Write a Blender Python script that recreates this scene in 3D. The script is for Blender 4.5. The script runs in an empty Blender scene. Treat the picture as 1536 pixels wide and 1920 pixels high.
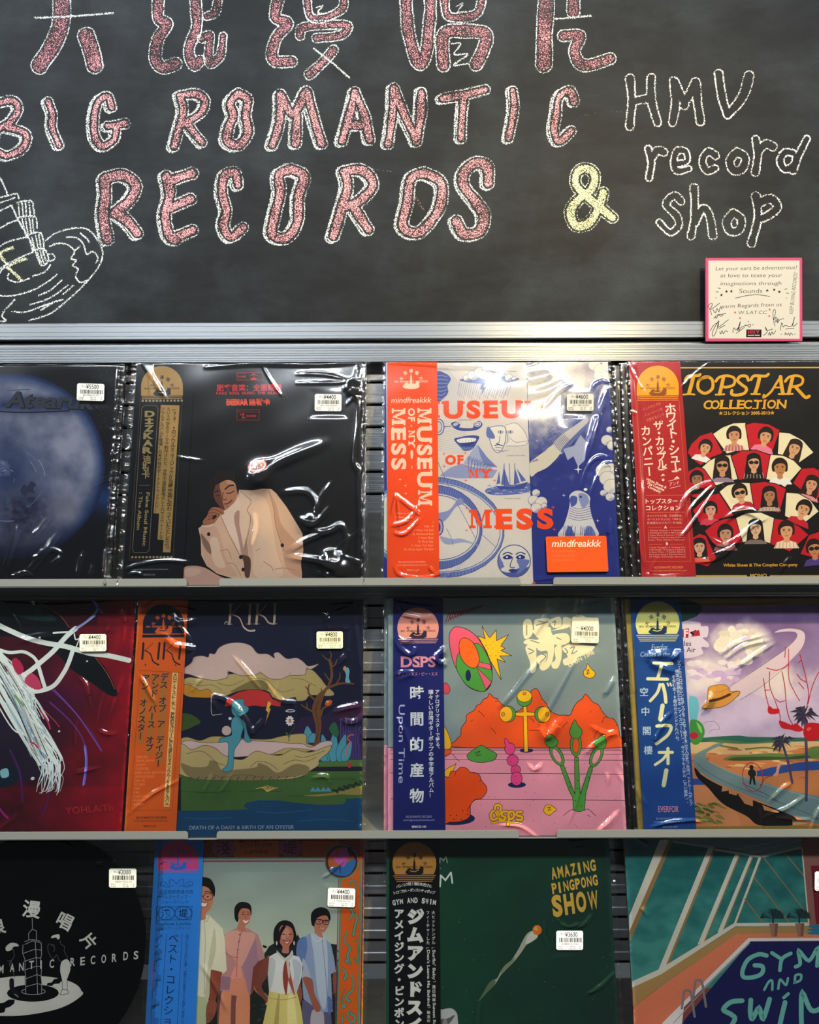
import bpy, bmesh, math, random
import numpy as np
from mathutils import Vector, Matrix, noise, geometry

# ---------------------------------------------------------------- camera, light, exposure
SC = bpy.context.scene
COL = SC.collection
F_PX, DIST, ROLL = 1420.0, 1.04, 0.0036          # focal length in px of the 1536x1920 frame, distance to the ledge fronts
W, H = 1536.0, 1920.0

cam = bpy.data.cameras.new('camera')
cam.sensor_fit = 'VERTICAL'; cam.sensor_height = 36.0; cam.lens = F_PX / H * 36.0
cam.clip_start = 0.05
cam_ob = bpy.data.objects.new('camera', cam); COL.objects.link(cam_ob)
cam_ob.location = (0, -DIST, 0)
cam_ob.rotation_euler = (Matrix.Rotation(ROLL, 3, 'Y') @ Matrix.Rotation(math.pi / 2, 3, 'X')).to_euler()
SC.camera = cam_ob

SC.view_settings.view_transform = 'Standard'
SC.view_settings.look = 'None'
SC.view_settings.gamma = 1.0
SC.view_settings.use_curve_mapping = False
SC.view_settings.exposure = 0.0

world = bpy.data.worlds.new('world'); SC.world = world
world.use_nodes = True
world.node_tree.nodes['Background'].inputs[0].default_value = (0.85, 0.92, 1.0, 1)
world.node_tree.nodes['Background'].inputs[1].default_value = 0.08

def lamp(name, kind, loc, target, energy, color, **k):
    l = bpy.data.lights.new(name, kind); l.energy = energy; l.color = color
    for a, b in k.items(): setattr(l, a, b)
    o = bpy.data.objects.new(name, l); COL.objects.link(o); o.location = loc
    o.rotation_euler = (Vector(target) - Vector(loc)).to_track_quat('-Z', 'Y').to_euler()
    return o

# warm track spot just above and in front of the wall, then a cool ceiling panel and two added fill tubes
lamp('track_spot', 'SPOT', (0.50, -1.02, 0.97), (0.05, 0.05, -0.45), 82, (1.0, 0.73, 0.28), spot_size=2.1, spot_blend=0.9, shadow_soft_size=0.032)
lamp('ceiling_panel', 'AREA', (-1.0, -1.0, 1.45), (-0.3, 0, 0.1), 9, (0.80, 0.90, 1.0), shape='RECTANGLE', size=0.35, size_y=0.25)
lamp('fill_tube', 'AREA', (0.9, -3.1, 2.35), (0.1, 0, -0.6), 56, (0.86, 0.93, 1.0), shape='RECTANGLE', size=1.3, size_y=0.06)
lamp('fill_tube.001', 'AREA', (-0.9, -3.1, 2.35), (-0.1, 0, -0.6), 56, (0.86, 0.93, 1.0), shape='RECTANGLE', size=1.3, size_y=0.06)

lamp('added_line_light', 'AREA', (0.0, -1.9, 1.95), (0.0, 0, -0.35), 100, (0.84, 0.92, 1.0), shape='RECTANGLE', size=6.0, size_y=0.022)  # unseen long strip, added so the sleeve folds catch bright streaks
# the shop's other small ceiling spots, further off and to the sides
for i, p in enumerate(((-1.7, -1.4, 1.35), (1.9, -1.5, 1.45), (-2.7, -2.6, 1.5), (2.8, -2.4, 1.3), (-3.0, -1.6, 0.5), (3.0, -2.0, 0.35))):
    lamp('ceiling_spot' + ('.%03d' % i if i else ''), 'SPOT', p, (0, 0, -0.25), 30, (1.0, 0.95, 0.84) if i % 2 else (0.86, 0.93, 1.0), spot_size=1.6, spot_blend=0.6, shadow_soft_size=0.05)

# ---------------------------------------------------------------- geometry of the view
LEAN = math.radians(10.8)
CR, SR = math.cos(ROLL), math.sin(ROLL)

def ray(u, v):
    """direction through a pixel, with depth 1 along +Y"""
    a, b = u - W / 2, v - H / 2
    x = a * CR + b * SR; y = -a * SR + b * CR
    return x / F_PX, -y / F_PX

def at_depth(u, v, y):
    rx, rz = ray(u, v); t = y + DIST
    return Vector((rx * t, y, rz * t))

LIP_Z = [at_depth(768, v, 0).z for v in (1097.0, 1571.5, 2046.0)]     # undersides of the three ledge fronts
BOT_Y = 0.006
def bot_z(row): return LIP_Z[row] + 0.0004

def on_record(u, v, row):
    """pixel -> (x, s) on the leaning front plane of a row's records (s = distance up from the bottom edge)"""
    rx, rz = ray(u, v); sn, cs = math.sin(LEAN), math.cos(LEAN)
    # point = (rx t, t-DIST, rz t); s: y = BOT_Y + s sn ; z = zb + s cs
    zb = bot_z(row)
    # t - DIST - BOT_Y = s sn ; rz t - zb = s cs
    s = (rz * (DIST + BOT_Y) - zb) / (cs - rz * sn)
    t = DIST + BOT_Y + s * sn
    return rx * t, s

# ---------------------------------------------------------------- materials
def hexlin(h, g=1.0):
    r = [int(h[i:i + 2], 16) / 255 for i in (0, 2, 4)]
    return tuple(g * (c / 12.92 if c <= .04045 else ((c + .055) / 1.055) ** 2.4) for c in r)

def mat(name, base, rough=0.5, metal=0.0, spec=0.5):
    m = bpy.data.materials.new(name); m.use_nodes = True
    b = m.node_tree.nodes['Principled BSDF']
    if isinstance(base, str): base = hexlin(base)
    b.inputs['Base Color'].default_value = (*base, 1)
    b.inputs['Roughness'].default_value = rough; b.inputs['Metallic'].default_value = metal
    b.inputs['Specular IOR Level'].default_value = spec
    return m

def nd(m, t, **k):
    n = m.node_tree.nodes.new(t)
    for a, b in k.items():
        if a in n.inputs: n.inputs[a].default_value = b
        else: setattr(n, a, b)
    return n
def lk(m, a, b): m.node_tree.links.new(a, b)

def noisy(m, scale, lo, hi, detail=4, stretch=(1, 1, 1), rough_amt=None):
    """object-space noise between two colours"""
    b = m.node_tree.nodes['Principled BSDF']
    tc = nd(m, 'ShaderNodeTexCoord'); mp = nd(m, 'ShaderNodeMapping'); mp.inputs['Scale'].default_value = stretch
    nz = nd(m, 'ShaderNodeTexNoise'); nz.inputs['Scale'].default_value = scale; nz.inputs['Detail'].default_value = detail
    mx = nd(m, 'ShaderNodeMix', data_type='RGBA')
    mx.inputs[6].default_value = (*hexlin(lo), 1); mx.inputs[7].default_value = (*hexlin(hi), 1)
    lk(m, tc.outputs['Object'], mp.inputs[0]); lk(m, mp.outputs[0], nz.inputs['Vector'])
    lk(m, nz.outputs[0], mx.inputs[0]); lk(m, mx.outputs[2], b.inputs['Base Color'])
    if rough_amt:
        mr = nd(m, 'ShaderNodeMapRange'); mr.inputs[3].default_value, mr.inputs[4].default_value = rough_amt
        lk(m, nz.outputs[0], mr.inputs[0]); lk(m, mr.outputs[0], b.inputs['Roughness'])
    return m

M_PRINT = mat('printed_paper', 'ffffff', 0.6, 0, 0.1)
_a = nd(M_PRINT, 'ShaderNodeAttribute', attribute_name='ink')
_tc = nd(M_PRINT, 'ShaderNodeTexCoord')
_n = nd(M_PRINT, 'ShaderNodeTexNoise', Scale=900.0, Detail=2.0)
lk(M_PRINT, _tc.outputs['Object'], _n.inputs['Vector'])
_mr = nd(M_PRINT, 'ShaderNodeMapRange'); _mr.inputs[3].default_value, _mr.inputs[4].default_value = 0.86, 1.12
lk(M_PRINT, _n.outputs[0], _mr.inputs[0])
_mx = nd(M_PRINT, 'ShaderNodeMix', data_type='RGBA', blend_type='MULTIPLY'); _mx.inputs[0].default_value = 1
lk(M_PRINT, _a.outputs['Color'], _mx.inputs[6]); lk(M_PRINT, _mr.outputs[0], _mx.inputs[7])
lk(M_PRINT, _mx.outputs[2], M_PRINT.node_tree.nodes['Principled BSDF'].inputs['Base Color'])

def film_mat(name, rough, tint=(1, 1, 1), haze=0.0, gain=2.0):
    m = bpy.data.materials.new(name); m.use_nodes = True
    t = m.node_tree; t.nodes.remove(t.nodes['Principled BSDF'])
    tr = nd(m, 'ShaderNodeBsdfTransparent'); tr.inputs[0].default_value = (*tint, 1)
    gl = nd(m, 'ShaderNodeBsdfGlossy'); gl.inputs['Roughness'].default_value = rough
    g2 = nd(m, 'ShaderNodeBsdfGlossy'); g2.inputs['Roughness'].default_value = rough * 3.2
    gm = nd(m, 'ShaderNodeMixShader'); gm.inputs[0].default_value = 0.22
    lk(m, gl.outputs[0], gm.inputs[1]); lk(m, g2.outputs[0], gm.inputs[2])
    fr = nd(m, 'ShaderNodeFresnel'); fr.inputs[0].default_value = 1.5
    mu = nd(m, 'ShaderNodeMath', operation='MULTIPLY'); mu.inputs[1].default_value = gain
    lk(m, fr.outputs[0], mu.inputs[0])
    mx = nd(m, 'ShaderNodeMixShader'); lk(m, mu.outputs[0], mx.inputs[0]); lk(m, tr.outputs[0], mx.inputs[1]); lk(m, gm.outputs[0], mx.inputs[2])
    out = mx
    if haze:
        df = nd(m, 'ShaderNodeBsdfDiffuse'); df.inputs[0].default_value = (.8, .8, .8, 1)
        m2 = nd(m, 'ShaderNodeMixShader'); m2.inputs[0].default_value = haze
        lk(m, mx.outputs[0], m2.inputs[1]); lk(m, df.outputs[0], m2.inputs[2]); out = m2
    lk(m, out.outputs[0], t.nodes['Material Output'].inputs[0])
    return m
M_FILM = film_mat('clear_film', 0.045)
M_CLEAR = film_mat('clear_vinyl_sleeve', 0.05, (0.86, 0.85, 0.84), 0.0, 1.1)

M_ALU = noisy(mat('brushed_aluminium', '9a9c9e', 0.3, 0.92), 60, '787b7e', '9c9e9e', 6, (1, 30, 260), (0.36, 0.46))
M_SLAT = noisy(mat('slat_panel_metal', 'a9abab', 0.36, 0.6), 40, '808285', 'acaeae', 5, (2, 20, 240), (0.34, 0.5))
def brush(m, strength=0.5):
    """fine horizontal brushing that spreads reflections up and down"""
    tc = nd(m, 'ShaderNodeTexCoord'); mp = nd(m, 'ShaderNodeMapping'); mp.inputs['Scale'].default_value = (3, 40, 1400)
    nz = nd(m, 'ShaderNodeTexNoise', Scale=1.0, Detail=3.0); bp = nd(m, 'ShaderNodeBump', Strength=strength, Distance=0.0006)
    lk(m, tc.outputs['Object'], mp.inputs[0]); lk(m, mp.outputs[0], nz.inputs['Vector']); lk(m, nz.outputs[0], bp.inputs['Height'])
    lk(m, bp.outputs[0], m.node_tree.nodes['Principled BSDF'].inputs['Normal'])
_b = M_ALU.node_tree.nodes['Principled BSDF']; _b.inputs['Anisotropic'].default_value = 0.85; _b.inputs['Anisotropic Rotation'].default_value = 0.25
_t = nd(M_ALU, 'ShaderNodeTangent', direction_type='RADIAL', axis='Z'); lk(M_ALU, _t.outputs[0], _b.inputs['Tangent'])
brush(M_ALU, 0.15); brush(M_SLAT)
M_GROOVE = mat('groove_shadow_black', '0c0c0c', 0.8)
M_LEDGE = noisy(mat('painted_ledge_steel', '9c9d97', 0.5, 0.0, 0.4), 900, '6b6c66', '84857d', 3)
M_PLATE = noisy(mat('ledge_back_steel', '8f8f86', 0.38, 0.7), 30, '7f8080', 'a5a59a', 4, (1, 4, 4), (0.34, 0.45))
M_JACKET = {}
def jacket_mat(h):
    if h not in M_JACKET: M_JACKET[h] = mat('jacket_card_' + h, h, 0.6, 0, 0.3)
    return M_JACKET[h]

# chalkboard paint: dusty smears on dark slate
M_BOARD = mat('chalkboard_paint', '202426', 0.6, 0, 0.16)
b = M_BOARD.node_tree.nodes['Principled BSDF']
tc = nd(M_BOARD, 'ShaderNodeTexCoord')
n1 = nd(M_BOARD, 'ShaderNodeTexNoise', Scale=5.0, Detail=5.0, Roughness=0.6)
mp = nd(M_BOARD, 'ShaderNodeMapping'); mp.inputs['Scale'].default_value = (7, 1, 22); mp.inputs['Rotation'].default_value = (0, 0.5, 0)
n2 = nd(M_BOARD, 'ShaderNodeTexNoise', Scale=1.0, Detail=6.0, Roughness=0.7)
n3 = nd(M_BOARD, 'ShaderNodeTexNoise', Scale=900.0, Detail=2.0)
lk(M_BOARD, tc.outputs['Object'], n1.inputs['Vector']); lk(M_BOARD, tc.outputs['Object'], mp.inputs[0]); lk(M_BOARD, mp.outputs[0], n2.inputs['Vector']); lk(M_BOARD, tc.outputs['Object'], n3.inputs['Vector'])
def math_node(m, op, a, b_, clamp=False):
    n = nd(m, 'ShaderNodeMath', operation=op, use_clamp=clamp)
    for i, q in enumerate((a, b_)):
        if isinstance(q, (int, float)): n.inputs[i].default_value = q
        else: lk(m, q, n.inputs[i])
    return n.outputs[0]
r1 = nd(M_BOARD, 'ShaderNodeMapRange'); r1.inputs[1].default_value, r1.inputs[2].default_value = 0.46, 0.80
lk(M_BOARD, n1.outputs[0], r1.inputs[0])
r2 = nd(M_BOARD, 'ShaderNodeMapRange'); r2.inputs[1].default_value, r2.inputs[2].default_value = 0.42, 0.75
lk(M_BOARD, n2.outputs[0], r2.inputs[0])
r3 = nd(M_BOARD, 'ShaderNodeMapRange'); r3.inputs[1].default_value, r3.inputs[2].default_value = 0.4, 0.7
lk(M_BOARD, n3.outputs[0], r3.inputs[0])
dust = math_node(M_BOARD, 'MULTIPLY', math_node(M_BOARD, 'ADD', math_node(M_BOARD, 'MULTIPLY', r1.outputs[0], 0.55), math_node(M_BOARD, 'MULTIPLY', r2.outputs[0], 0.24)), math_node(M_BOARD, 'ADD', math_node(M_BOARD, 'MULTIPLY', r3.outputs[0], 0.6), 0.35), True)
mx = nd(M_BOARD, 'ShaderNodeMix', data_type='RGBA'); mx.inputs[6].default_value = (*hexlin('090b0d'), 1); mx.inputs[7].default_value = (*hexlin('464e53'), 1)
lk(M_BOARD, dust, mx.inputs[0]); lk(M_BOARD, mx.outputs[2], b.inputs['Base Color'])

# chalk: grains of pink, white or yellow over the board, thinner where the stroke was light
M_CHALK = mat('chalk', 'ffffff', 0.95, 0, 0.1)
b = M_CHALK.node_tree.nodes['Principled BSDF']
at = nd(M_CHALK, 'ShaderNodeAttribute', attribute_name='chalk')
tc = nd(M_CHALK, 'ShaderNodeTexCoord')
n1 = nd(M_CHALK, 'ShaderNodeTexNoise', Scale=760.0, Detail=2.0, Roughness=0.6)
lk(M_CHALK, tc.outputs['Object'], n1.inputs['Vector'])
cov = math_node(M_CHALK, 'MULTIPLY', math_node(M_CHALK, 'SUBTRACT', math_node(M_CHALK, 'ADD', math_node(M_CHALK, 'MULTIPLY', at.outputs['Alpha'], 0.42), n1.outputs[0]), 0.745), 9.0, True)
lk(M_CHALK, at.outputs['Color'], b.inputs['Base Color']); lk(M_CHALK, cov, b.inputs['Alpha'])

# ---------------------------------------------------------------- object helpers
def link(name, me, m=None, parent=None):
    o = bpy.data.objects.new(name, me); COL.objects.link(o)
    if m is not None and me is not None: me.materials.append(m)
    if parent is not None: o.parent = parent
    return o
def props(o, label=None, cat=None, group=None, kind=None):
    for k, v in (('label', label), ('category', cat), ('group', group), ('kind', kind)):
        if v: o[k] = v
    return o
def empty(name, loc, rot=(0, 0, 0)):
    o = bpy.data.objects.new(name, None); COL.objects.link(o); o.location = loc; o.rotation_euler = rot
    o.empty_display_size = 0.05
    return o
def me_from(verts, faces, name='mesh', smooth=False):
    me = bpy.data.meshes.new(name); me.from_pydata([tuple(v) for v in verts], [], faces)
    if smooth: me.polygons.foreach_set('use_smooth', [True] * len(me.polygons))
    me.update(); return me
def boxes(lst, name='mesh', bevel=0):
    bm = bmesh.new()
    for (x0, y0, z0, x1, y1, z1) in lst:
        r = bmesh.ops.create_cube(bm, size=1)
        for v in r['verts']:
            v.co = Vector(((x0 + x1) / 2 + v.co.x * (x1 - x0), (y0 + y1) / 2 + v.co.y * (y1 - y0), (z0 + z1) / 2 + v.co.z * (z1 - z0)))
    if bevel:
        bmesh.ops.bevel(bm, geom=bm.edges[:], offset=bevel, segments=2, affect='EDGES')
    me = bpy.data.meshes.new(name); bm.to_mesh(me); bm.free(); return me
def extrude_x(profile, x0, x1, name='mesh'):
    """closed (y, z) outline pulled along X"""
    n = len(profile)
    vs = [(x0, y, z) for y, z in profile] + [(x1, y, z) for y, z in profile]
    fs = [(i, (i + 1) % n, n + (i + 1) % n, n + i) for i in range(n)] + [tuple(range(n))[::-1], tuple(range(n, 2 * n))]
    me = me_from(vs, fs, name)
    bm = bmesh.new(); bm.from_mesh(me); bmesh.ops.recalc_face_normals(bm, faces=bm.faces[:]); bm.to_mesh(me); bm.free()
    return me

# ---------------------------------------------------------------- text glyphs and flat artwork
_GL = {}
def glyphs(s, bold=0.0):
    k = (s, bold)
    if k not in _GL:
        cu = bpy.data.curves.new('glyph', 'FONT'); cu.body = s; cu.size = 1; cu.offset = bold; cu.resolution_u = 4
        o = bpy.data.objects.new('glyph', cu); COL.objects.link(o)
        dg = bpy.context.evaluated_depsgraph_get(); dg.update()
        me = bpy.data.meshes.new_from_object(o.evaluated_get(dg))
        v = np.empty(len(me.vertices) * 3, 'f'); me.vertices.foreach_get('co', v)
        v = v.reshape(-1, 3)[:, :2].astype(float)
        f = [tuple(p.vertices) for p in me.polygons]
        bpy.data.objects.remove(o); bpy.data.meshes.remove(me); bpy.data.curves.remove(cu)
        _GL[k] = (v, f)
    return _GL[k]

def crom(pts, closed=False, n=6):
    P = [np.array(p, float) for p in pts]
    if len(P) < 3: return [tuple(p) for p in P]
    N = len(P); out = []
    for i in range(N if closed else N - 1):
        a, b, c, d = (P[(i - 1) % N], P[i], P[(i + 1) % N], P[(i + 2) % N]) if closed else (P[max(i - 1, 0)], P[i], P[i + 1], P[min(i + 2, N - 1)])
        for k in range(n):
            t = k / n
            out.append(tuple(.5 * (2 * b + (c - a) * t + (2 * a - 5 * b + 4 * c - d) * t * t + (3 * b - a - 3 * c + d) * t ** 3)))
    if not closed: out.append(tuple(P[-1]))
    return out

def clip_poly(p, quad):
    """Sutherland-Hodgman against a convex quad given clockwise on screen"""
    n = len(quad)
    for i in range(n):
        ax, ay = quad[i]; bx, by = quad[(i + 1) % n]; o = []
        def side(q): return (bx - ax) * (q[1] - ay) - (by - ay) * (q[0] - ax)
        for j in range(len(p)):
            c, d = p[j], p[(j + 1) % len(p)]; sc_, sd = side(c), side(d)
            if sc_ >= 0: o.append(c)
            if (sc_ >= 0) != (sd >= 0):
                t = sc_ / (sc_ - sd); o.append((c[0] + (d[0] - c[0]) * t, c[1] + (d[1] - c[1]) * t))
        p = o
        if len(p) < 3: return []
    return p

class Art:
    """flat printed artwork: coloured shapes on one sheet, drawn in photo pixels and mapped onto the sheet's plane"""
    def __init__(s, mapper, height, gain=1.0, clip=None):
        s.map, s.h, s.g, s.clip = mapper, height, gain, clip
        s.v, s.f, s.c, s.layer = [], [], [], 0
        s.n0, s.grid = 0, {}                      # first vertex of the shape being drawn; highest sheet used per 4 px cell
        s.o = (0, 0, 1.0); s.spans = []
    def T(s, x0, y0, sc): s.o = (x0, y0, sc); return s
    def q(s, p): return (s.o[0] + p[0] / s.o[2], s.o[1] + p[1] / s.o[2])
    def _tri(s, pts, col):
        if s.clip:
            pts = clip_poly(pts, s.clip)
            if len(pts) < 3: return
        i = len(s.v); s.spans.append((i, i + len(pts)))
        s.v += [(x, y, s.layer) for x, y in pts]; s.c += [col] * len(pts)
        for k in range(1, len(pts) - 1): s.f.append((i, i + k, i + k + 1))
    def _poly(s, pts, col):
        if len(pts) == 3 or len(pts) == 4 and s._convex(pts): s._tri(pts, col); return
        tr = geometry.tessellate_polygon([[Vector((x, y, 0)) for x, y in pts]])
        for t in tr: s._tri([pts[k] for k in t], col)
    @staticmethod
    def _convex(p):
        sg = [(p[(i + 1) % 4][0] - p[i][0]) * (p[(i + 2) % 4][1] - p[(i + 1) % 4][1]) - (p[(i + 1) % 4][1] - p[i][1]) * (p[(i + 2) % 4][0] - p[(i + 1) % 4][0]) for i in range(4)]
        return all(x >= 0 for x in sg) or all(x <= 0 for x in sg)
    def col(s, c): return hexlin(c, s.g) if isinstance(c, str) else c
    def up(s):
        """close the shape drawn so far: it lies just above whatever it overlaps"""
        if s.n0 == len(s.v): return
        cells = set(); k = s.n0; g = s.grid
        for a, b_ in s.spans:
            xs = [p[0] for p in s.v[a:b_]]; ys = [p[1] for p in s.v[a:b_]]
            for i in range(int(min(xs) // 4), int(max(xs) // 4) + 1):
                for j in range(int(min(ys) // 4), int(max(ys) // 4) + 1): cells.add((i, j))
        l = max((g.get(c, 0) for c in cells), default=0) + 1
        for c in cells: g[c] = l
        s.v[s.n0:] = [(p[0], p[1], l) for p in s.v[s.n0:]]
        s.layer = max(s.layer, l); s.n0 = len(s.v); s.spans = []
    def P(s, c, pts, sm=0, raw=False):
        """filled polygon (sm=1: smooth outline)"""
        s.up(); pts = [p if raw else s.q(p) for p in pts]
        if sm: pts = crom(pts, True)
        s._poly(pts, s.col(c)); return s
    def R(s, c, x0, y0, x1, y1): return s.P(c, [(x0, y0), (x1, y0), (x1, y1), (x0, y1)])
    def E(s, c, cx, cy, rx, ry=None, rot=0, n=28):
        ry = rx if ry is None else ry; a = math.radians(rot)
        s.up(); pts = []
        for k in range(n):
            t = 2 * math.pi * k / n; x, y = rx * math.cos(t), ry * math.sin(t)
            pts.append(s.q((cx + x * math.cos(a) - y * math.sin(a), cy + x * math.sin(a) + y * math.cos(a))))
        s._tri(pts, s.col(c)); return s
    def L(s, c, w, pts, sm=1, keep=False, taper=None, cap=True):
        """stroke, w in photo px; taper=(w0, w1) multiplies the ends; a mitred ribbon with rounded ends"""
        if not keep: s.up()
        pts = [s.q(p) for p in pts]
        if sm and len(pts) > 2: pts = crom(pts, False, 5)
        p2 = [pts[0]]
        for p in pts[1:]:
            if math.hypot(p[0] - p2[-1][0], p[1] - p2[-1][1]) > 0.05: p2.append(p)
        col = s.col(c); n = len(p2)
        if n < 2: return s
        wid = [w / 2 * (1 if not taper else taper[0] + (taper[1] - taper[0]) * i / (n - 1)) for i in range(n)]
        d = []
        for (x0, y0), (x1, y1) in zip(p2[:-1], p2[1:]):
            l = math.hypot(x1 - x0, y1 - y0); d.append(((x1 - x0) / l, (y1 - y0) / l))
        def half(p, r, ang):
            if r < .5: return
            s._tri([(p[0] + r * math.cos(ang + math.pi * (k / 6 - .5)), p[1] + r * math.sin(ang + math.pi * (k / 6 - .5))) for k in range(7)], col)
        prev = None
        for i in range(n):
            (x, y), r = p2[i], wid[i]
            if i == 0: tx, ty = d[0]; k = 1
            elif i == n - 1: tx, ty = d[-1]; k = 1
            else:
                tx, ty = d[i - 1][0] + d[i][0], d[i - 1][1] + d[i][1]; l = math.hypot(tx, ty)
                if l < .9:                                   # sharp turn: end this ribbon and start another just above it
                    nx, ny = -d[i - 1][1], d[i - 1][0]
                    e = ((x + nx * r, y + ny * r), (x - nx * r, y - ny * r)); s._tri([prev[1], e[1], e[0], prev[0]], col)
                    if cap: half((x, y), r, math.atan2(d[i - 1][1], d[i - 1][0]))
                    s.up(); nx, ny = -d[i][1], d[i][0]; prev = ((x + nx * r, y + ny * r), (x - nx * r, y - ny * r)); continue
                tx, ty, k = tx / l, ty / l, 2 / l
            nx, ny = -ty * k, tx * k
            e = ((x + nx * r, y + ny * r), (x - nx * r, y - ny * r))
            if prev: s._tri([prev[1], e[1], e[0], prev[0]], col)
            prev = e
        if cap and w > 1.6:
            half(p2[0], wid[0], math.atan2(-d[0][1], -d[0][0])); half(p2[-1], wid[-1], math.atan2(d[-1][1], d[-1][0]))
        return s
    def O(s, c, w, pts, sm=1):
        """closed outline"""
        p = list(pts)
        if sm: p = crom(p, True, 5)
        return s.L(c, w, p + [p[0]], 0)
    def PO(s, c, lc, w, pts, sm=1):
        s.P(c, pts, sm); s.O(lc, w, pts, sm); return s
    def EO(s, c, lc, w, cx, cy, rx, ry=None, rot=0):
        ry = rx if ry is None else ry
        if c: s.E(c, cx, cy, rx, ry, rot)
        a = math.radians(rot); pts = []
        for k in range(28):
            t = 2 * math.pi * k / 28; x, y = rx * math.cos(t), ry * math.sin(t)
            pts.append((cx + x * math.cos(a) - y * math.sin(a), cy + x * math.sin(a) + y * math.cos(a)))
        return s.O(lc, w, pts, 0)
    def X(s, t, x, y, size, c, al='l', w=None, rot=0, bold=0.0, shear=0.0, ysc=1.0, keep=False):
        """text, baseline at (x, y); w: fit to this width"""
        if bold > 0: bold = min(bold, .022 if any(q in 'MNWmw' or ord(q) > 0x3fff for q in t) else .05)
        v, f = glyphs(t, bold)
        if len(v) == 0: return s
        if not keep: s.up()
        x0, x1 = v[:, 0].min(), v[:, 0].max(); sx = size if w is None else w / (x1 - x0)
        off = {'l': x0, 'c': (x0 + x1) / 2, 'r': x1}[al]
        gx = (v[:, 0] - off) * sx + shear * v[:, 1] * size; gy = -v[:, 1] * size * ysc
        a = math.radians(rot); ca, sa = math.cos(a), math.sin(a)
        px = x + gx * ca - gy * sa; py = y + gx * sa + gy * ca
        pts = [s.q(p) for p in zip(px, py)]; col = s.col(c)
        for t_ in f: s._tri([pts[k] for k in t_][::-1], col)
        return s
    def VT(s, t, x1, y1, x2, y2, size, c, bold=0.0, sx=1.0):
        """vertical text, one upright character after the other from (x1,y1) to (x2,y2)"""
        s.up(); n = len(t); col = s.col(c)
        for i, ch in enumerate(t):
            k = (i + .5) / n; cx, cy = x1 + (x2 - x1) * k, y1 + (y2 - y1) * k
            if ch in ' 　': continue
            tilt = -math.atan2(x2 - x1, y2 - y1)
            if bold > .03 and ord(ch) > 0x3fff: bold = .03
            v, f = glyphs(ch, bold); 
            if len(v) == 0: continue
            if ch in 'ー−…「」『』（）()―～':
                gx = -(v[:, 1] - .38) * size; gy = (v[:, 0] - .5) * size; gx, gy = gx, gy
            else:
                mx_ = .5 if ord(ch) > 255 else (v[:, 0].min() + v[:, 0].max()) / 2
                gx = (v[:, 0] - mx_) * size * sx; gy = -(v[:, 1] - .38) * size
                if ch in '、。': gx += .55 * size; gy -= .55 * size
            pts = [s.q((cx + a * math.cos(tilt) - b_ * math.sin(tilt), cy + a * math.sin(tilt) + b_ * math.cos(tilt))) for a, b_ in zip(gx, gy)]
            for t_ in f: s._tri([pts[q] for q in t_][::-1], col)
        return s
    def G(s, x0, y0, x1, y1, step, fn, inside=None):
        """printed picture area: colour worked out point by point on a grid (crop coordinates)"""
        s.up(); nx, ny = max(1, int((x1 - x0) / step)), max(1, int((y1 - y0) / step))
        i0 = len(s.v); s.spans.append((i0, i0 + (nx + 1) * (ny + 1)))
        for j in range(ny + 1):
            for i in range(nx + 1):
                p = (x0 + (x1 - x0) * i / nx, y0 + (y1 - y0) * j / ny)
                q = s.q(p)
                if s.clip: q = clamp_quad(q, s.clip)
                s.v.append((*q, s.layer)); cc = fn(*p); s.c.append(tuple(s.g * max(0, k) for k in lin255(cc)))
        for j in range(ny):
            for i in range(nx):
                if inside and not inside(x0 + (x1 - x0) * (i + .5) / nx, y0 + (y1 - y0) * (j + .5) / ny): continue
                a = i0 + j * (nx + 1) + i; s.f.append((a, a + 1, a + nx + 2, a + nx + 1))
        return s
    def mesh(s, name):
        s.up()
        st = min(6e-6, 0.0016 / (s.layer + 1))
        co = [s.map(u, v, s.h + l * st) for u, v, l in s.v]
        used = sorted({i for f in s.f for i in f}); idx = {k: j for j, k in enumerate(used)}
        me = bpy.data.meshes.new(name); me.from_pydata([co[k] for k in used], [], [tuple(idx[k] for k in f) for f in s.f])
        ca = me.color_attributes.new('ink', 'FLOAT_COLOR', 'POINT')
        ca.data.foreach_set('color', np.array([(*s.c[k], 1.0) for k in used], 'f').ravel())
        me.materials.append(M_PRINT); me.update()
        return me

def lin255(c): return [(k / 255 / 12.92 if k <= 10.3 else ((k / 255 + .055) / 1.055) ** 2.4) if k > 0 else 0 for k in c]
def clamp_quad(p, quad):
    if len(clip_poly([(p[0] - .01, p[1] - .01), (p[0] + .01, p[1] - .01), (p[0], p[1] + .01)], quad)) >= 3: return p
    best = None
    for i in range(4):
        a, b_ = np.array(quad[i]), np.array(quad[(i + 1) % 4]); t = np.dot(np.array(p) - a, b_ - a) / np.dot(b_ - a, b_ - a)
        q = a + (b_ - a) * min(1, max(0, t)); d = np.hypot(*(q - np.array(p)))
        if best is None or d < best[0]: best = (d, tuple(q))
    return best[1]
def fbm(x, y, k=0.0, oct_=4): return noise.fractal(Vector((x, y, k)), 1.0, 2.0, oct_)
def mix(a, b, t):
    t = min(1, max(0, t)); return tuple(p + (q - p) * t for p, q in zip(a, b))

# ---------------------------------------------------------------- the wall, rails and ledges
X0, X1 = -1.0, 1.0
WALL_Y = 0.094
pitch = 0.0334                                    # slat pitch
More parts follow.
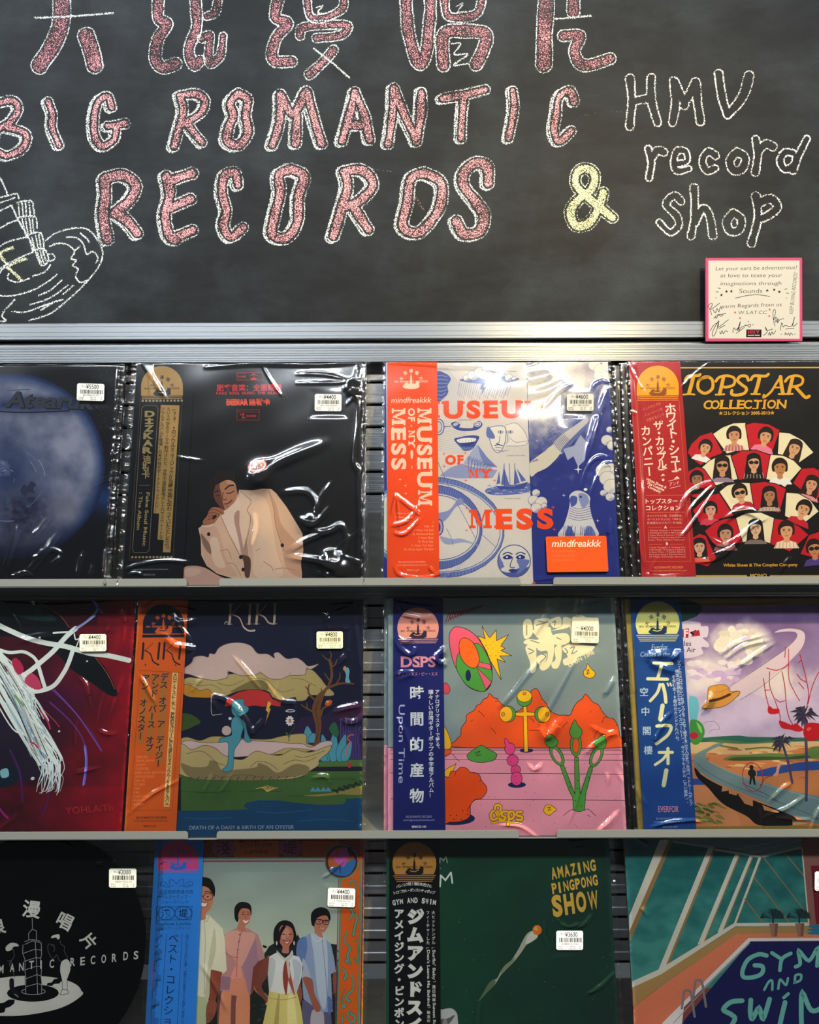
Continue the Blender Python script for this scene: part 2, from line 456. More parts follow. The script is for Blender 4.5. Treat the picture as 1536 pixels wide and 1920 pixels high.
# slatted metal back wall: stepped slats with a black groove between them
prof_v, prof_f, grv_f = [], [], []
z = at_depth(768, 694, WALL_Y).z + 0.5 * pitch
verts, faces, mats = [], [], []
def strip(y0, z0, y1, z1, mi):
    i = len(verts); verts.extend([(X0, y0, z0), (X1, y0, z0), (X1, y1, z1), (X0, y1, z1)]); faces.append((i, i + 1, i + 2, i + 3)); mats.append(mi)
g0 = at_depth(768, 715, WALL_Y).z
for k in range(-3, 27):
    top = g0 - k * pitch
    gh = 0.0034
    strip(WALL_Y, top + pitch - gh, WALL_Y, top + pitch * 0.42, 0)           # lower band of the slat face
    strip(WALL_Y, top + pitch * 0.42, WALL_Y - 0.0012, top + pitch * 0.38, 0)
    strip(WALL_Y - 0.0012, top + pitch * 0.38, WALL_Y - 0.0012, top + 0.002, 0)
    strip(WALL_Y - 0.0012, top + 0.002, WALL_Y, top, 0)
    strip(WALL_Y, top, WALL_Y + 0.008, top, 1); strip(WALL_Y + 0.008, top, WALL_Y + 0.008, top - gh, 1); strip(WALL_Y + 0.008, top - gh, WALL_Y, top - gh, 1)
me = me_from(verts, faces, 'wall_back'); me.materials.append(M_SLAT); me.materials.append(M_GROOVE)
me.polygons.foreach_set('material_index', mats)
props(link('wall_back', me), kind='structure')

def z_at(v, y): return at_depth(768, v, y).z
# aluminium rail across the head of the slat wall
zt, zb_ = z_at(646, 0.070), z_at(677.5, 0.070)
hgt = zt - zb_
pr = [(0.094, zt + 0.006), (0.082, zt + 0.006), (0.080, zt), (0.070, zt)]
for q in (0.12, 0.2, 0.34, 0.5, 0.62, 0.78, 0.9): pr += [(0.070, zt - hgt * q), (0.0706, zt - hgt * q - 0.0003), (0.0706, zt - hgt * q - 0.0008), (0.070, zt - hgt * q - 0.0011)]
pr += [(0.070, zb_), (0.094, zb_)]
props(link('trim_1', extrude_x(pr, X0, X1, 'trim_1'), M_ALU), kind='structure')

# chalkboard with its aluminium frame
BOARD_Y = 0.084
bz = z_at(603, 0.074); bt = z_at(-130, BOARD_Y)
board = empty('chalkboard', (0, BOARD_Y, bz))
props(board, 'black chalkboard with chalk shop lettering mounted above the record rows', 'chalkboard')
def in_board(me):
    me.transform(Matrix.Translation((0, -BOARD_Y, -bz))); return me
link('board_panel', in_board(boxes([(X0, BOARD_Y, bz - 0.004, X1, BOARD_Y + 0.009, bt)], 'board_panel')), M_BOARD, board)
fz0, fz1 = z_at(603, 0.073), z_at(635, 0.073)
fh = fz0 - fz1
pr = [(0.093, fz0 - 0.001), (0.076, fz0), (0.0738, fz0 - 0.0008), (0.073, fz0 - 0.002)]
for q in (0.22, 0.55, 0.8): pr += [(0.073, fz0 - fh * q), (0.0734, fz0 - fh * q - 0.0003), (0.0734, fz0 - fh * q - 0.0006), (0.073, fz0 - fh * q - 0.0009)]
pr += [(0.073, fz1 + 0.001), (0.074, fz1), (0.093, fz1)]
props(link('frame_rail', in_board(extrude_x(pr, X0, X1, 'frame_rail')), M_ALU, board), 'brushed aluminium frame rail along the bottom of the board')
link('frame_backing', in_board(boxes([(X0, 0.0885, z_at(650, 0.0885), X1, 0.0935, bz)], 'frame_backing')), M_GROOVE, board)

# three record ledges: tray, back plate and a front lip with two finger notches
NOTCH = [[(349, 410), (975, 1037)], [(348, 402), (969, 1040)], [(350, 404), (969, 1040)]]
ROWN = ('upper', 'middle', 'lowest')
for r in range(3):
    zl = LIP_Z[r]; lh = 0.0100
    e = empty('display_ledge', (0, 0, zl))
    props(e, ('long grey steel ledge carrying the top row of records', 'long grey steel ledge carrying the middle row of records', 'long grey steel ledge carrying the bottom row of records')[r], 'shelf', 'record ledges on the slatted wall')
    link('tray', boxes([(X0, 0.0012, -0.0015, X1, 0.092, 0.0)], 'tray'), M_LEDGE, e)
    link('back_plate', boxes([(X0, 0.0895, 0.0, X1, 0.0915, 0.0985)], 'back_plate'), M_PLATE, e)
    xs = [X0]
    for a, b_ in NOTCH[r]: xs += [at_depth(a, 1090 + 475 * r, 0).x, at_depth(b_, 1090 + 475 * r, 0).x]
    xs.append(X1); v_ = []; f_ = []
    for k in range(0, len(xs), 2):
        a, b_ = xs[k], xs[k + 1]; c = 0.0036
        ol = [(a, 0), (b_, 0)]
        ol += [(b_, lh - c), (b_ - c * .3, lh - c * .3), (b_ - c, lh)] if k < len(xs) - 2 else [(b_, lh)]
        ol += [(a + c, lh), (a + c * .3, lh - c * .3), (a, lh - c)] if k > 0 else [(a, lh)]
        i, n = len(v_), len(ol)
        v_ += [(x, 0.0, z_) for x, z_ in ol] + [(x, 0.0016, z_) for x, z_ in ol]
        f_ += [tuple(range(i, i + n)), tuple(range(i + n, i + 2 * n))[::-1]] + [(i + j, i + n + j, i + n + (j + 1) % n, i + (j + 1) % n) for j in range(n)]
    me = me_from(v_, f_, 'front_lip')
    bm = bmesh.new(); bm.from_mesh(me); bmesh.ops.recalc_face_normals(bm, faces=bm.faces[:]); bm.to_mesh(me); bm.free()
    link('front_lip', me, M_LEDGE, e)

# ---------------------------------------------------------------- chalk writing
class Chalk:
    """chalk strokes kept as grains: white or pink density worked out from the distance to hand-drawn strokes"""
    def __init__(s, u0, v0, u1, v1, step=1.6):
        s.u0, s.v0, s.st = u0, v0, step
        s.nx, s.ny = int((u1 - u0) / step) + 1, int((v1 - v0) / step) + 1
        s.U, s.V = np.meshgrid(u0 + np.arange(s.nx) * step, v0 + np.arange(s.ny) * step)
        s.rgb = np.zeros((s.ny, s.nx, 3)); s.a = np.zeros((s.ny, s.nx))
        s.rnd = np.random.RandomState(4)
    def dist(s, strokes, pad):
        P = np.concatenate([np.array(p) for p in strokes])
        i0 = max(0, int((P[:, 0].min() - pad - s.u0) / s.st)); i1 = min(s.nx, int((P[:, 0].max() + pad - s.u0) / s.st) + 2)
        j0 = max(0, int((P[:, 1].min() - pad - s.v0) / s.st)); j1 = min(s.ny, int((P[:, 1].max() + pad - s.v0) / s.st) + 2)
        sl = (slice(j0, j1), slice(i0, i1)); U, V = s.U[sl], s.V[sl]
        D = np.full(U.shape, 1e9)
        for p in strokes:
            for (x0, y0), (x1, y1) in zip(p[:-1], p[1:]):
                dx, dy = x1 - x0, y1 - y0; l2 = dx * dx + dy * dy + 1e-9
                t = np.clip(((U - x0) * dx + (V - y0) * dy) / l2, 0, 1)
                D = np.minimum(D, np.hypot(U - x0 - t * dx, V - y0 - t * dy))
        return sl, D
    def put(s, sl, a, rgb):
        cur = s.a[sl]; m = a > cur
        s.rgb[sl][m] = rgb; s.a[sl] = np.maximum(cur, a)
    def letter(s, strokes, r, fill=None, ring='e4e6e0', rw=4.0, gap=1.0, fa=0.66, ra=0.72, shift=(0, 0)):
        st = [crom(p, False, 6) for p in strokes]
        sl, D = s.dist(st, r + rw + gap + 6)
        wob = np.array([[noise.noise(Vector((u * .03, v * .03, r))) for u in s.U[sl][0]] for v in s.V[sl][:, 0]])
        D2 = D + wob * 2.2
        if shift != (0, 0):
            s2, Db = s.dist([[(x + shift[0], y + shift[1]) for x, y in p] for p in st], r + rw + gap + 12)
            k = np.clip(1.6 - np.abs(Db - r - 1) / 2.0, 0, 1) * .8
            s.put(s2, k, hexlin(ring, .9))
            inside = np.zeros_like(s.a, bool); ii = np.zeros(s.a[sl].shape, bool); ii[D2 < r + gap] = True; inside[sl] = ii
            s.a[inside] = 0
        if fill: 
            k = np.clip((r - D2) / 2.5, 0, 1) * (fa + .18 * wob)
            s.put(sl, k, hexlin(fill, .9))
        c = r + gap + rw / 2
        k = np.clip(1.5 - np.abs(D2 - c) / (rw / 2), 0, 1) * (ra + .3 * wob)
        s.put(sl, k, hexlin(ring, .9))
    def line(s, p, w=3.0, c='d4d8d4', a=0.85, sm=1):
        p = crom(p, False, 6) if sm and len(p) > 2 else p
        sl, D = s.dist([p], w + 3)
        s.put(sl, np.clip(1.4 - D / (w / 2 + .4), 0, 1) * a, hexlin(c, .9))
    def blob(s, p, c, a=.8):
        q = crom(p, True, 5)
        for j in range(s.ny):
            pass
    def build(s, name):
        y = BOARD_Y - 0.0004
        keep = s.a > 0.03
        cell = keep[:-1, :-1] | keep[1:, :-1] | keep[:-1, 1:] | keep[1:, 1:]
        # colour bleeds one cell outwards so that the thinned rims keep their own colour
        for ax in (0, 1):
            for d in (1, -1):
                z0 = np.roll(s.rgb, d, ax); m = (s.rgb.sum(2) == 0) & (z0.sum(2) > 0); s.rgb[m] = z0[m]
        jj, ii = np.nonzero(cell); idx = -np.ones((s.ny, s.nx), int)
        cs = [(jj, ii), (jj, ii + 1), (jj + 1, ii + 1), (jj + 1, ii)]
        u_ = np.zeros((s.ny, s.nx), bool)
        for a, b_ in cs: u_[a, b_] = True
        idx[u_] = np.arange(u_.sum())
        A, B = s.U[u_] - W / 2, s.V[u_] - H / 2
        t = y + DIST
        co = np.stack([(A * CR + B * SR) / F_PX * t, np.full(A.shape, y - BOARD_Y), -(-A * SR + B * CR) / F_PX * t - bz], 1)
        F = np.stack([idx[a, b_] for a, b_ in cs], 1)
        me = bpy.data.meshes.new(name); me.from_pydata(co.tolist(), [], F.tolist())
        ca = me.color_attributes.new('chalk', 'FLOAT_COLOR', 'POINT')
        ca.data.foreach_set('color', np.concatenate([s.rgb[u_], s.a[u_][:, None]], 1).astype('f').ravel())
        me.update()
        return link(name, me, M_CHALK, board)

def sc(off, k, *strokes): return [[(off[0] + x / k, off[1] + y / k) for x, y in st] for st in strokes]
PINK, WHT = 'f0a6aa', 'dfe2dd'
ch = Chalk(-14, -14, 1550, 480)
c1 = lambda *s: sc((0, 0), 2, *s)
c2 = lambda *s: sc((768, 0), 2, *s)
# title characters, cut off by the top of the frame
big = dict(fill='e49aa2', ring=WHT, fa=.55)
def ribbon(pts, r0, **k): ch.letter(pts, r0, rw=3, gap=.3, ra=.8, **{**big, **k})
ribbon(c1([(246, -20), (240, 90), (205, 170), (160, 235)]), 14.5); ribbon(c1([(336, 125), (358, 190), (368, 235)]), 14.5)
ch.line(c1([(145, 57), (280, 52), (437, 41)])[0], 4)
ribbon(c1([(612, -20), (606, 60), (640, 85), (606, 140), (594, 210), (620, 248), (672, 232)]), 9.5)
ribbon(c1([(745, -20), (752, 90), (722, 180), (738, 238), (762, 222)]), 9); ribbon(c1([(770, 140), (800, 128), (795, 190), (800, 235), (838, 205), (850, 130)]), 6.5); ribbon(c1([(832, -10), (820, 40), (790, 56)]), 6)
ribbon(c1([(1062, -20), (1046, 60), (1092, 85), (1048, 140), (1036, 220), (1105, 228)]), 9.5)
ribbon(c1([(1165, -20), (1178, 60), (1240, 62), (1296, 30), (1305, -20)]), 6.5); ch.line(c1([(1200, 25), (1225, 20), (1205, 45), (1235, 48)])[0], 3)
ribbon(c1([(1138, 132), (1150, 100), (1230, 92), (1318, 95), (1290, 130), (1200, 140)]), 7); ribbon(c1([(1262, 185), (1225, 230), (1172, 278)]), 8); ch.line(c1([(1190, 180), (1260, 235), (1322, 290)])[0], 3.5)
ribbon(c1([(1536, -20), (1545, 120), (1582, 240), (1612, 190), (1626, 60), (1628, -20)]), 10)
ribbon(c2([(146, -20), (160, 62), (262, 55), (288, -10)]), 7); ribbon(c2([(140, 245), (142, 130), (220, 118), (296, 128), (292, 180), (264, 242)]), 11)
ch.line(c2([(170, 165), (205, 165), (180, 205), (232, 205), (178, 245), (230, 240)])[0], 3); ch.line(c2([(190, 25), (215, 15), (195, 45), (225, 45)])[0], 3)
ribbon(c2([(528, -20), (520, 120), (516, 245)]), 13.5); ribbon(c2([(630, -20), (628, 50)]), 10); ch.line(c2([(560, 75), (620, 70), (695, 64)])[0], 3.5)
ribbon(c2([(590, 138), (650, 140), (630, 200), (668, 250), (765, 226)]), 9.5)
# BIG ROMANTIC / RECORDS
P = dict(fill=PINK, ring=WHT)
def let(r, *strokes, sh=(-5, 2)): ch.letter(list(strokes), r, shift=sh, rw=3.2, **P)
let(7, *c1([(5, 375), (60, 368), (80, 400), (50, 445), (5, 470)], [(40, 468), (105, 490), (100, 540), (40, 572), (0, 558)], [(-14, 380), (-10, 470), (-14, 560)]))
let(6.5, *c1([(192, 372), (208, 420), (206, 470), (232, 535)]))
let(7, *c1([(430, 395), (415, 355), (380, 372), (364, 430), (366, 500), (395, 540), (438, 515), (446, 470)], [(415, 466), (478, 456)]))
let(7, *c1([(686, 352), (698, 410), (680, 480), (662, 545)], [(686, 352), (745, 346), (780, 372), (762, 420), (700, 458)], [(715, 460), (745, 500), (768, 530)]))
let(8, *c1([(905, 346), (940, 372), (932, 430), (940, 495), (905, 540), (862, 525), (870, 470), (886, 430), (875, 380), (905, 346)]))
let(8, *c1([(1064, 352), (1060, 450), (1032, 540)], [(1066, 355), (1110, 425), (1160, 340)], [(1126, 430), (1120, 535)], [(1164, 345), (1188, 440), (1216, 535)]))
let(7.5, *c1([(1342, 345), (1322, 430), (1292, 528)], [(1342, 345), (1378, 430), (1396, 522)], [(1318, 468), (1366, 468)]))
let(7.5, *c1([(1488, 332), (1482, 440), (1466, 538)], [(1490, 335), (1522, 420), (1572, 525)], [(1592, 345), (1588, 440), (1572, 530)]))
let(7, *c2([(135, 372), (190, 362), (240, 352), (295, 338)], [(216, 360), (208, 440), (204, 520)]))
let(6.5, *c2([(398, 342), (402, 410), (382, 522)]))
let(7, *c2([(628, 385), (612, 345), (572, 368), (562, 430), (552, 490), (572, 535), (616, 495)]))
let(9.5, *c1([(402, 665), (404, 730), (396, 800), (410, 888)], [(405, 660), (470, 650), (516, 685), (500, 735), (440, 792)], [(445, 790), (488, 825), (522, 868)]))
let(9, *c1([(632, 655), (645, 720), (628, 800), (640, 870), (665, 890)], [(640, 672), (728, 645)], [(645, 775), (722, 740)], [(655, 888), (728, 858)]))
let(8, *c1([(902, 690), (890, 645), (852, 655), (842, 720), (858, 785), (846, 840), (872, 885), (918, 852)]))
let(9, *c1([(1100, 632), (1148, 660), (1128, 740), (1124, 830), (1080, 888), (1028, 872), (1040, 800), (1058, 720), (1056, 652), (1100, 632)]))
let(9, *c1([(1300, 640), (1312, 700), (1284, 800), (1258, 885)], [(1300, 640), (1370, 638), (1408, 690), (1365, 745), (1310, 772)], [(1335, 775), (1388, 858)]))
let(9, *sc((0, 0), 1, [(800, 325), (832, 345), (826, 395), (790, 436), (760, 424), (768, 380), (776, 335), (800, 325)]))
let(9.5, *c2([(304, 690), (300, 630), (258, 612), (214, 650), (214, 700), (262, 765), (288, 815), (268, 872), (212, 878), (184, 832)]))
# ampersand in pale yellow
ch.letter(c2([(770, 822), (700, 765), (635, 700), (640, 650), (675, 636), (705, 665), (690, 715), (640, 755), (612, 800), (630, 850), (680, 842), (715, 790), (735, 728)]), 8.5, fill='d9d9a6', ring='dcdfc8', rw=3, fa=.85)
# outlined small words
def hol(r, *s): ch.letter(list(s), r, fill=None, ring='e2ded8', rw=3.4, ra=.82)
hol(5, *c2([(838, 300), (845, 390), (836, 478)], [(918, 298), (918, 380), (942, 466)], [(845, 388), (918, 372)]))
hol(5, *c2([(1002, 312), (1008, 400), (996, 465)], [(1008, 315), (1044, 385), (1082, 315)], [(1044, 385), (1042, 402)], [(1085, 315), (1092, 400), (1102, 464)]))
hol(5.5, *c2([(1172, 285), (1182, 370), (1204, 440)], [(1204, 440), (1262, 370), (1286, 292)]))
hol(4.6, *c2([(904, 565), (916, 620), (908, 672)], [(915, 605), (938, 572), (964, 578)]))
hol(3.6, *c2([(1008, 622), (1050, 612), (1046, 576), (1015, 574), (1000, 615), (1015, 648), (1058, 640)]))
hol(4, *c2([(1158, 592), (1130, 576), (1108, 610), (1124, 648), (1156, 640)]))
hol(4.6, *c2([(1238, 578), (1268, 600), (1258, 640), (1225, 648), (1212, 612), (1238, 578)]))
hol(4.6, *c2([(1308, 532), (1316, 590), (1306, 655)], [(1316, 580), (1345, 550), (1372, 560)]))
hol(4.4, *c2([(1448, 585), (1420, 582), (1400, 612), (1418, 645), (1450, 628), (1460, 598)], [(1500, 532), (1468, 595), (1448, 650)]))
hol(3.8, *c2([(1026, 762), (1000, 740), (972, 775), (1008, 815), (1018, 850), (985, 878), (945, 840)]))
hol(4.6, *c2([(1076, 712), (1078, 800), (1064, 892)], [(1080, 845), (1108, 790), (1132, 815), (1145, 890)]))
hol(4.6, *c2([(1222, 806), (1252, 830), (1244, 872), (1212, 876), (1198, 842), (1222, 806)]))
hol(4.8, *c2([(1308, 745), (1314, 830), (1290, 920)], [(1322, 770), (1362, 755), (1388, 785), (1362, 812), (1325, 830)]))
# stray scratches and smudges
ch.line(c2([(0, 690), (30, 740), (60, 785)])[0], 6, 'b98d8c', .5); ch.line(c1([(1400, 632), (1475, 642)])[0], 3, 'a3a7a6', .4); ch.line(c2([(650, 440), (760, 425), (850, 428)])[0], 2.5, '9aa09c', .35)
ch.build('chalk_lettering')

ch = Chalk(-14, 300, 240, 602, 1.5)
c3 = lambda *s: [ch.line(p, 3.2) for p in sc((0, 280), 3.072, *s)]
c3([(-30, 120), (8, 140), (40, 200), (58, 250)], [(-20, 268), (60, 250), (110, 240), (122, 268)], [(-20, 300), (60, 276), (100, 262)],
   [(-20, 355), (70, 310), (85, 320), (110, 375), (140, 430), (180, 500), (215, 570)], [(110, 290), (190, 280), (205, 320), (212, 372)], [(118, 300), (125, 370)], [(140, 295), (148, 372)], [(160, 292), (165, 370)], [(180, 290), (188, 372)],
   [(110, 378), (212, 372), (225, 440)], [(140, 385), (155, 465)], [(160, 385), (172, 470)], [(180, 380), (192, 470)], [(198, 380), (206, 465)], [(110, 380), (165, 480)],
   [(-20, 460), (60, 410), (118, 392)], [(160, 482), (245, 466), (265, 560)], [(175, 490), (200, 570)], [(195, 490), (215, 570)], [(218, 480), (232, 565)], [(235, 475), (248, 560)],
   [(-20, 560), (60, 515), (175, 488)], [(200, 568), (262, 558), (290, 620), (250, 655), (215, 575)], [(225, 580), (248, 640)], [(242, 570), (262, 640)], [(258, 570), (276, 630)],
   [(-20, 690), (60, 640), (140, 600), (205, 575)], [(290, 590), (318, 590), (325, 615), (300, 630)], [(300, 650), (270, 690), (200, 715)], [(60, 700), (55, 730), (110, 748), (180, 728)],
   [(-30, 735), (40, 660), (70, 650)], [(275, 510), (330, 470), (430, 442), (510, 445), (560, 490), (598, 560), (598, 620), (560, 690), (480, 780), (380, 870), (290, 935), (175, 970)],
   [(298, 545), (340, 528), (400, 535), (440, 575), (420, 615), (450, 625), (430, 655), (460, 675), (445, 715), (470, 752), (510, 742)], [(395, 492), (450, 495), (490, 530), (510, 590), (545, 575), (575, 610), (565, 640)], [(475, 470), (510, 500), (525, 520)],
   [(-30, 790), (10, 825), (90, 825), (200, 795), (280, 750), (340, 705)], [(232, 828), (300, 795), (365, 740)], [(180, 878), (290, 845), (400, 770)], [(75, 918), (160, 920), (260, 885), (370, 850)], [(370, 822), (432, 770)], [(245, 910), (330, 860)],
   [(95, 848), (60, 885), (35, 910), (20, 945), (42, 970), (-20, 975)], [(470, 545), (440, 570)])
for p in sc((0, 280), 3.072, [(-10, 600), (30, 570), (85, 550)], [(10, 590), (45, 640), (60, 660)], [(50, 660), (100, 635), (160, 615)], [(60, 670), (95, 700), (135, 740)]): ch.line(p, 7, 'd8d9b4', .8)
ch.build('chalk_drawing')

# ---------------------------------------------------------------- a record on a ledge
class Rec:
    def __init__(s, row, ul, ur, vtop, card, label, cat='record', name='record_sleeve', group=None, dy=0.0):
        zb = bot_z(row); vb = H / 2 - zb / (DIST + BOT_Y) * F_PX
        s.row, s.xl, s.xr = row, on_record(ul, vb, row)[0], on_record(ur, vb, row)[0]
        s.top = on_record((ul + ur) / 2, vtop, row)[1]; s.xc = (s.xl + s.xr) / 2
        s.root = empty(name, (s.xc, BOT_Y, zb), (-LEAN, 0, 0)); props(s.root, label, cat, group)
        s.quad = [s.px(s.xl, s.top), s.px(s.xr, s.top), s.px(s.xr, 0), s.px(s.xl, 0)]
        w = (s.xr - s.xl) / 2
        if card:
            link('jacket', boxes([(-w, 0.0002, 0, w, 0.0042, s.top)], 'jacket', 0.0005), jacket_mat(card), s.root)
    def px(s, x, q):
        y = BOT_Y + q * math.sin(LEAN); z_ = bot_z(s.row) + q * math.cos(LEAN); t = y + DIST
        a, b_ = x / t * F_PX, -z_ / t * F_PX
        return (W / 2 + a * CR - b_ * SR, H / 2 + a * SR + b_ * CR)
    def map(s, u, v, h):
        x, q = on_record(u, v, s.row); return (x - s.xc, -h, q)
    def cover(s, gain, name='front_cover'): return Art(s.map, 0.0003, gain, s.quad)
    def obi(s, gain, ul, ur):
        zb = bot_z(s.row); vb = H / 2 - zb / (DIST + BOT_Y) * F_PX
        a, b_ = on_record(ul, vb, s.row)[0], on_record(ur, vb, s.row)[0]
        A = Art(s.map, 0.0027, gain, [s.px(a, s.top), s.px(b_, s.top), s.px(b_, 0), s.px(a, 0)]); s.obi_quad = A.clip
        return A
    def add(s, art, name, label=None):
        o = link(name, art.mesh(name), None, s.root)
        if label: o['label'] = label
        return o
    def catch(s, x, q, px_, pq):
        """slope a fold's flank needs, across the fold, to mirror the added line light to the shopper's eye"""
        sn, cs = math.sin(LEAN), math.cos(LEAN)
        p = Vector((x, BOT_Y + q * sn, bot_z(s.row) + q * cs)); v = (p - Vector((0, -DIST, 0))).normalized(); best = None
        for sg in (1, -1):
            for m in np.arange(.06, .8, .03):
                a, b_ = px_ * sg * m, pq * sg * m
                n = Vector((a, -cs + b_ * sn, sn + b_ * cs)).normalized(); r = v - 2 * v.dot(n) * n
                if r.y > -.05: continue
                k = (-1.9 - p.y) / r.y; X_, Z_ = p.x + r.x * k, p.z + r.z * k
                e = abs(Z_ - 1.95) + max(0, abs(X_) - 2.9) + m * .15
                if best is None or e < best[0]: best = (e, m, sg)
        return (best[1], best[2]) if best and best[0] < .9 else (.25, 1)
    def film(s, creases=(), seed=0, ml=7, mr=9, mt=5, rnd=9, flat=(), m=None, h0=0.0042, name='plastic_sleeve', edge=1.0, glare=()):
        k = 1.0 / 1357
        x0, x1, q1 = s.xl - ml * k, s.xr + mr * k, s.top + mt * k
        st = 0.0009 if s.row and name == 'plastic_sleeve' else 0.0014; nx, nq = int((x1 - x0) / st), int(q1 / st)
        Xg, Q = np.meshgrid(np.linspace(x0, x1, nx), np.linspace(0.0, q1, nq))
        R = random.Random(seed); cr = list(creases)
        # short random folds, denser towards the corners and the lower edge
        for _ in range(rnd):
            cx, cq = R.choice([(R.uniform(x0, x1), abs(R.gauss(0, .03))), (R.choice([x0, x1]) + R.gauss(0, .02), R.uniform(0, q1)), (R.uniform(x0, x1), q1 - abs(R.gauss(0, .02))), (R.uniform(x0, x1), R.uniform(0, q1))])
            a = R.uniform(0, math.pi); l = R.uniform(.012, .05); bend = R.gauss(0, .25)
            cr.append(([(cx - l * math.cos(a), cq - l * math.sin(a)), (cx - l * bend * math.sin(a) * .5, cq + l * bend * math.cos(a) * .5), (cx + l * math.cos(a), cq + l * math.sin(a))], R.uniform(.35, .9), R.uniform(1.2, 2.4), True))
        h = np.full(Xg.shape, h0)
        h += 0.0005 * np.sin(Xg * 23 + seed) * np.sin(Q * 19 + seed * 2.1) + 0.0005
        h += 0.00010 * np.sin(Xg * 71 + Q * 37 + seed * 3.3) + 0.00008 * np.sin(Q * 97 - Xg * 44 + seed)
        up_ = (1.0, 1.2, 1.25)[s.row]             # folds raised in the lower rows to catch more highlights
        for c in cr:
            pts, amp, wd = c[0], c[1] * up_, c[2]
            p = list(pts) if len(c) > 3 else [on_record(u, v, s.row) for u, v in pts]
            p = crom(p, False, 6); n = len(p)
            best = np.full(Xg.shape, 1e9); tt = np.zeros(Xg.shape); sd = np.zeros(Xg.shape); mm = np.zeros(Xg.shape)
            for i, ((ax, ay), (bx, by)) in enumerate(zip(p[:-1], p[1:])):
                dx, dy = bx - ax, by - ay; l2 = dx * dx + dy * dy + 1e-12; l = math.sqrt(l2)
                t = np.clip(((Xg - ax) * dx + (Q - ay) * dy) / l2, 0, 1); d = np.hypot(Xg - ax - t * dx, Q - ay - t * dy)
                m_ = d < best; best[m_] = d[m_]; tt[m_] = ((i + t) / (n - 1))[m_]
                if s.row:
                    sl, sg_ = s.catch((ax + bx) / 2, (ay + by) / 2, -dy / l, dx / l)
                    q = ((Xg - ax) * -dy + (Q - ay) * dx) / l * sg_; sd[m_] = (np.sign(q) * d)[m_]; mm[m_] = sl
            fade = np.sin(np.clip(tt, .02, .98) * math.pi) ** .6
            if s.row:          # a fold with one flat flank leaning towards the added line light
                wf = max(wd, 1.5) * .0017; u = sd / wf; H = mm * wf * min(1, .55 + .45 * c[1])
                h += fade * H * np.where(u > 0, np.clip(1 - u, 0, 1), np.exp(-(u / 1.3) ** 2))
            else:
                h += amp * .001 * fade * np.exp(-(best / (wd * .001)) ** 2)
        # soft dents shaped so the film mirrors a lamp as glare: (u, v, lamp position, width in mm)
        for (u, v, lp, sg) in glare:
            gx, gq = on_record(u, v, s.row); sn, cs = math.sin(LEAN), math.cos(LEAN)
            p = Vector((gx, BOT_Y + gq * sn, bot_z(s.row) + gq * cs))
            n = (Vector((0, -DIST, 0)) - p).normalized() + (Vector(lp) - p).normalized()
            nf, ns = -n.y * cs + n.z * sn, n.y * sn + n.z * cs
            gr = np.array([-n.x / nf, -ns / nf]); sl = np.hypot(*gr); sg *= .001; amp = min(sl * sg / .606, .006)
            cx, cq = np.array([gx, gq]) + gr / sl * sg
            h += amp * np.exp(-((Xg - cx) ** 2 + (Q - cq) ** 2) / (2 * sg * sg))
        for (u0, v0, u1, v1) in flat:
            (fx0, fq1), (fx1, fq0) = on_record(u0, v0, s.row), on_record(u1, v1, s.row)
            d = np.maximum(np.maximum(fx0 - Xg, Xg - fx1), np.maximum(fq0 - Q, Q - fq1)); wgt = np.clip(d / .006, 0, 1)
            h = h * wgt + (h0 + .0004) * (1 - wgt)
        # past the card's edges the film pinches down to a crinkled seam
        rr = np.random.RandomState(seed + 1)
        out = np.maximum(np.maximum(s.xl - Xg, Xg - s.xr), 0); seam = np.clip(out / .003, 0, 1)
        nz = np.interp(Q, np.linspace(0, q1, 90), rr.rand(90)) * .0022 + np.interp(Q, np.linspace(0, q1, 30), rr.rand(30)) * .0016
        h = h * (1 - seam) + seam * (0.0012 + edge * (nz + 0.0022 * np.exp(-((out - .0045) / .0012) ** 2)))
        tp = np.clip((Q - s.top) / .003, 0, 1); h = h * (1 - tp) + tp * (.0018 + .0009 * np.sin(Xg * 120 + seed))
        V = np.stack([Xg - s.xc, -h, Q], 2).reshape(-1, 3)
        idx = np.arange(nx * nq).reshape(nq, nx)
        F = np.stack([idx[:-1, :-1], idx[:-1, 1:], idx[1:, 1:], idx[1:, :-1]], 2).reshape(-1, 4)
        me = bpy.data.meshes.new(name); nf_ = len(F)
        me.vertices.add(len(V)); me.vertices.foreach_set('co', V.astype('f').ravel())
        me.loops.add(nf_ * 4); me.loops.foreach_set('vertex_index', F.astype('i').ravel())
        me.polygons.add(nf_); me.polygons.foreach_set('loop_start', np.arange(0, nf_ * 4, 4, dtype='i')); me.polygons.foreach_set('use_smooth', np.ones(nf_, bool))
        me.update(calc_edges=True)
        o = link(name, me, m or M_FILM, s.root)
        return o
    def tag(s, u0, v0, price, w=52, hh=34, rot=1.5, gain=1.0, paper='ecebe4'):
        """white barcode price sticker on the film"""
        A = Art(s.map, 0.0064, min(gain, 1.2) * .8)
        A.T(u0, v0, 1); a = math.radians(rot); ca, sa = math.cos(a), math.sin(a)
        A.q = lambda p: (u0 + p[0] * ca - p[1] * sa, v0 + p[0] * sa + p[1] * ca)
        r = 2.5
        A.P(paper, [(r, 0), (w - r, 0), (w, r), (w, hh - r), (w - r, hh), (r, hh), (0, hh - r), (0, r)])
        ink = '2b2a2a'
        A.X(price, w * .56, hh * .31, 12, ink, 'c', w * .46, bold=.012)
        A.X('税込', w * .25, hh * .22, 4.5, '6b6866', 'c')
        R = random.Random(int(u0)); x = w * .12
        while x < w * .92:
            b_ = R.choice([.8, 1.2, 1.8]); A.R(ink, x, hh * .36, x + b_, hh * .60); x += b_ + R.choice([.7, 1.0, 1.5])
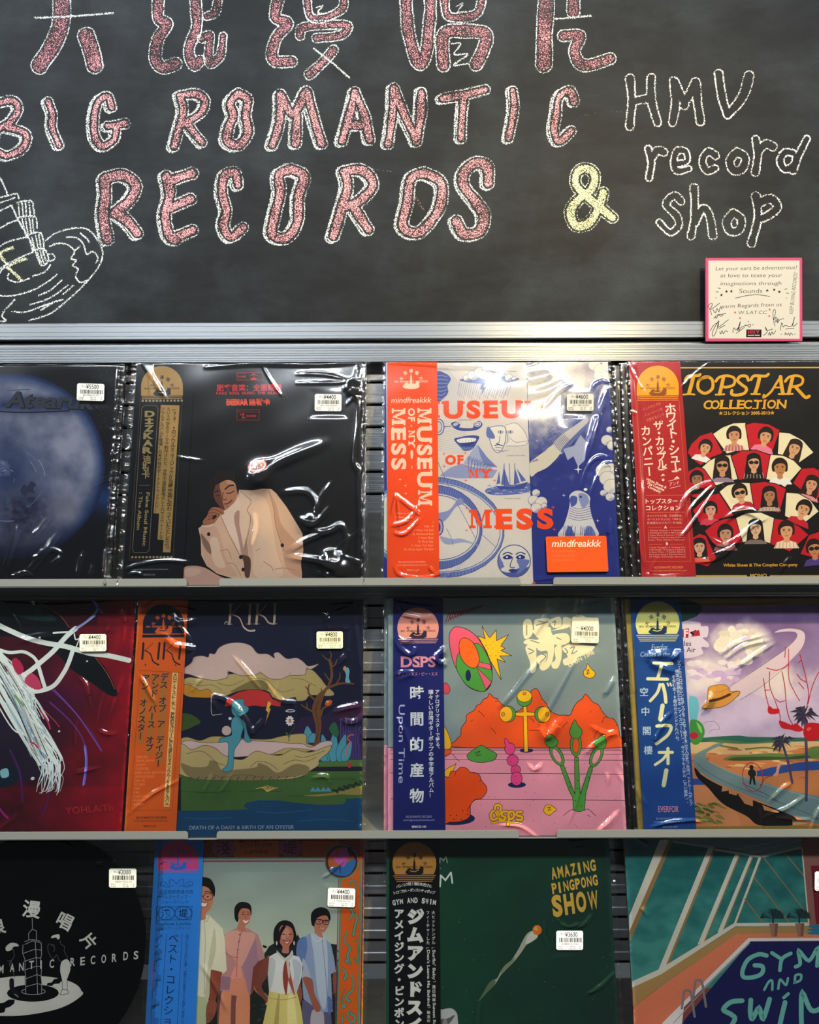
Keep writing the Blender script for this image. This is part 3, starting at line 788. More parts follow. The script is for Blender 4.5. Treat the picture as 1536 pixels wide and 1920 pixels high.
        A.X('4%012d' % R.randrange(10 ** 12), w * .52, hh * .73, 4.4, ink, 'c', w * .62)
        for yy in (.86, .97):
            A.X('%05d' % R.randrange(10 ** 5), w * .06, hh * yy, 3.9, ink); A.X('%03d %02d' % (R.randrange(999), R.randrange(99)), w * .5, hh * yy, 3.9, ink); A.X('LP', w * .86, hh * yy, 3.9, ink)
        s.add(A, 'price_sticker', None)
    def flat(s, u0, v0, w=52, hh=34): return (u0 - 3, v0 - 3, u0 + w + 4, v0 + hh + 5)

def emblem(A, cx, base, w, disc, ink, line=None, lines=3, full=False):
    """label badge: rising half disc with an arc of characters, a tower and a long line of tiny letters"""
    r = w / 2
    if disc:
        pts = [(cx - r, base)] if not full else []
        if full:
            for k in range(25):
                a = math.pi * (1.16 - 1.32 * k / 24); pts.append((cx + r * math.cos(a), base - r * .48 - r * math.sin(a)))
        else:
            cy = base - r * .42
            for k in range(25):
                a = math.pi * (1 - k / 24); pts.append((cx + r * math.cos(a), cy - r * math.sin(a)))
            pts.append((cx + r, base))
        A.P(disc, pts)
        for k in range(lines):
            y = base + r * (.06 + .085 * k); A.L(disc, max(.7, (w / A.o[2]) * .018), [(cx - r * (.97 - .05 * k * full), y), (cx + r * (.97 - .05 * k * full), y)])
    cy = base - r * .30
    for k, chh in enumerate('大浪漫唱片'):
        a = math.pi * (0.86 - .72 * k / 4); A.X(chh, cx + r * .46 * math.cos(a), cy - r * .60 * math.sin(a) + r * .1, r * .2, ink, 'c', rot=90 - math.degrees(a), bold=.02)
    A.X('BIG  ROMANTIC  RECORDS', cx, cy, r * .12, ink, 'c', r * 1.66, bold=.02)
    A.L(ink, w / A.o[2] * .02, [(cx, cy - r * .42), (cx, cy - r * .3)])
    A.P(ink, [(cx - r * .06, cy + r * .1), (cx - r * .04, cy - r * .3), (cx + r * .04, cy - r * .3), (cx + r * .06, cy + r * .1)])
    A.E(ink, cx, cy + r * .2, r * .42, r * .14)
    A.P(ink, [(cx - r * .36, cy + r * .2), (cx - r * .3, cy + r * .04), (cx - r * .16, cy + r * .02), (cx - r * .1, cy + r * .2)], 1)
    A.P(ink, [(cx + r * .1, cy + r * .2), (cx + r * .24, cy + r * .02), (cx + r * .33, cy - r * .06), (cx + r * .42, cy + r * .02), (cx + r * .36, cy + r * .2)], 1)
    if disc: A.L(disc, max(.6, w / A.o[2] * .02), [(cx - r * .2, cy + r * .13), (cx, cy + r * .17), (cx + r * .18, cy + r * .1)])

SERIF = {'M': [(0, 0), (0, 1), (1, 0), (1, 1)], 'U': [(0, 1), (1, 1)], 'F': [(0, 0), (0, 1)], 'E': [(0, 0), (0, 1)], 'Y': [(0, 1), (1, 1), (.5, 0)], 'T': [(.5, 0)], 'P': [(0, 0), (0, 1)], 'R': [(0, 0), (0, 1), (1, 0)],
         'A': [(0, 0), (1, 0)], 'N': [(0, 0), (0, 1), (1, 1)], 'I': [(.5, 0), (.5, 1)], 'L': [(0, 0), (0, 1)], 'K': [(0, 0), (0, 1), (1, 0), (1, 1)], 'D': [(0, 0), (0, 1)], 'H': [(0, 0), (0, 1), (1, 0), (1, 1)]}
def slab(A, t, x, y, cap, w, c, bold=.05, rot=0, serif=.13, gap=.12, sw=.34):
    """heavy slab-serif capitals from x to x+w, cap height cap, baseline y"""
    size = cap / .70; ws = []
    for ch_ in t:
        if ch_ == ' ': ws.append(.3); continue
        v, f = glyphs(ch_, min(bold, .02) if ch_ in 'MNW' else bold); ws.append(v[:, 0].max() - v[:, 0].min())
    tot = sum(ws) + gap * (len(t) - 1); k = w / tot; px = 0
    a = math.radians(rot); ca, sa = math.cos(a), math.sin(a)
    for ch_, g in zip(t, ws):
        if ch_ == 'M':
            ox, gw, st_ = px * k, g * k, .27
            m_ = lambda q, r_: (x + (ox + q * gw) * ca + r_ * cap * sa, y + (ox + q * gw) * sa - r_ * cap * ca)
            for q in ([(.09, 0), (.09, 1), (.18, 1), (.18, 0)], [(.72, 0), (.72, 1), (.92, 1), (.92, 0)], [(.09, 1), (.31, 1), (.57, .08), (.45, .08)], [(.45, .08), (.52, .08), (.78, 1), (.70, 1)], [(0, 0), (0, serif), (.29, serif), (.29, 0)], [(.63, 0), (.63, serif), (1, serif), (1, 0)], [(0, 1 - serif), (0, 1), (.36, 1), (.3, 1 - serif)], [(.72, 1 - serif), (.68, 1), (1, 1), (1, 1 - serif)]):
                A.P(c, [m_(*t_) for t_ in q])
        elif ch_ != ' ':
            ox, oy = px * k, 0
            A.X(ch_, x + ox * ca, y + ox * sa, size, c, 'l', g * k, rot, bold)
            for (fx, fy) in SERIF.get(ch_, []):
                hw = g * k * (sw / 2 if fx in (0, 1) else .3); cx = ox + g * k * fx + (hw * .45 if fx == 0 else -hw * .45 if fx == 1 else 0)
                y1 = -cap * fy; th = cap * serif * (1 if fy else -1)
                A.P(c, [(x + q * ca - r_ * sa, y + q * sa + r_ * ca) for q, r_ in ((cx - hw, y1), (cx + hw, y1), (cx + hw, y1 + th), (cx - hw, y1 + th))])
        px += g + gap

# ---------------------------------------------------------------- the records
SPOT_L = (0.50, -1.02, 0.97)
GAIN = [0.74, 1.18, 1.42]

# ===== top row, planet sleeve
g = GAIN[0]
r = Rec(0, -255, 193, 682, '07080c', 'dark record sleeve with a blue cloudy planet on black, sticker at upper right')
A = r.cover(g); A.R('07080b', -300, 600, 300, 1200)
A.T(0, 660, 4.267)
def planet(x, y):
    dx, dy = x - 100, y - 890; d = math.hypot(dx, dy) / 742
    if d > 1:
        gl = max(0, 1 - math.hypot(x - 830, y - 1150) / 260); return mix((7, 8, 12), (22, 52, 100), gl * gl * 1.3)
    n = fbm(x * .006, y * .006, 1, 5); n2 = fbm(x * .02, y * .02, 4, 4)
    sw = fbm(.004 * math.hypot(dx + 60, dy - 80) + .3 * math.atan2(dy - 80, dx + 60), .5 + x * .002, 7, 5)
    c = mix((70, 77, 104), (152, 152, 166), .5 + .45 * n + .5 * max(0, 1 - math.hypot(x - 590, y - 760) / 330))
    inner = max(0, 1 - math.hypot(x - 60, y - 950) / 430)
    c = mix(c, (40, 54, 90), inner * 1.0); c = mix(c, (150, 158, 182), inner * max(0, sw + n2 * .5) * 1.1)
    c = mix(c, (28, 30, 52), max(0, 1 - math.hypot((x - 180) * .8, y - 1260) / 260) * (.9 + n2 * .6))
    c = mix(c, (120, 116, 128), max(0, 1 - math.hypot(x - 500, y - 1230) / 170) * .8)
    c = mix(c, (36, 48, 88), max(0, 1 - abs(y - 400) / 90) * (1 if y > 400 or x > 20 else .8))
    c = mix(c, (22, 46, 92), max(0, (d - .86) / .14)); c = mix(c, (14, 26, 58), max(0, (d - .95) / .05) * .7)
    if y > 1300: c = mix(c, (16, 20, 38), (y - 1300) / 350)
    return c
A.G(-1120, 100, 960, 1790, 11, planet)
for k in range(16):
    R_ = random.Random(900 + k); rr = R_.uniform(60, 400); a0 = R_.uniform(0, 6.3); A.L(R_.choice(['8c96b4', '6f7a9c', 'a2a8bc', '39435f']), R_.uniform(.5, 1.3), [(60 + rr * math.cos(a0 + t) * 1.0, 990 + rr * .9 * math.sin(a0 + t)) for t in np.linspace(0, R_.uniform(.25, .7), 6)])
A.P('2c324a', [(165, 1090), (190, 1040), (225, 1050), (250, 1015), (290, 1040), (268, 1075), (280, 1110), (225, 1100), (200, 1135)], 1); A.P('2a3046', [(215, 1155), (245, 1138), (285, 1142), (270, 1170), (232, 1178)], 1)
for k in range(60):
    R_ = random.Random(k); A.E('8d97b0', R_.uniform(650, 960), R_.uniform(90, 700), R_.uniform(.8, 2.2), n=6)
lt = '3c3f46'
A.X('Atearuk', 50, 418, 172, '14161c', 'l', 715, 2, bold=.05, shear=.22); A.X('Atearuk', 44, 412, 172, '383b43', 'l', 715, 2, bold=.03, shear=.22)
A.L('4b4f58', 1.4, [(60, 285), (250, 278)]); A.L('14161c', 2.5, [(0, 452), (200, 462), (560, 452)])
r.add(A, 'front_cover')
r.film([([(10, 1060), (25, 1020), (38, 980)], 1.2, 2.6), ([(55, 1068), (85, 1030), (112, 995)], 1.3, 2.2), ([(60, 1045), (95, 1025), (118, 1035), (95, 1055)], .9, 1.6), ([(146, 1080), (150, 1050), (160, 1030)], 1.1, 1.8), ([(170, 1080), (172, 1065), (176, 1055)], 1, 1.6), ([(22, 1076), (50, 1068), (66, 1078)], 1, 1.5),
        ([(226, 690), (222, 800), (210, 960), (198, 1075)], 1.6, 2.6)], 11, mr=13, flat=[r.flat(149, 717)], edge=2)
r.tag(150, 717, '¥5500', 51, 32, 2, g)

q = Rec(0, -247, 202, 682, '0a0b0f', 'dark spare copy behind the planet record, its glossy edge showing at the right')
q.root.location.y += 0.0085; q.root.location.z += .0003
q.film([([(236, 700), (226, 850), (207, 1070)], 1.4, 2.2)], 15, rnd=3, mr=9, edge=2.2)

# ===== top row, man in a pale jacket on black
r = Rec(0, 228, 676, 680, '08090b', 'black record sleeve with a man in a cream suit resting his chin on his hand')
A = r.cover(g); A.R('0a0b0e', 150, 600, 760, 1200)
A.T(340, 660, 4.042)
red = 'd2262e'
A.X('肥瘦音樂：全面體驗', 275, 282, 54, red, 'l', 495, bold=.02)
slab(A, 'FAKE SOUL MUSIC: THE ALBUM', 272, 312, 19, 495, red, .03)
for k in range(3): A.X('DIZKAR', 347 + k, 380 + k * 7, 56, ('e04a34', 'a8322a', 'e8583c')[k], 'l', 165, bold=.06, ysc=.8); A.X('迪斯卡', 518 + k, 380 + k * 7, 52, ('e04a34', 'a8322a', 'e8583c')[k], 'l', 160, bold=.06, ysc=.8)
for q in ([(430, 148), (625, 148), (625, 205), (430, 205)], [(428, 430), (598, 430), (594, 508), (426, 506)]): A.O('8e2225', 1.0, q, 0)
A.O('7e2022', .8, [(436, 152), (494, 152), (490, 200), (432, 200)], 0); A.L('8e2225', .8, [(428, 446), (598, 446)]); A.X('全面體', 465, 186, 19, red, 'c'); A.X('全面體驗', 535, 484, 20, red, 'c'); A.L(red, 1.5, [(452, 470), (480, 460), (470, 490), (492, 488)])
A.E(red, 556, 196, 26, 8); A.L(red, 1, [(530, 175), (556, 160), (585, 175)]); A.L(red, .9, [(556, 150), (556, 186)])
A.E('c62530', 578, 855, 77, 50, -17); A.E('e9dad2', 578, 855, 70, 43, -17)
for k, p in enumerate([[(535, 860), (545, 835), (555, 870), (540, 880)], [(560, 840), (575, 850), (568, 880)], [(582, 835), (590, 865), (600, 840)], [(610, 835), (625, 845), (612, 868), (600, 858)], [(550, 885), (585, 878), (610, 872)], [(530, 850), (550, 848)]]): A.L('a83a44', 1.4, p)
# trousered knee, jacket, collar, hand, head
A.P('c99f88', [(-20, 1660), (0, 1635), (55, 1608), (170, 1622), (290, 1690), (420, 1740), (300, 1790), (-20, 1790)], 1)
A.P('d8b096', [(10, 1650), (60, 1622), (150, 1640), (110, 1680), (40, 1690)], 1)
J = 'dcb595'
A.P(J, [(440, 1035), (540, 1040), (620, 1028), (684, 1032), (722, 1065), (800, 1170), (872, 1290), (918, 1370), (922, 1480), (905, 1590), (915, 1800), (520, 1800), (430, 1720), (270, 1670), (190, 1610), (150, 1530), (146, 1400), (128, 1325), (160, 1305), (240, 1295), (285, 1240), (340, 1160)], 0)
A.P('c89c7e', [(660, 1040), (690, 1120), (712, 1300), (760, 1480), (800, 1640), (905, 1700), (905, 1590), (922, 1480), (860, 1420), (760, 1300), (720, 1150)], 1)
A.P('e6c3a4', [(520, 1090), (640, 1110), (690, 1300), (720, 1500), (760, 1690), (560, 1690), (540, 1500), (510, 1300)], 1)
A.P('d5a98b', [(150, 1330), (250, 1310), (300, 1400), (340, 1560), (420, 1690), (230, 1640), (165, 1530)], 1)
A.P('e3c0a2', [(215, 1420), (270, 1400), (300, 1520), (330, 1620), (250, 1600)], 1)
A.P('8a6a58', [(146, 1370), (170, 1385), (215, 1450), (225, 1520), (195, 1500), (165, 1450)], 1)
A.P('e9ccb4', [(325, 1180), (400, 1140), (440, 1085), (446, 1180), (452, 1330), (440, 1520), (400, 1430), (340, 1330), (300, 1260)], 0)
A.P('b78f7c', [(400, 1240), (446, 1200), (490, 1400), (505, 1560), (470, 1560), (430, 1400)], 1)
A.P('e7c6a8', [(446, 1045), (520, 1080), (548, 1150), (505, 1190), (520, 1280), (470, 1480), (440, 1300)], 0); A.P('dcb595', [(300, 1230), (340, 1330), (440, 1530), (470, 1560), (470, 1640), (350, 1480), (270, 1290)], 0)
A.P('5c3c30', [(445, 1530), (520, 1555), (515, 1690), (480, 1690), (470, 1580)], 1)
for p, w in (([(446, 1045), (530, 1120), (500, 1190), (525, 1260), (480, 1490)], 1.2), ([(300, 1235), (360, 1370), (440, 1530)], 1.3), ([(665, 1040), (700, 1180), (720, 1330), (780, 1500)], 1.1), ([(620, 1580), (680, 1620), (690, 1650)], 1.2), ([(560, 1500), (600, 1480)], .9), ([(290, 1500), (350, 1490), (380, 1560)], 1), ([(700, 1640), (780, 1630), (860, 1650)], 1), ([(340, 1590), (400, 1600), (450, 1690)], 1)): A.L('a57a60', w, p)
for x, y in ((207, 1370), (448, 1546), (466, 1640), (764, 1458)): A.E('1d1716', x, y, 13, 15)
A.P('170c09', [(205, 1010), (225, 930), (290, 885), (370, 885), (420, 930), (436, 1010), (432, 1060), (400, 1040), (350, 960), (260, 960), (235, 1060), (250, 1130), (215, 1090)], 1)
A.P('b47a58', [(245, 1010), (262, 940), (320, 915), (385, 930), (420, 985), (430, 1050), (415, 1110), (372, 1160), (330, 1190), (300, 1170), (262, 1120), (245, 1070)], 1)
A.P('6a3c28', [(244, 1010), (262, 940), (300, 925), (292, 1000), (305, 1060), (310, 1110), (330, 1188), (300, 1170), (262, 1120), (245, 1070)], 1)
A.P('c89070', [(330, 940), (385, 945), (415, 1000), (395, 1000), (350, 985)], 1)
A.P('150b08', [(236, 1060), (232, 1000), (245, 930), (300, 885), (370, 882), (425, 925), (440, 1010), (432, 1075), (424, 1040), (408, 985), (370, 962), (330, 965), (292, 985), (262, 1000), (250, 1040)], 1)
for k in range(7): A.L('3a231a', .8, [(252 + k * 24, 975 - k * 4 + (k - 3) ** 2), (268 + k * 22, 915 - k), (300 + k * 16, 895)])
A.L('20110c', 2.6, [(335, 1030), (365, 1005), (398, 1000)]); A.L('24120c', 2.2, [(255, 1052), (285, 1040)]); A.L('2a150f', 1.7, [(345, 1060), (375, 1060), (400, 1045)]); A.L('2a150f', 1.4, [(262, 1078), (292, 1078)])
A.L('57301f', 1.6, [(320, 1050), (312, 1100), (325, 1112), (345, 1104)]); A.L('6a2a22', 2.2, [(328, 1142), (355, 1138), (385, 1115)]); A.L('8a5238', 1.2, [(335, 1160), (360, 1155)])
A.P('a8694a', [(196, 1230), (215, 1185), (250, 1165), (300, 1175), (325, 1200), (318, 1222), (290, 1225), (270, 1262), (240, 1292), (175, 1300), (165, 1270)], 1)
for p in ([(215, 1190), (255, 1182), (310, 1212)], [(205, 1215), (240, 1205), (285, 1222)], [(205, 1240), (235, 1228), (265, 1242)], [(200, 1262), (228, 1252), (248, 1264)]): A.L('5a2f1f', 1.1, p)
A.E('2a1712', 252, 1240, 20, 12, -40); A.L('f0d0b8', 2.2, [(158, 1304), (200, 1312), (240, 1296)])
r.add(A, 'front_cover')
A = r.obi(g, 229.5, 343); A.R('0c0d10', 150, 600, 500, 1200); A.T(210, 660, 4.267)
gold = 'b08c50'
emblem(A, 412, 340, 334, gold, '2a2418', lines=2)
A.L('5a4c30', .7, [(240, 360), (574, 360), (490, 1650), (140, 1650), (240, 360)], 0)
for k in range(12):
    x = 250 + k * 28.3; A.P('a89a78', [(x, 373), (x + 17, 373), (x + 16, 388), (x - 1, 388)]); x = 158 + k * 28.3; A.P('a88e62', [(x, 1620), (x + 17, 1620), (x + 16, 1636), (x - 1, 1636)])
A.O('8a7a58', .8, [(270, 418), (362, 418), (380, 440), (300, 1575), (280, 1592), (180, 1592), (168, 1570), (250, 440)], 0)
for k, chh in enumerate('DIZKAR'): A.X(chh, 312 - k * 4, 508 + k * 58, 66, 'a8905c', 'c', 80 if chh != 'I' else 24, bold=.05, shear=.04)
for y in (530, 558): A.L('a8905c', 2.4, [(278, y + 2), (338, y + 2)])
for k, chh in enumerate('迪斯卡'): A.X(chh, 288 - k * 5, 870 + k * 62, 68, 'a8905c', 'c', bold=.05)
A.L('7a6a48', .8, [(226, 1055), (310, 1055)])
A.X('Fake Soul Music', 282, 1110, 62, 'a8905c', 'l', 430, 94.5, bold=.05, ysc=.62); A.X(': The Album', 226, 1110, 62, 'a8905c', 'l', 300, 94.5, bold=.05, ysc=.62)
A.P(gold, [(402, 414), (552, 418), (470, 1592), (410, 1590), (417, 1492), (368, 1488), (383, 1282), (338, 1278)])
A.VT("「70'sのソウルミュージックが当時中国に伝わっていたとしたら」", 517, 430, 440, 1585, 40, '1a1610', .02)
A.VT('という架空のテーマで制作された、全編中国語歌唱のレトロでスウィートな', 466, 430, 394, 1482, 33, '1a1610', .015)
A.VT('ソウルアルバムが登場！日本盤限定ボーナストラック入り！', 420, 430, 358, 1272, 33, '1a1610', .015)
A.X('www.bigromanticrecords.com', 310, 1732, 22, '8c8c8a', 'c', 280); A.X('BRRCD-96', 300, 1775, 20, '8c8c8a', 'c', 90)
r.add(A, 'obi_strip', 'black and gold paper strip printed with upright lettering')
r.film([([(390, 676 + 12), (480, 682), (600, 684), (682, 679)], 1.3, 3), ([(560, 702), (610, 703), (646, 712), (640, 718), (560, 719)], .9, 2.2), ([(470, 900), (505, 875), (560, 850), (610, 832)], 1.6, 8), ([(530, 922), (575, 920), (595, 945), (592, 968)], 1.3, 3), ([(622, 905), (600, 935), (590, 970)], 1.1, 2.4), ([(560, 970), (590, 978), (618, 950)], 1.2, 2.6), ([(565, 990), (610, 995), (640, 983), (652, 1010)], 1.3, 2.6), ([(545, 1028), (580, 1008), (640, 988)], 1.4, 3), ([(545, 1040), (600, 1050), (630, 1060)], 1.5, 3.6), ([(630, 1060), (645, 1030), (655, 1000)], 1.2, 4), ([(470, 1020), (480, 985), (478, 960)], 1.1, 3),
        ([(232, 1065), (260, 1055), (310, 1048), (360, 1052)], 1.2, 1.8), ([(242, 1074), (255, 1070), (270, 1076)], 1, 1.6), ([(590, 1070), (620, 1078), (640, 1085)], 1, 1.8), ([(672, 690), (664, 740), (676, 760), (666, 860), (676, 900), (672, 1060)], 1.6, 3), ([(682, 700), (676, 800), (678, 1000)], 1.5, 2.2), ([(248, 690), (244, 760), (236, 880), (226, 1060)], 1.3, 2)], 23, mr=9, flat=[r.flat(592, 740)], edge=1.6, glare=[(612, 1040, (-1.0, -1.0, 1.45), 8), (575, 975, (-1.7, -1.4, 1.35), 6), (640, 1055, (0.1, -1.9, 1.9), 10), (500, 880, (0.1, -1.9, 1.9), 12), (672, 730, (1.9, -1.5, 1.45), 6)])
r.tag(593, 740, '¥4400', 50, 32, 1, g)

q = Rec(0, 236, 682, 680, '0a0b0f', 'dark spare copy behind the cream suit record, its glossy edge showing at the right')
q.root.location.y += 0.0085; q.root.location.z += .0003
q.film([([(688, 690), (686, 850), (684, 1070)], 1.4, 2.2)], 27, rnd=3, mr=9, edge=2.2)

# ===== top row, blue engraving sleeve with orange strip
r = Rec(0, 719, 1162, 681, '1c2478', 'white and deep blue record sleeve of engraved pictures with big orange words')
A = r.cover(g); A.R('c9c6c4', 650, 600, 1250, 1200); A.T(810, 660, 4.042)
B, N_ = '33468f', '1b2a80'
A.R(N_, -380, 40, -340, 1900)
R_ = random.Random(5)
for k in range(16):   # contour lines of the sky
    A.L('8f98b8', .6, [(60, 90 + k * 22), (110, 110 + k * 21), (170, 190 + k * 20), (230, 260 + k * 19)])
for k in range(14): A.L('9aa2bd', .6, [(50, 520 + k * 17), (120, 530 + k * 18), (200, 560 + k * 16), (260, 600 + k * 12)])
A.P('3d4f9a', [(40, 160), (110, 165), (150, 205), (125, 260), (130, 310), (90, 360), (40, 370)], 1)
for k in range(14): A.L('8b97c4' if k % 2 else '23357f', .9, [(45, 170 + k * 14), (80, 165 + k * 15), (115 + R_.uniform(-10, 15), 180 + k * 12)])
def puff(x, y, rr, c='dad8d6', sh='6a78ae'):
    A.E(c, x, y, rr, rr * .9); A.EO(None, sh, .7, x, y, rr, rr * .9)
    for k in range(5):
        a0 = .1 + k * .13; A.L(sh, .6, [(x + rr * (.95 - .13 * k) * math.cos(t), y + rr * (.9 - .13 * k) * math.sin(t)) for t in np.linspace(.1, 2.2 - .1 * k, 7)])
A.P('4f62a6', [(215, 215), (320, 195), (440, 215), (560, 190), (672, 212), (560, 240), (430, 248), (300, 238)], 1)
for x, y, rr in ((270, 200, 26), (320, 180, 40), (370, 160, 45), (430, 145, 42), (440, 185, 40), (520, 160, 42), (500, 190, 36), (590, 200, 30), (630, 208, 18)): puff(x, y, rr)
for k in range(26): A.L('7482b4', .8, [(220 + k * 16, 225 + (k % 3) * 6), (200 + k * 15, 330 + (k % 4) * 10)])
A.P(B, [(385, 235), (410, 240), (395, 275), (415, 270), (385, 325), (392, 285), (372, 290)])
A.X('( navy blue )', 615, 158, 16, '55597c', 'c'); A.X('( awkward smile )', 265, 522, 15, '3b3d55', 'c'); A.X('( museum of my mess )', 640, 795, 15, '3b3d55', 'c'); A.X('( once upon the end )', 610, 1120, 15, '3b3d55', 'c')
# phone, lips, broken face
A.EO('b9bccb', B, 1.6, 55, 570, 42, 60); A.EO(None, B, 1.2, 55, 570, 24, 40); A.L(B, 1.4, [(95, 570), (150, 565)])
A.P(B, [(150, 545), (190, 530), (220, 555), (215, 575), (310, 580), (325, 545), (365, 528), (388, 552), (370, 580), (330, 598), (240, 602), (180, 585)], 1); A.E('a7afcc', 185, 550, 22, 13, -20); A.E('c5c8d4', 352, 552, 26, 18, -10); A.EO(None, B, 1, 352, 552, 16, 10)
A.P(B, [(172, 665), (220, 648), (300, 635), (362, 645), (345, 690), (310, 740), (250, 752), (215, 720)], 1); A.P('dfdcd6', [(195, 668), (260, 655), (335, 660), (325, 682), (260, 690), (210, 690)], 1); A.P('22327a', [(215, 692), (260, 694), (325, 684), (300, 712), (250, 715)], 1)
for k in range(6): A.L('8089b5', .7, [(212 + k * 22, 664), (214 + k * 22, 688)])
for k in range(8): A.L('9da6cb', .7, [(225 + k * 12, 725), (232 + k * 12, 745)])
A.P('d8d5cf', [(425, 590), (500, 565), (560, 580), (560, 680), (530, 750), (500, 768), (465, 735), (440, 660)], 1); A.O(B, 1.1, [(425, 590), (500, 565), (560, 580), (560, 680), (530, 750), (500, 768), (465, 735), (440, 660)])
A.P('d8d5cf', [(565, 560), (640, 545), (700, 600), (735, 680), (700, 720), (570, 718), (600, 660)], 1); A.L('6c78a8', 1, [(565, 560), (640, 545), (700, 600), (735, 680)]); A.L('6c78a8', 1, [(570, 718), (700, 715), (740, 680)])
A.P('5c6cac', [(430, 570), (470, 620), (480, 660), (430, 655), (415, 620)], 1)
for x in (525, 600): A.EO('e8e6e0', B, 1, x, 612, 20, 9); A.E(B, x, 612, 7)
A.L(B, 1.1, [(520, 640), (512, 690), (490, 700), (520, 706)]); A.L(B, 1.8, [(480, 715), (505, 708), (540, 716)]); A.L(B, 1, [(485, 730), (530, 732)]); A.L('6c78a8', 1, [(560, 575), (580, 660), (570, 700)]); A.L('6c78a8', .9, [(600, 660), (640, 690), (735, 680)])
for k in range(12): A.L('7c88b6', .6, [(470 + k * 6, 740 + k * 2), (520 + k * 6, 760 - k)])
# mountain, ship
A.P('9aa4c6', [(240, 850), (300, 760), (350, 705), (420, 800), (500, 880), (380, 870)], 0); A.P('6a7ab4', [(350, 705), (420, 800), (500, 880), (400, 860), (370, 790)], 0)
A.P('8894be', [(60, 940), (140, 880), (230, 850), (330, 880), (500, 900), (460, 960), (200, 960)], 0)
for k in range(40): A.L('5c6cac', .7, [(300 + k * 5 - (k % 5) * 12, 790 + k * 2), (270 + k * 4, 860 + (k % 4) * 20)])
A.P('5669ac', [(420, 1040), (520, 1020), (640, 1010), (740, 1000), (745, 1060), (640, 1085), (480, 1090), (410, 1070)], 1)
for k in range(36): x = R_.uniform(420, 735); y = R_.uniform(1020, 1085); A.L('b9c0d8' if k % 2 else '2c3f8c', .8, [(x, y), (x + 14, y - 8), (x + 26, y)])
A.P(B, [(480, 1018), (600, 1030), (730, 990), (700, 1045), (520, 1048)], 0)
for q in ([(548, 870), (552, 1015), (525, 1010)], [(552, 890), (590, 1018), (555, 1018)], [(630, 880), (668, 1000), (622, 1010)], [(645, 890), (715, 980), (680, 990)], [(512, 905), (520, 1000), (490, 1008)]): A.P('4d60a8', q)
for x in (550, 590, 630): A.L(B, 1.1, [(x, 850), (x + 3, 1020)])
# stadium rings
for (rx, ry, c) in ((520, 380, '6577b4'), (505, 340, 'c6c4c4'), (352, 318, '5b6db0'), (330, 255, 'cbc8c6')): A.E(c, 30, 1330, rx, ry, 8, 48)
for k in range(70):
    t = -1.6 + k * .055; ca, sa = math.cos(t), math.sin(t); c8, s8 = math.cos(.14), math.sin(.14)
    f = lambda a, b_: (30 + a * ca * c8 - b_ * sa * s8, 1330 + a * ca * s8 + b_ * sa * c8)
    A.L('34478f', 1.0, [f(508, 345), f(520, 378)]); A.L('34478f', 1.0, [f(335, 262), f(352, 312)])
for a, b_ in ((520, 380), (490, 335), (352, 318), (318, 245)): A.EO(None, '3a4c96', 1.2, 30, 1330, a, b_, 8)
A.P('7f8cbc', [(40, 1230), (130, 1200), (210, 1110), (240, 1150), (180, 1180), (120, 1260), (60, 1300)], 1); A.P('8d98c2', [(60, 1400), (150, 1420), (230, 1420), (370, 1480), (250, 1445), (110, 1460)], 1); A.EO('97a1c4', B, 2, 50, 1330, 34, 60); A.E('2c3f8c', 50, 1330, 15, 34)
for p in ([(180, 1130), (270, 1300), (330, 1420)], [(50, 840), (120, 1000), (150, 1060)], [(110, 1340), (140, 1400), (160, 1470)], [(130, 960), (220, 1010)], [(380, 1390), (480, 1480)]): A.L('6170aa', .9, p)
# moon with a face
A.E('c8c7c6', 620, 1590, 124, 122); A.EO(None, '24367f', 1.6, 620, 1590, 124, 122)
for k in range(26): A.L('44569c', .8, [(620 + (122 - k * 2.2) * math.cos(t), 1590 + (120 - k * 2.2) * math.sin(t)) for t in np.linspace(.35 + k * .02, 2.5 - k * .045, 9)])
for k in range(12): A.L('5f6fae', .8, [(620 + (120 - k * 3) * math.cos(t), 1590 + (118 - k * 3) * math.sin(t)) for t in np.linspace(2.6, 3.6 - k * .05, 6)])
A.P('c8c7c6', [(600, 1510), (660, 1500), (690, 1560), (660, 1620), (600, 1640), (560, 1580)], 1)
for x in (570, 668): A.P('1d2d76', [(x - 34, 1560), (x, 1542), (x + 34, 1556), (x + 26, 1574), (x - 20, 1576)], 1); A.E('c8c7c6', x - 4, 1560, 9, 7); A.L('1d2d76', 2, [(x - 34, 1540), (x, 1524), (x + 36, 1538)])
A.L('24367f', 1.6, [(612, 1560), (590, 1622), (600, 1640), (625, 1636)]); A.P('24367f', [(578, 1660), (610, 1648), (645, 1660), (612, 1680)], 1); A.P('5f6fae', [(640, 1580), (720, 1580), (735, 1600), (690, 1660), (640, 1690), (660, 1640)], 1)
# blue right-hand panel
A.P(N_, [(722, 40), (1500, 40), (1500, 1900), (768, 1900)])
def haze_fn(x, y):
    n = fbm(x * .012, y * .012, 3, 5)
    t = max(0, 1 - math.hypot((x - 800) / 620, (y - 330) / 560)) * 1.35 + n * .3 - .05
    return mix((27, 42, 128), (196, 194, 190), t)
A.G(724, 60, 1360, 1050, 8, haze_fn, lambda x, y: y > 60 and x > 724 + (y - 60) * .026)
for k in range(420):
    x, y = R_.uniform(740, 1300), R_.uniform(90, 620); A.E('54639e' if k % 2 else 'd6d4cf', x, y, R_.uniform(1, 2.2), n=5)
def cloudset(lst, c='c9c7c2', sh='5f6fb0'):
    for x, y, rr in lst: puff(x, y, rr, c, sh)
cloudset(((1240, 110, 45), (1290, 150, 52), (1330, 200, 40), (1330, 120, 40), (1270, 190, 35)), 'b9b7ae', '6f79a4')
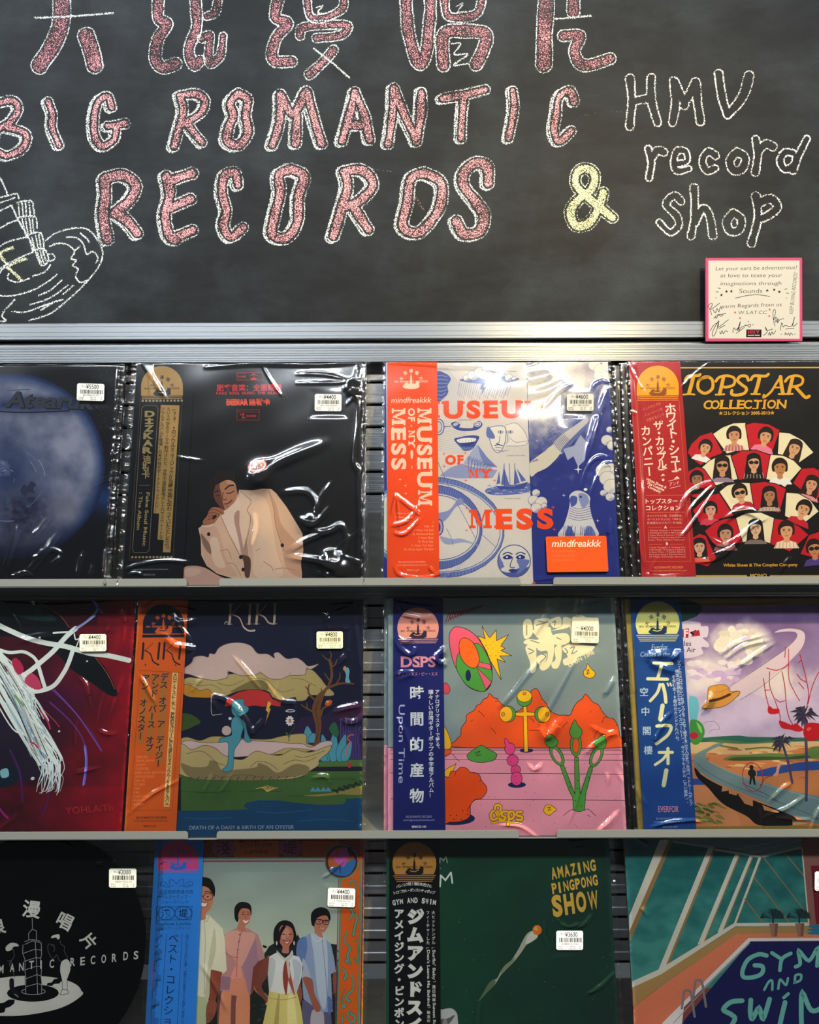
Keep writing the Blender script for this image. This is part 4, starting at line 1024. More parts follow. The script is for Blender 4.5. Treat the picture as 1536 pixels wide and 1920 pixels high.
cloudset(((1350, 600, 25), (1330, 680, 44), (1370, 720, 40), (1360, 900, 50), (1300, 910, 58), (1330, 970, 60), (1360, 1030, 60), (1300, 1080, 26), (1350, 1110, 34)))
cloudset(((790, 1075, 30), (770, 1130, 40), (830, 1145, 44), (790, 1190, 40), (850, 1175, 22)))
A.P('c9c5b8', [(752, 950), (745, 850), (830, 780), (940, 700), (985, 740), (960, 800), (880, 880), (800, 920)], 1)
for k in range(70): x = R_.uniform(750, 960); y = 1610 - x + R_.uniform(-60, 80) - 60; A.L('3c4d98', .8, [(x, y), (x + 10, y - 14), (x + 22, y - 8)])
A.P('b7b6b8', [(930, 690), (1120, 545), (1180, 510), (1175, 560), (1000, 770), (970, 760)], 1); A.P('5464a6', [(990, 740), (1170, 560), (1175, 575), (1060, 700), (1010, 775)], 1)
for k in range(9): A.L('56649c', .9, [(925 + k * 10, 690 - k * 7), (975 + k * 10, 760 - k * 8)])
A.P('9ba3c4', [(1000, 745), (1080, 720), (1130, 640), (1180, 700), (1160, 830), (1110, 880), (1075, 800), (1030, 830)], 0)
for p in ([(1095, 880), (1125, 890)], [(1160, 500), (1172, 492)]): pass
def sparkle(x, y, rr, c): A.P(c, [(x, y - rr), (x + rr * .14, y - rr * .14), (x + rr, y), (x + rr * .14, y + rr * .14), (x, y + rr), (x - rr * .14, y + rr * .14), (x - rr, y), (x - rr * .14, y - rr * .14)])
for x, y, rr in ((1110, 900, 34), (1000, 1095, 14), (1255, 1290, 14), (1165, 495, 12), (800, 680, 10), (1290, 480, 10)): sparkle(x, y, rr, 'd9dbe6')
# sea lion rising from below
A.P('c3c4cc', [(965, 1410), (1000, 1320), (1030, 1230), (1045, 1150), (1045, 1095), (1090, 1062), (1150, 1070), (1198, 1110), (1195, 1160), (1210, 1250), (1238, 1330), (1245, 1410)], 1)
A.P('4a5ca6', [(1010, 1410), (1030, 1330), (1060, 1350), (1080, 1410)], 1); A.P('5f70b2', [(1150, 1410), (1180, 1330), (1220, 1350), (1235, 1410)], 1); A.P('3c4f9e', [(1045, 1130), (1060, 1100), (1100, 1110), (1095, 1160), (1060, 1180)], 1); A.P('7d8abc', [(1110, 1090), (1170, 1090), (1190, 1150), (1140, 1190)], 1)
for k in range(6): A.L('35478f', .9, [(1048 - k * 3, 1175 + k * 18), (1110, 1200 + k * 17), (1198 + k * 3, 1180 + k * 18)])
for k in range(24): x = R_.uniform(1000, 1220); A.L('35478f', .8, [(x, R_.uniform(1320, 1350)), (x - 6, 1400)])
A.E('1c2a78', 1128, 1108, 9); A.E('dfe3ee', 1165, 1052, 14, 11)
O_ = 'e8480f'
slab(A, 'MUSEUM', -80, 500, 122, 935, O_, .05, 0, .15)
slab(A, 'OF', 103, 853, 66, 140, O_, .05); slab(A, 'MY', 282, 956, 62, 175, O_, .05); slab(A, 'MESS', 280, 1340, 140, 640, O_, .05, 0, .15)
for x, y in ((95, 775), (255, 770), (95, 868), (258, 868), (475, 865), (258, 975), (478, 978), (262, 1186), (262, 1355), (918, 1185), (925, 1352), (720, 85)): sparkle(x, y, 16, O_)
A.P(O_, [(755, 1762), (768, 1742), (784, 1762)])
r.add(A, 'front_cover')
A = r.obi(g, 725, 823); A.R('e84c10', 650, 600, 900, 1200); A.T(690, 660, 4.267)
W_ = 'e6cdb8'
emblem(A, 353, 296, 320, None, W_)
A.X('mindfreakkk', 192, 410, 62, W_, 'l', 320, shear=.2, bold=.01)
def slabv(t, x, y, cap, w): slab(A, t, x, y, cap, w, W_, .04, 90, .14)
slabv('MUSEUM', 402, 455, 112, 778); slabv('MESS', 197, 455, 108, 490); slabv('OF', 330, 455, 50, 105); slabv('MY', 330, 632, 50, 135)
for x, y in ((352, 597), (260, 1024), (303, 1073), (305, 1135)): sparkle(x, y, 14, W_)
A.P(W_, [(345, 800), (358, 790), (366, 820), (358, 858), (346, 850)], 1); A.L(W_, 1, [(354, 912), (356, 935)])
for k, t in enumerate(('1', 'Side . B', '7. Misto He Said', '8. Awkward Seal', '9. Navy Blue', '10. Pluto Bay', '11. Have You Ever', '12. Once Upon The End')): A.X(t, 522, 1375 + k * 30.5, 24, 'efa884', 'r')
for k, t in enumerate(('1. Museum of My Mess', '2. Cheese Valley', '3. Oddly Stay')): A.X(t, 215, 1300 + k * 30, 22, 'efa07a', 'l')
A.X('BIG ROMANTIC RECORDS', 350, 1688, 19, 'f3b090', 'c', 215); A.X('www.bigromanticrecords.com', 350, 1712, 19, 'f3b090', 'c', 240); A.X('BRRCD-132', 358, 1754, 19, 'f3b090', 'c', 95)
r.add(A, 'obi_strip', 'orange paper strip with cream upright lettering')
A = Art(r.map, 0.0062, g); A.T(810, 660, 4.042)
A.P('ea4a0e', [(862, 1412), (1304, 1410), (1312, 1418), (1326, 1668), (1318, 1678), (874, 1680), (866, 1672), (856, 1422)]); A.X('mindfreakkk', 900, 1490, 76, 'efc4ae', 'l', 370, shear=.2, bold=.01)
for k in range(3): A.X(('Museum of My Mess', 'limited vinyl edition', 'includes lyric sheet')[k], 902, 1530 + k * 32, 22, 'f0613a', 'l')
r.add(A, 'cover_sticker', 'orange rounded sticker with cream italic word')
r.film([([(735, 965), (745, 930), (752, 1000)], 1, 1.6), ([(745, 930), (770, 950), (790, 965)], 1, 1.6), ([(735, 985), (765, 975), (790, 940)], 1, 1.8), ([(740, 998), (760, 1000), (790, 970)], 1.1, 1.8), ([(728, 680), (820, 686), (900, 692)], .8, 2.4), ([(990, 718), (1010, 712), (1035, 706)], 1.2, 7), ([(995, 745), (1030, 735), (1060, 718)], 1.2, 6), ([(1020, 770), (1045, 740), (1070, 725)], 1, 3),
        ([(1138, 735), (1118, 790), (1100, 850), (1092, 880)], 1.5, 4), ([(1110, 742), (1115, 725), (1130, 718), (1142, 722)], 1, 1.8), ([(1085, 925), (1100, 880), (1120, 860), (1142, 862)], 1.1, 1.7), ([(1095, 960), (1115, 905), (1130, 875), (1150, 872)], 1.1, 1.7), ([(1148, 1030), (1143, 1000), (1145, 975)], 1.1, 3), ([(740, 1060), (752, 1078), (800, 1083), (830, 1070)], .9, 1.8), ([(805, 1062), (815, 1075)], .9, 1.5), ([(1000, 1086), (1080, 1080), (1150, 1086)], .8, 1.6)], 37, rnd=5, ml=5, mr=6, flat=[r.flat(1063, 743), (1018, 1005, 1142, 1080)], edge=1.1, glare=[(1026, 765, SPOT_L, 34), (1000, 712, SPOT_L, 18), (1062, 800, SPOT_L, 9)])
r.tag(1063, 743, '¥4600', 50, 32, .5, g, 'd6d2c6')

# ===== top row, black sleeve of fan portraits with red strip
r = Rec(0, 1201, 1645, 683, '0b0a0a', 'black and gold record sleeve with rows of red and cream fans holding portraits')
A = r.cover(g); A.R('0c0a0a', 1150, 600, 1700, 1200); A.T(1150, 660, 3.979)
Y = 'd6a028'
A.L('d0a34a', 2.4, [(500, 133), (1900, 140)]); A.L('c99a2c', 2.6, [(600, 1686), (990, 1688)]); A.L('c99a2c', 2.6, [(1170, 1690), (1900, 1694)]); A.X('MONO', 1080, 1698, 34, Y, 'c', 124, bold=.04)
def sw(pts, w, **k): A.L(Y, w / 3.979, pts, **k)
# flowing italic capitals
sw([(545, 225), (570, 195), (640, 192), (655, 183)], 22); sw([(605, 198), (590, 260), (572, 320)], 28); sw([(530, 333), (575, 330), (612, 333)], 13)
sw([(715, 200), (650, 225), (640, 290), (690, 325), (745, 290), (745, 225), (700, 200), (650, 225)], 22)
sw([(830, 205), (815, 270), (800, 330)], 26); sw([(772, 235), (800, 205), (860, 195), (910, 215), (905, 262), (850, 280), (825, 275)], 20); sw([(770, 335), (835, 333)], 13)
sw([(1015, 230), (1000, 200), (955, 200), (935, 230), (965, 262), (1000, 290), (985, 325), (930, 340), (890, 332), (892, 305)], 22)
sw([(1035, 225), (1060, 197), (1140, 200), (1165, 185)], 21); sw([(1100, 200), (1085, 265), (1065, 325)], 27); sw([(1035, 333), (1100, 334)], 13)
sw([(1255, 205), (1220, 260), (1180, 320), (1130, 358), (1130, 340)], 17); sw([(1255, 205), (1262, 270), (1272, 330)], 27); sw([(1205, 285), (1265, 285)], 12); sw([(1240, 335), (1300, 335)], 13)
sw([(1345, 215), (1330, 270), (1315, 330)], 26); sw([(1290, 240), (1320, 208), (1380, 198), (1420, 220), (1410, 262), (1350, 280), (1345, 275)], 19); sw([(1365, 280), (1400, 320), (1440, 360), (1468, 352)], 24); sw([(1290, 335), (1345, 334)], 13)
for k, (chh, x, w) in enumerate((('C', 676, 62), ('O', 730, 66), ('L', 800, 60), ('L', 868, 56), ('E', 925, 56), ('C', 975, 62), ('T', 1050, 60), ('I', 1122, 16), ('O', 1150, 66), ('N', 1222, 72))):
    A.X(chh, x, 440, 88, Y, 'l', w, bold=.03, shear=.12)
    if chh in 'LETIN': A.L(Y, 1.6, [(x - 8, 440), (x + 22, 440)]); A.L(Y, 1.6, [(x + 4, 378), (x + 32, 378)])
A.X('★コレクション 2005-2013★', 1000, 485, 31, Y, 'c', 420, bold=.03)
RD, CRM = 'b81424', 'e0d8b8'
def fan(c, pts): A.PO(c, '0a0808', 1.6, pts, 0)
arc = lambda cx, cy, r0, r1, a0, a1: [(cx + r1 * math.cos(math.radians(t)), cy - r1 * math.sin(math.radians(t))) for t in np.linspace(a0, a1, 9)] + [(cx + r0 * math.cos(math.radians(t)), cy - r0 * math.sin(math.radians(t))) for t in np.linspace(a1, a0, 6)]
def fanrow(cx, cy, r0, r1, cuts, cols):
    for (a, b_), c in zip(zip(cuts[:-1], cuts[1:]), cols): fan(c, arc(cx, cy, r0, r1, a, b_))
def head(x, y, k, face='c99a74', hair='1c1210', long=False, glasses=False, top='e0d8c8', tilt=0, pat=None):
    h = lambda a, b_: (x + k * (a * math.cos(tilt) - b_ * math.sin(tilt)), y + k * (a * math.sin(tilt) + b_ * math.cos(tilt)))
    def ell(c, a, b_, rx, ry): q = h(a, b_); A.E(c, q[0], q[1], rx * k, ry * k, math.degrees(tilt), 18)
    A.P(top, [h(-95, 130), h(-70, 85), h(-20, 70), h(20, 70), h(72, 88), h(95, 130)], 0)
    if pat:
        for t in range(-3, 4): A.L(pat, .9, [h(t * 24, 80), h(t * 28, 128)])
    if long: A.P(hair, [h(-62, -10), h(-50, -62), h(0, -82), h(50, -62), h(64, 0), h(72, 100), h(40, 95), h(-45, 95), h(-74, 100)], 1)
    else: A.P(hair, [h(-60, 20), h(-62, -30), h(-30, -74), h(20, -78), h(58, -42), h(60, 20), h(40, 30), h(-40, 30)], 1)
    A.P(face, [h(-18, 40), h(20, 40), h(24, 80), h(0, 92), h(-22, 80)], 0)
    A.P(face, [h(-42, -18), h(-20, -44), h(24, -44), h(44, -18), h(42, 22), h(22, 54), h(2, 64), h(-20, 54), h(-40, 22)], 1)
    A.P(hair, [h(-48, -12), h(-40, -52), h(0, -62), h(44, -50), h(50, -8), h(34, -30), h(4, -36), h(-26, -28)], 1)
    if glasses:
        ell('1a1412', -20, -2, 20, 15); ell('1a1412', 22, -2, 20, 15); A.L('1a1412', 1, [h(-4, -4), h(6, -4)])
    else:
        for sx in (-19, 21): A.L('241510', 1.2, [h(sx - 11, -12), h(sx + 11, -13)]); ell('1f1310', sx, -2, 7, 4)
    A.L('8e5f46', .8, [h(2, 2), h(-3, 20), h(5, 22)]); A.L('8c3a34', 1.2, [h(-12, 36), h(2, 38), h(16, 35)])
def grp(hs):
    for a in hs: head(*a[:3], **(a[3] if len(a) > 3 else {}))
fan(RD, [(555, 765), (585, 700), (650, 640), (742, 612), (822, 772), (735, 805), (655, 862), (600, 822)])
head(690, 730, .82, tilt=.3, top='e6e2e6')
fan(CRM, [(745, 628), (820, 578), (900, 548), (992, 545), (1022, 752), (930, 755), (850, 778)]); head(905, 640, .9, face='c08a68', top='b06a6a', pat='e6d8d0')
fan(RD, [(990, 560), (1050, 545), (1160, 555), (1250, 602), (1185, 782), (1100, 755), (1018, 745)]); head(1140, 650, .92, tilt=.25, top='d77a9a')
fan(CRM, [(1240, 618), (1320, 625), (1420, 680), (1500, 772), (1390, 848), (1310, 800), (1228, 782)]); head(1355, 740, .9, hair='2a1a14', long=True, tilt=.35, top='1c1618')
fan(CRM, [(648, 890), (720, 825), (800, 790), (882, 785), (932, 968), (850, 985), (770, 1015), (690, 960)]); head(815, 865, .95, face='c08c64', long=True, glasses=True, top='8d7a94')
fan(RD, [(880, 795), (960, 755), (1070, 750), (1176, 790), (1140, 968), (1040, 960), (938, 975)]); head(1050, 845, .9, hair='120c0c', long=True, glasses=True, face='c99c80', top='20181c', pat='c4b4a8')
fan(CRM, [(1175, 785), (1270, 792), (1350, 830), (1408, 890), (1282, 1032), (1210, 985), (1140, 970)]); head(1245, 885, .95, face='b07a50', hair='1e120e', top='dfe2e4')
fan(RD, [(560, 905), (630, 870), (680, 890), (770, 1020), (700, 1055), (640, 1110), (560, 1090)]); head(625, 965, .85, face='9a6a50', top='2a1c1e')
fan(RD, [(1408, 890), (1500, 885), (1620, 950), (1600, 1090), (1480, 1125), (1400, 1050), (1340, 1000)]); head(1480, 1010, .9, hair='241410', long=True, tilt=.3, face='c89478', top='d08a98')
fan(CRM, [(790, 1060), (850, 1012), (940, 990), (1022, 995), (1052, 1192), (960, 1200), (890, 1215)]); head(945, 1070, .95, glasses=True, tilt=-.2, top='b02438')
fan(RD, [(1022, 998), (1130, 985), (1220, 1005), (1292, 1042), (1240, 1222), (1140, 1200), (1052, 1192)]); head(1165, 1090, .9, long=True, hair='1c1010', face='a87858', top='b9a898', pat='6a5450')
fan(CRM, [(1290, 1068), (1380, 1075), (1470, 1125), (1535, 1212), (1395, 1322), (1330, 1270), (1278, 1245)]); head(1420, 1195, .95, tilt=.4, top='b81c30')
fan(RD, [(590, 1195), (660, 1130), (720, 1085), (790, 1068), (900, 1238), (800, 1260), (700, 1320), (640, 1290)]); head(725, 1195, .85, face='c89a84', top='c83a58')
fan(RD, [(678, 1352), (760, 1285), (830, 1262), (912, 1255), (962, 1440), (890, 1450), (815, 1512), (740, 1440)]); head(835, 1375, .95, face='b88a72', top='8d5a60')
fan(CRM, [(912, 1255), (990, 1220), (1100, 1215), (1202, 1258), (1180, 1452), (1070, 1420), (962, 1440)]); head(1060, 1335, .9, long=True, face='d0ac90', top='7a6a6a')
fan(RD, [(1200, 1262), (1300, 1275), (1390, 1325), (1458, 1386), (1312, 1512), (1240, 1475), (1170, 1455)]); head(1290, 1355, 1.0, face='cf9c74', hair='26160f', top='e0d4bc', pat='b9543c')
fan(RD, [(1458, 1386), (1540, 1360), (1700, 1400), (1640, 1560), (1500, 1560), (1390, 1530)]); head(1495, 1490, .95, glasses=True, tilt=-.1, face='b98058', top='4a3a86')
fan(RD, [(590, 1400), (640, 1370), (690, 1385), (770, 1555), (700, 1620), (600, 1590)]); head(640, 1470, .85, long=True, face='c8a088', top='d0604c')
A.X('White Shoes & The Couples Company', 1095, 1618, 31, Y, 'c', 555, bold=.03)
r.add(A, 'front_cover')
A = r.obi(g, 1202, 1304); A.R('a81f26', 1150, 600, 1400, 1200); A.T(1150, 660, 3.979)
emblem(A, 335, 342, 312, 'd9a01c', '8a4a18', lines=3)
A.L('c8602c', .8, [(178, 380), (492, 380), (572, 1578), (235, 1578), (178, 380)], 0)
P_ = 'ead9c8'
A.VT('ホワイト・シューズ', 425, 410, 470, 960, 88, P_, .02); A.X('アンド', 455, 1010, 32, P_, 'c', 74, -10); A.L(P_, .8, [(408, 980), (492, 962)]); A.L(P_, .8, [(418, 1035), (498, 1015)])
A.VT('ザ・カップルズ・', 335, 535, 372, 1000, 76, P_, .02); A.VT('カンパニー', 240, 565, 270, 945, 80, P_, .02)
for k, t in enumerate(('インドネシアの', 'ニューシーンを', '代表するバンド')): A.X(t, 225 + k * 14, 470 + k * 40 - 12, 26, 'd88a6a', 'l', 140, -20)
for k, t in enumerate(('White Shoes &', 'The Couples', 'Company')): A.X(t, 240 + k * 6, 970 + k * 28, 27, P_, 'l', (165, 140, 108)[k], 24, .03)
A.L('d2683c', .9, [(240, 1085), (520, 1085)]); A.L('d2683c', .9, [(248, 1212), (530, 1212)])
A.X('トップスター・', 238, 1145, 42, P_, 'l', 268, bold=.02); A.X('コレクション', 240, 1195, 42, P_, 'l', 258, bold=.02)
for k, t in enumerate(('キャリアベスト盤、日本限定盤。', 'ボーナストラックに「70年代」', '日本語セルフカバーを収録。')): A.X(t, 250, 1245 + k * 26, 19, 'dfb8a4', 'l', 260)
A.X('A', 385, 1332, 28, P_, 'c', bold=.04); A.X('B', 395, 1456, 28, P_, 'c', bold=.04)
for q, y0 in ((0, 1352), (1, 1478)):
    A.L('c8602c', .8, [(255, y0 - 28), (360, y0 - 28)]); A.L('c8602c', .8, [(415, y0 - 28), (515, y0 - 28)])
    for k, t in enumerate(('1 Windu Defrina / 2 Hacienda', '3 Nothing to Fear 4 Aksi Kucing', '5 Super Reuni 6 Vakansi / 7 Roma', '8 Today is No Sunday 9 Kisah', 'from The Album Vakansi') if q == 0 else ('1 Senja Menggila / 2 Tentang Cita', '3 Bersandar / 4 Topstar 5 Kampus', '6 Sans Titre / 7 Sabda Alam 8', 'Runaway Song 9 Rented Room', '10 Masa Remadja (bonus)')): A.X(t, 255 + q * 8, y0 + k * 17.5, 15, 'd9a99a', 'l', 268)
A.X('BIG ROMANTIC RECORDS', 405, 1630, 22, 'dc8a4a', 'c', 218, bold=.02); A.X('www.bigromanticrecords.com', 408, 1652, 20, 'dc8a4a', 'c', 266); A.X('BRRCD-126', 410, 1690, 17, 'dc8a4a', 'c', 100)
r.add(A, 'obi_strip', 'red paper strip with yellow half-disc badge')
r.film([([(1188, 692), (1195, 800), (1200, 900), (1206, 1060)], 1.3, 3), ([(1262, 985), (1290, 930), (1340, 905)], 1.3, 2.4), ([(1270, 1015), (1300, 980), (1345, 915)], 1.2, 2), ([(1282, 980), (1300, 950), (1345, 905)], 1, 1.8), ([(1345, 905), (1370, 950), (1375, 970)], 1.1, 2), ([(1320, 1050), (1370, 1030), (1395, 1000), (1440, 970)], 1.2, 2.2), ([(1305, 1055), (1340, 1050), (1370, 1035)], 1.1, 2), ([(1325, 1010), (1355, 1025), (1385, 1008)], 1.1, 2), ([(1350, 985), (1390, 960), (1430, 975)], 1.3, 4), ([(1460, 1078), (1470, 1060), (1480, 1050)], 1, 2.5), ([(1205, 1080), (1240, 1084), (1290, 1080)], .9, 1.7), ([(1195, 985), (1200, 1030), (1206, 1060)], 1, 2)], 53, rnd=6, ml=6)
GRP = 'further copies of the fan portrait record'
for k in (1, 2):
    q = Rec(0, 1201 - 11 * k, 1645 - 11 * k, 683, '0b0a0a', ('black record sleeve edge directly behind the red strip of the fan record', 'black record sleeve edge rearmost behind the fan portrait record')[k - 1], group=GRP)
    q.root.location.y += 0.0085 * k; q.root.location.z += .0003
    q.film([([(1190 - 11 * k, 720), (1194 - 11 * k, 880), (1202 - 11 * k, 1070)], 1.2, 2)], 60 + k, rnd=4, ml=6)

# ===== middle row, crimson sleeve with pale brush strands
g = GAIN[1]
r = Rec(1, -221, 223, 1121, '3a0a12', 'crimson record sleeve with white brush-like strands and a small red signature')
A = r.cover(g); A.R('5a0f1c', -300, 1000, 300, 1700); A.T(0, 1080, 3.84)
def crimson(x, y):
    n = fbm(x * .005, y * .005, 2, 4); t = max(0, min(1, (x - 250) / 650)) * .8 + n * .25 + (.25 if y > 1500 else 0) - (.45 if y < 340 and x < 700 else 0)
    c = mix((58, 14, 26), (150, 16, 30), t); c = mix(c, (36, 14, 30), max(0, 1 - math.hypot((x - 200) / 420, (y - 1050) / 420)))
    return mix(c, (80, 20, 62), .5 * max(0, 1 - math.hypot((x - 450) / 300, (y - 850) / 350)))
A.G(-860, 110, 960, 1850, 17, crimson)
A.P('0d1214', [(-200, 120), (250, 130), (330, 190), (420, 260), (490, 350), (600, 460), (690, 570), (760, 660), (840, 835), (770, 838), (640, 745), (500, 650), (420, 560), (300, 480), (120, 420), (-200, 380)], 1)
A.P('1b2f2c', [(-200, 150), (220, 150), (330, 230), (400, 300), (250, 300), (60, 260), (-200, 260)], 1)
A.L('a8622c', .9, [(240, 130), (330, 200), (430, 270), (490, 350)]); A.L('b0562c', 1.0, [(680, 570), (760, 680), (820, 800)])
A.P('241a2c', [(-200, 900), (60, 1000), (250, 1150), (330, 1330), (250, 1450), (-200, 1400)], 1)
for c, w, p in (('5a2a68', 3, [(330, 770), (450, 880), (560, 1000), (660, 1130), (720, 1240)]), ('8a56b0', 1.4, [(380, 800), (520, 950), (620, 1090), (720, 1245)]), ('62306e', 3, [(350, 890), (480, 1010), (560, 1110), (600, 1200)]), ('6a5cc0', 5, [(600, 1210), (610, 1330), (590, 1480)]), ('8f86d4', 2, [(600, 1220), (605, 1330), (585, 1490)]), ('4a2058', 4, [(60, 1230), (130, 1400), (150, 1600)]), ('4a2058', 3, [(330, 1500), (330, 1600), (290, 1700)]), ('9a2474', 4, [(-20, 1650), (10, 1690), (40, 1720)])): A.L(c, w, p)
S_ = 'dde0d0'
for w, p in ((9.5, [(-40, 320), (60, 370), (200, 430), (330, 465), (470, 490), (640, 540), (760, 555), (920, 592)]), (9, [(110, 725), (200, 670), (300, 590), (380, 520), (470, 420), (540, 360)]), (8, [(60, 700), (180, 800), (280, 808), (380, 770), (450, 680), (490, 600), (520, 510)]), (6, [(-40, 500), (60, 530), (160, 525), (230, 560), (262, 600)]), (7, [(262, 600), (290, 700), (320, 800)]), (3.5, [(380, 392), (430, 388), (500, 385)]), (2.5, [(530, 400), (540, 440), (580, 425)]), (2, [(500, 590), (540, 500), (570, 425)])): A.L(S_, w, p)
A.L('8a94c6', 4, [(540, 360), (620, 310), (690, 240), (690, 190), (640, 140)]); A.L('a8b0d8', 2, [(520, 380), (600, 330), (680, 270)]); A.L('6a70b0', 2.4, [(735, 250), (690, 200), (640, 140)])
R_ = random.Random(9)
for k in range(34):   # the bundle of strands
    t = k / 33; x0, y0 = R_.uniform(-60, 120), 560 + 340 * t + R_.uniform(-30, 30)
    x3, y3 = R_.uniform(280, 440), R_.uniform(1240, 1330)
    A.L(R_.choice(['dfe4d6', 'c6d0cc', 'aebfc4', 'e6e6da', '93a6b4']), R_.uniform(1.0, 4.2), [(x0, y0), (x0 + 130, y0 + 160 + 60 * t), (x3 - 110, 1080 + 60 * t), (x3, y3)])
for p, w in (([(-60, 470), (60, 640), (150, 860), (250, 1080), (320, 1230), (390, 1330)], 11), ([(-60, 560), (60, 760), (170, 960), (260, 1120), (340, 1280)], 12), ([(-60, 640), (40, 860), (150, 1050), (240, 1210), (290, 1320)], 9), ([(-60, 760), (30, 930), (140, 1120), (230, 1270), (275, 1340)], 8), ([(-40, 520), (30, 600), (120, 720), (220, 800)], 12)): A.L(S_, w, p, taper=(1, .6))
for k in range(22):
    x0, y0 = R_.uniform(-40, 90), R_.uniform(560, 900); A.L(R_.choice(['6a6468', '8a5a64', '9fb2b4', '2c2a30', 'b4c4c0']), R_.uniform(.8, 1.6), [(x0, y0), (x0 + 110, y0 + 190), (x0 + 190, y0 + 380), (x0 + 250, y0 + 520)])
for k in range(10):
    x0 = R_.uniform(60, 200); A.L(R_.choice(['dfe4d6', 'cfd6cc']), R_.uniform(1, 2.4), [(x0, 780), (x0 + 80, 880), (x0 + 120 + k * 8, 960 + k * 12)])
for k in range(26):
    x = R_.uniform(290, 440); y = R_.uniform(1280, 1340); ex = x + R_.uniform(-30, 40); A.L('dbe0da', R_.uniform(1, 3.4), [(x, y), (x + R_.uniform(-15, 20), y + 80), (ex, y + R_.uniform(120, 190)), (ex - R_.uniform(0, 40), y + R_.uniform(190, 230))], taper=(1, .3))
A.P('b02848', [(80, 590), (110, 570), (150, 610), (165, 660), (130, 690), (95, 650)], 1); A.P('b83c58', [(170, 740), (215, 680), (270, 720), (290, 790), (230, 790)], 1); A.L('c83050', 3.4, [(210, 1175), (240, 1190), (262, 1215)]); A.L('c03050', 3, [(280, 950), (330, 1020), (352, 1080)]); A.L('c04058', 1.4, [(300, 940), (380, 1020), (420, 1070)]); A.L('7f9a6a', 5, [(100, 840), (130, 880), (160, 910)])
for x, y, q in ((222, 1438, 14), (82, 1450, 12), (415, 1100, 9), (620, 597, 7), (280, 425, 9)): A.E('d8dcd4', x, y, q, q * .8, -20)
A.P('10202c', [(-20, 1380), (60, 1340), (110, 1400), (90, 1470), (-20, 1500)], 1); A.P('8ab8bc', [(-10, 1380), (40, 1365), (50, 1420), (0, 1430)], 1)
A.X('YOHLAiTh', 455, 1700, 100, '3c0610', 'l', 345, -4, ysc=.7); A.X('YOHLAiTh', 458, 1697, 100, 'b0282e', 'l', 342, -4, ysc=.68)
r.add(A, 'front_cover')
r.film([([(-5, 1124), (100, 1130), (230, 1124)], .9, 2), ([(190, 1145), (210, 1146), (232, 1147)], .9, 1.6), ([(204, 1150), (203, 1168), (197, 1182)], 1, 1.6), ([(232, 1140), (236, 1165), (232, 1200)], 1, 1.6), ([(150, 1262), (164, 1280), (172, 1325)], .9, 1.5), ([(196, 1285), (186, 1320), (180, 1358)], .9, 1.5), ([(140, 1440), (158, 1436), (182, 1430)], .9, 1.5), ([(140, 1395), (138, 1370), (142, 1340)], .9, 1.6), ([(185, 1360), (200, 1368), (215, 1365)], .8, 1.4)], 71, mr=4, rnd=7, flat=[r.flat(151, 1185)])
r.tag(151, 1185, '¥4400', 50, 32, 0, g, 'e6dfc0')

# ===== middle row, open shell under a cloud, orange strip
r = Rec(1, 229, 674, 1123, '101628', 'dark blue record sleeve with a painted open shell, tree and seated blue figure')
A = r.cover(g); A.R('15172c', 150, 1000, 760, 1700); A.T(320, 1090, 3.84)
KT = 'b79c84'
A.L(KT, 1.4, [(380, 300), (395, 280), (410, 290)]); A.L(KT, 4.2, [(428, 158), (424, 230), (418, 298)]); A.L(KT, 1, [(405, 156), (450, 156)]); A.L(KT, 1, [(395, 299), (440, 299)]); A.L(KT, 1.3, [(500, 158), (470, 190), (425, 235)]); A.L(KT, 3.6, [(438, 230), (490, 255), (520, 320), (560, 348), (598, 345)], taper=(.5, 1)); 
for x in (568, 748): A.L(KT, 4.2, [(x, 158), (x - 4, 230), (x - 8, 298)]); A.L(KT, 1, [(x - 22, 156), (x + 20, 156)]); A.L(KT, 1, [(x - 30, 299), (x + 14, 299)])
A.L(KT, 4.2, [(622, 158), (618, 230), (612, 298)]); A.L(KT, 1, [(600, 156), (645, 156)]); A.L(KT, 1, [(590, 299), (635, 299)]); A.L(KT, 1.3, [(690, 158), (660, 190), (620, 235)]); A.L(KT, 3, [(632, 230), (670, 250), (700, 290), (735, 300)])
# night hills, reeds, lawn, pond
A.P('2a1c38', [(900, 1000), (1100, 960), (1260, 860), (1400, 900), (1400, 1300), (900, 1300)], 1); A.P('3a1a34', [(1150, 960), (1300, 880), (1370, 920), (1370, 960), (1250, 980)], 1)
for k in range(16): A.L(('4c3f78', '3a3060')[k % 2], 1.6, [(1205 + k * 10, 1280), (1210 + k * 9, 1120), (1215 + k * 10, 980 + (k % 4) * 30)])
A.P('3f5c2c', [(60, 1400), (300, 1400), (900, 1390), (1060, 1300), (1250, 1280), (1370, 1285), (1370, 1640), (60, 1640)], 0)
A.R('1d1a26', 980, 1330, 1370, 1364)
A.P('4a6a34', [(1020, 1300), (1200, 1278), (1370, 1285), (1370, 1330), (1050, 1330)], 0)
A.R('44612e', 40, 1364, 1370, 1400)
for p in ([(60, 1500), (260, 1510), (420, 1500)], [(500, 1505), (640, 1500), (790, 1508)], [(840, 1540), (1000, 1535), (1160, 1530)], [(1150, 1420), (1250, 1418), (1320, 1425)]): A.L('2c431f', 1.2, p)
A.P('163f5e', [(20, 1640), (300, 1640), (545, 1632), (510, 1610), (530, 1585), (620, 1568), (760, 1570), (920, 1592), (1080, 1605), (1230, 1600), (1250, 1580), (1240, 1562), (1370, 1556), (1370, 1900), (20, 1900)], 0)
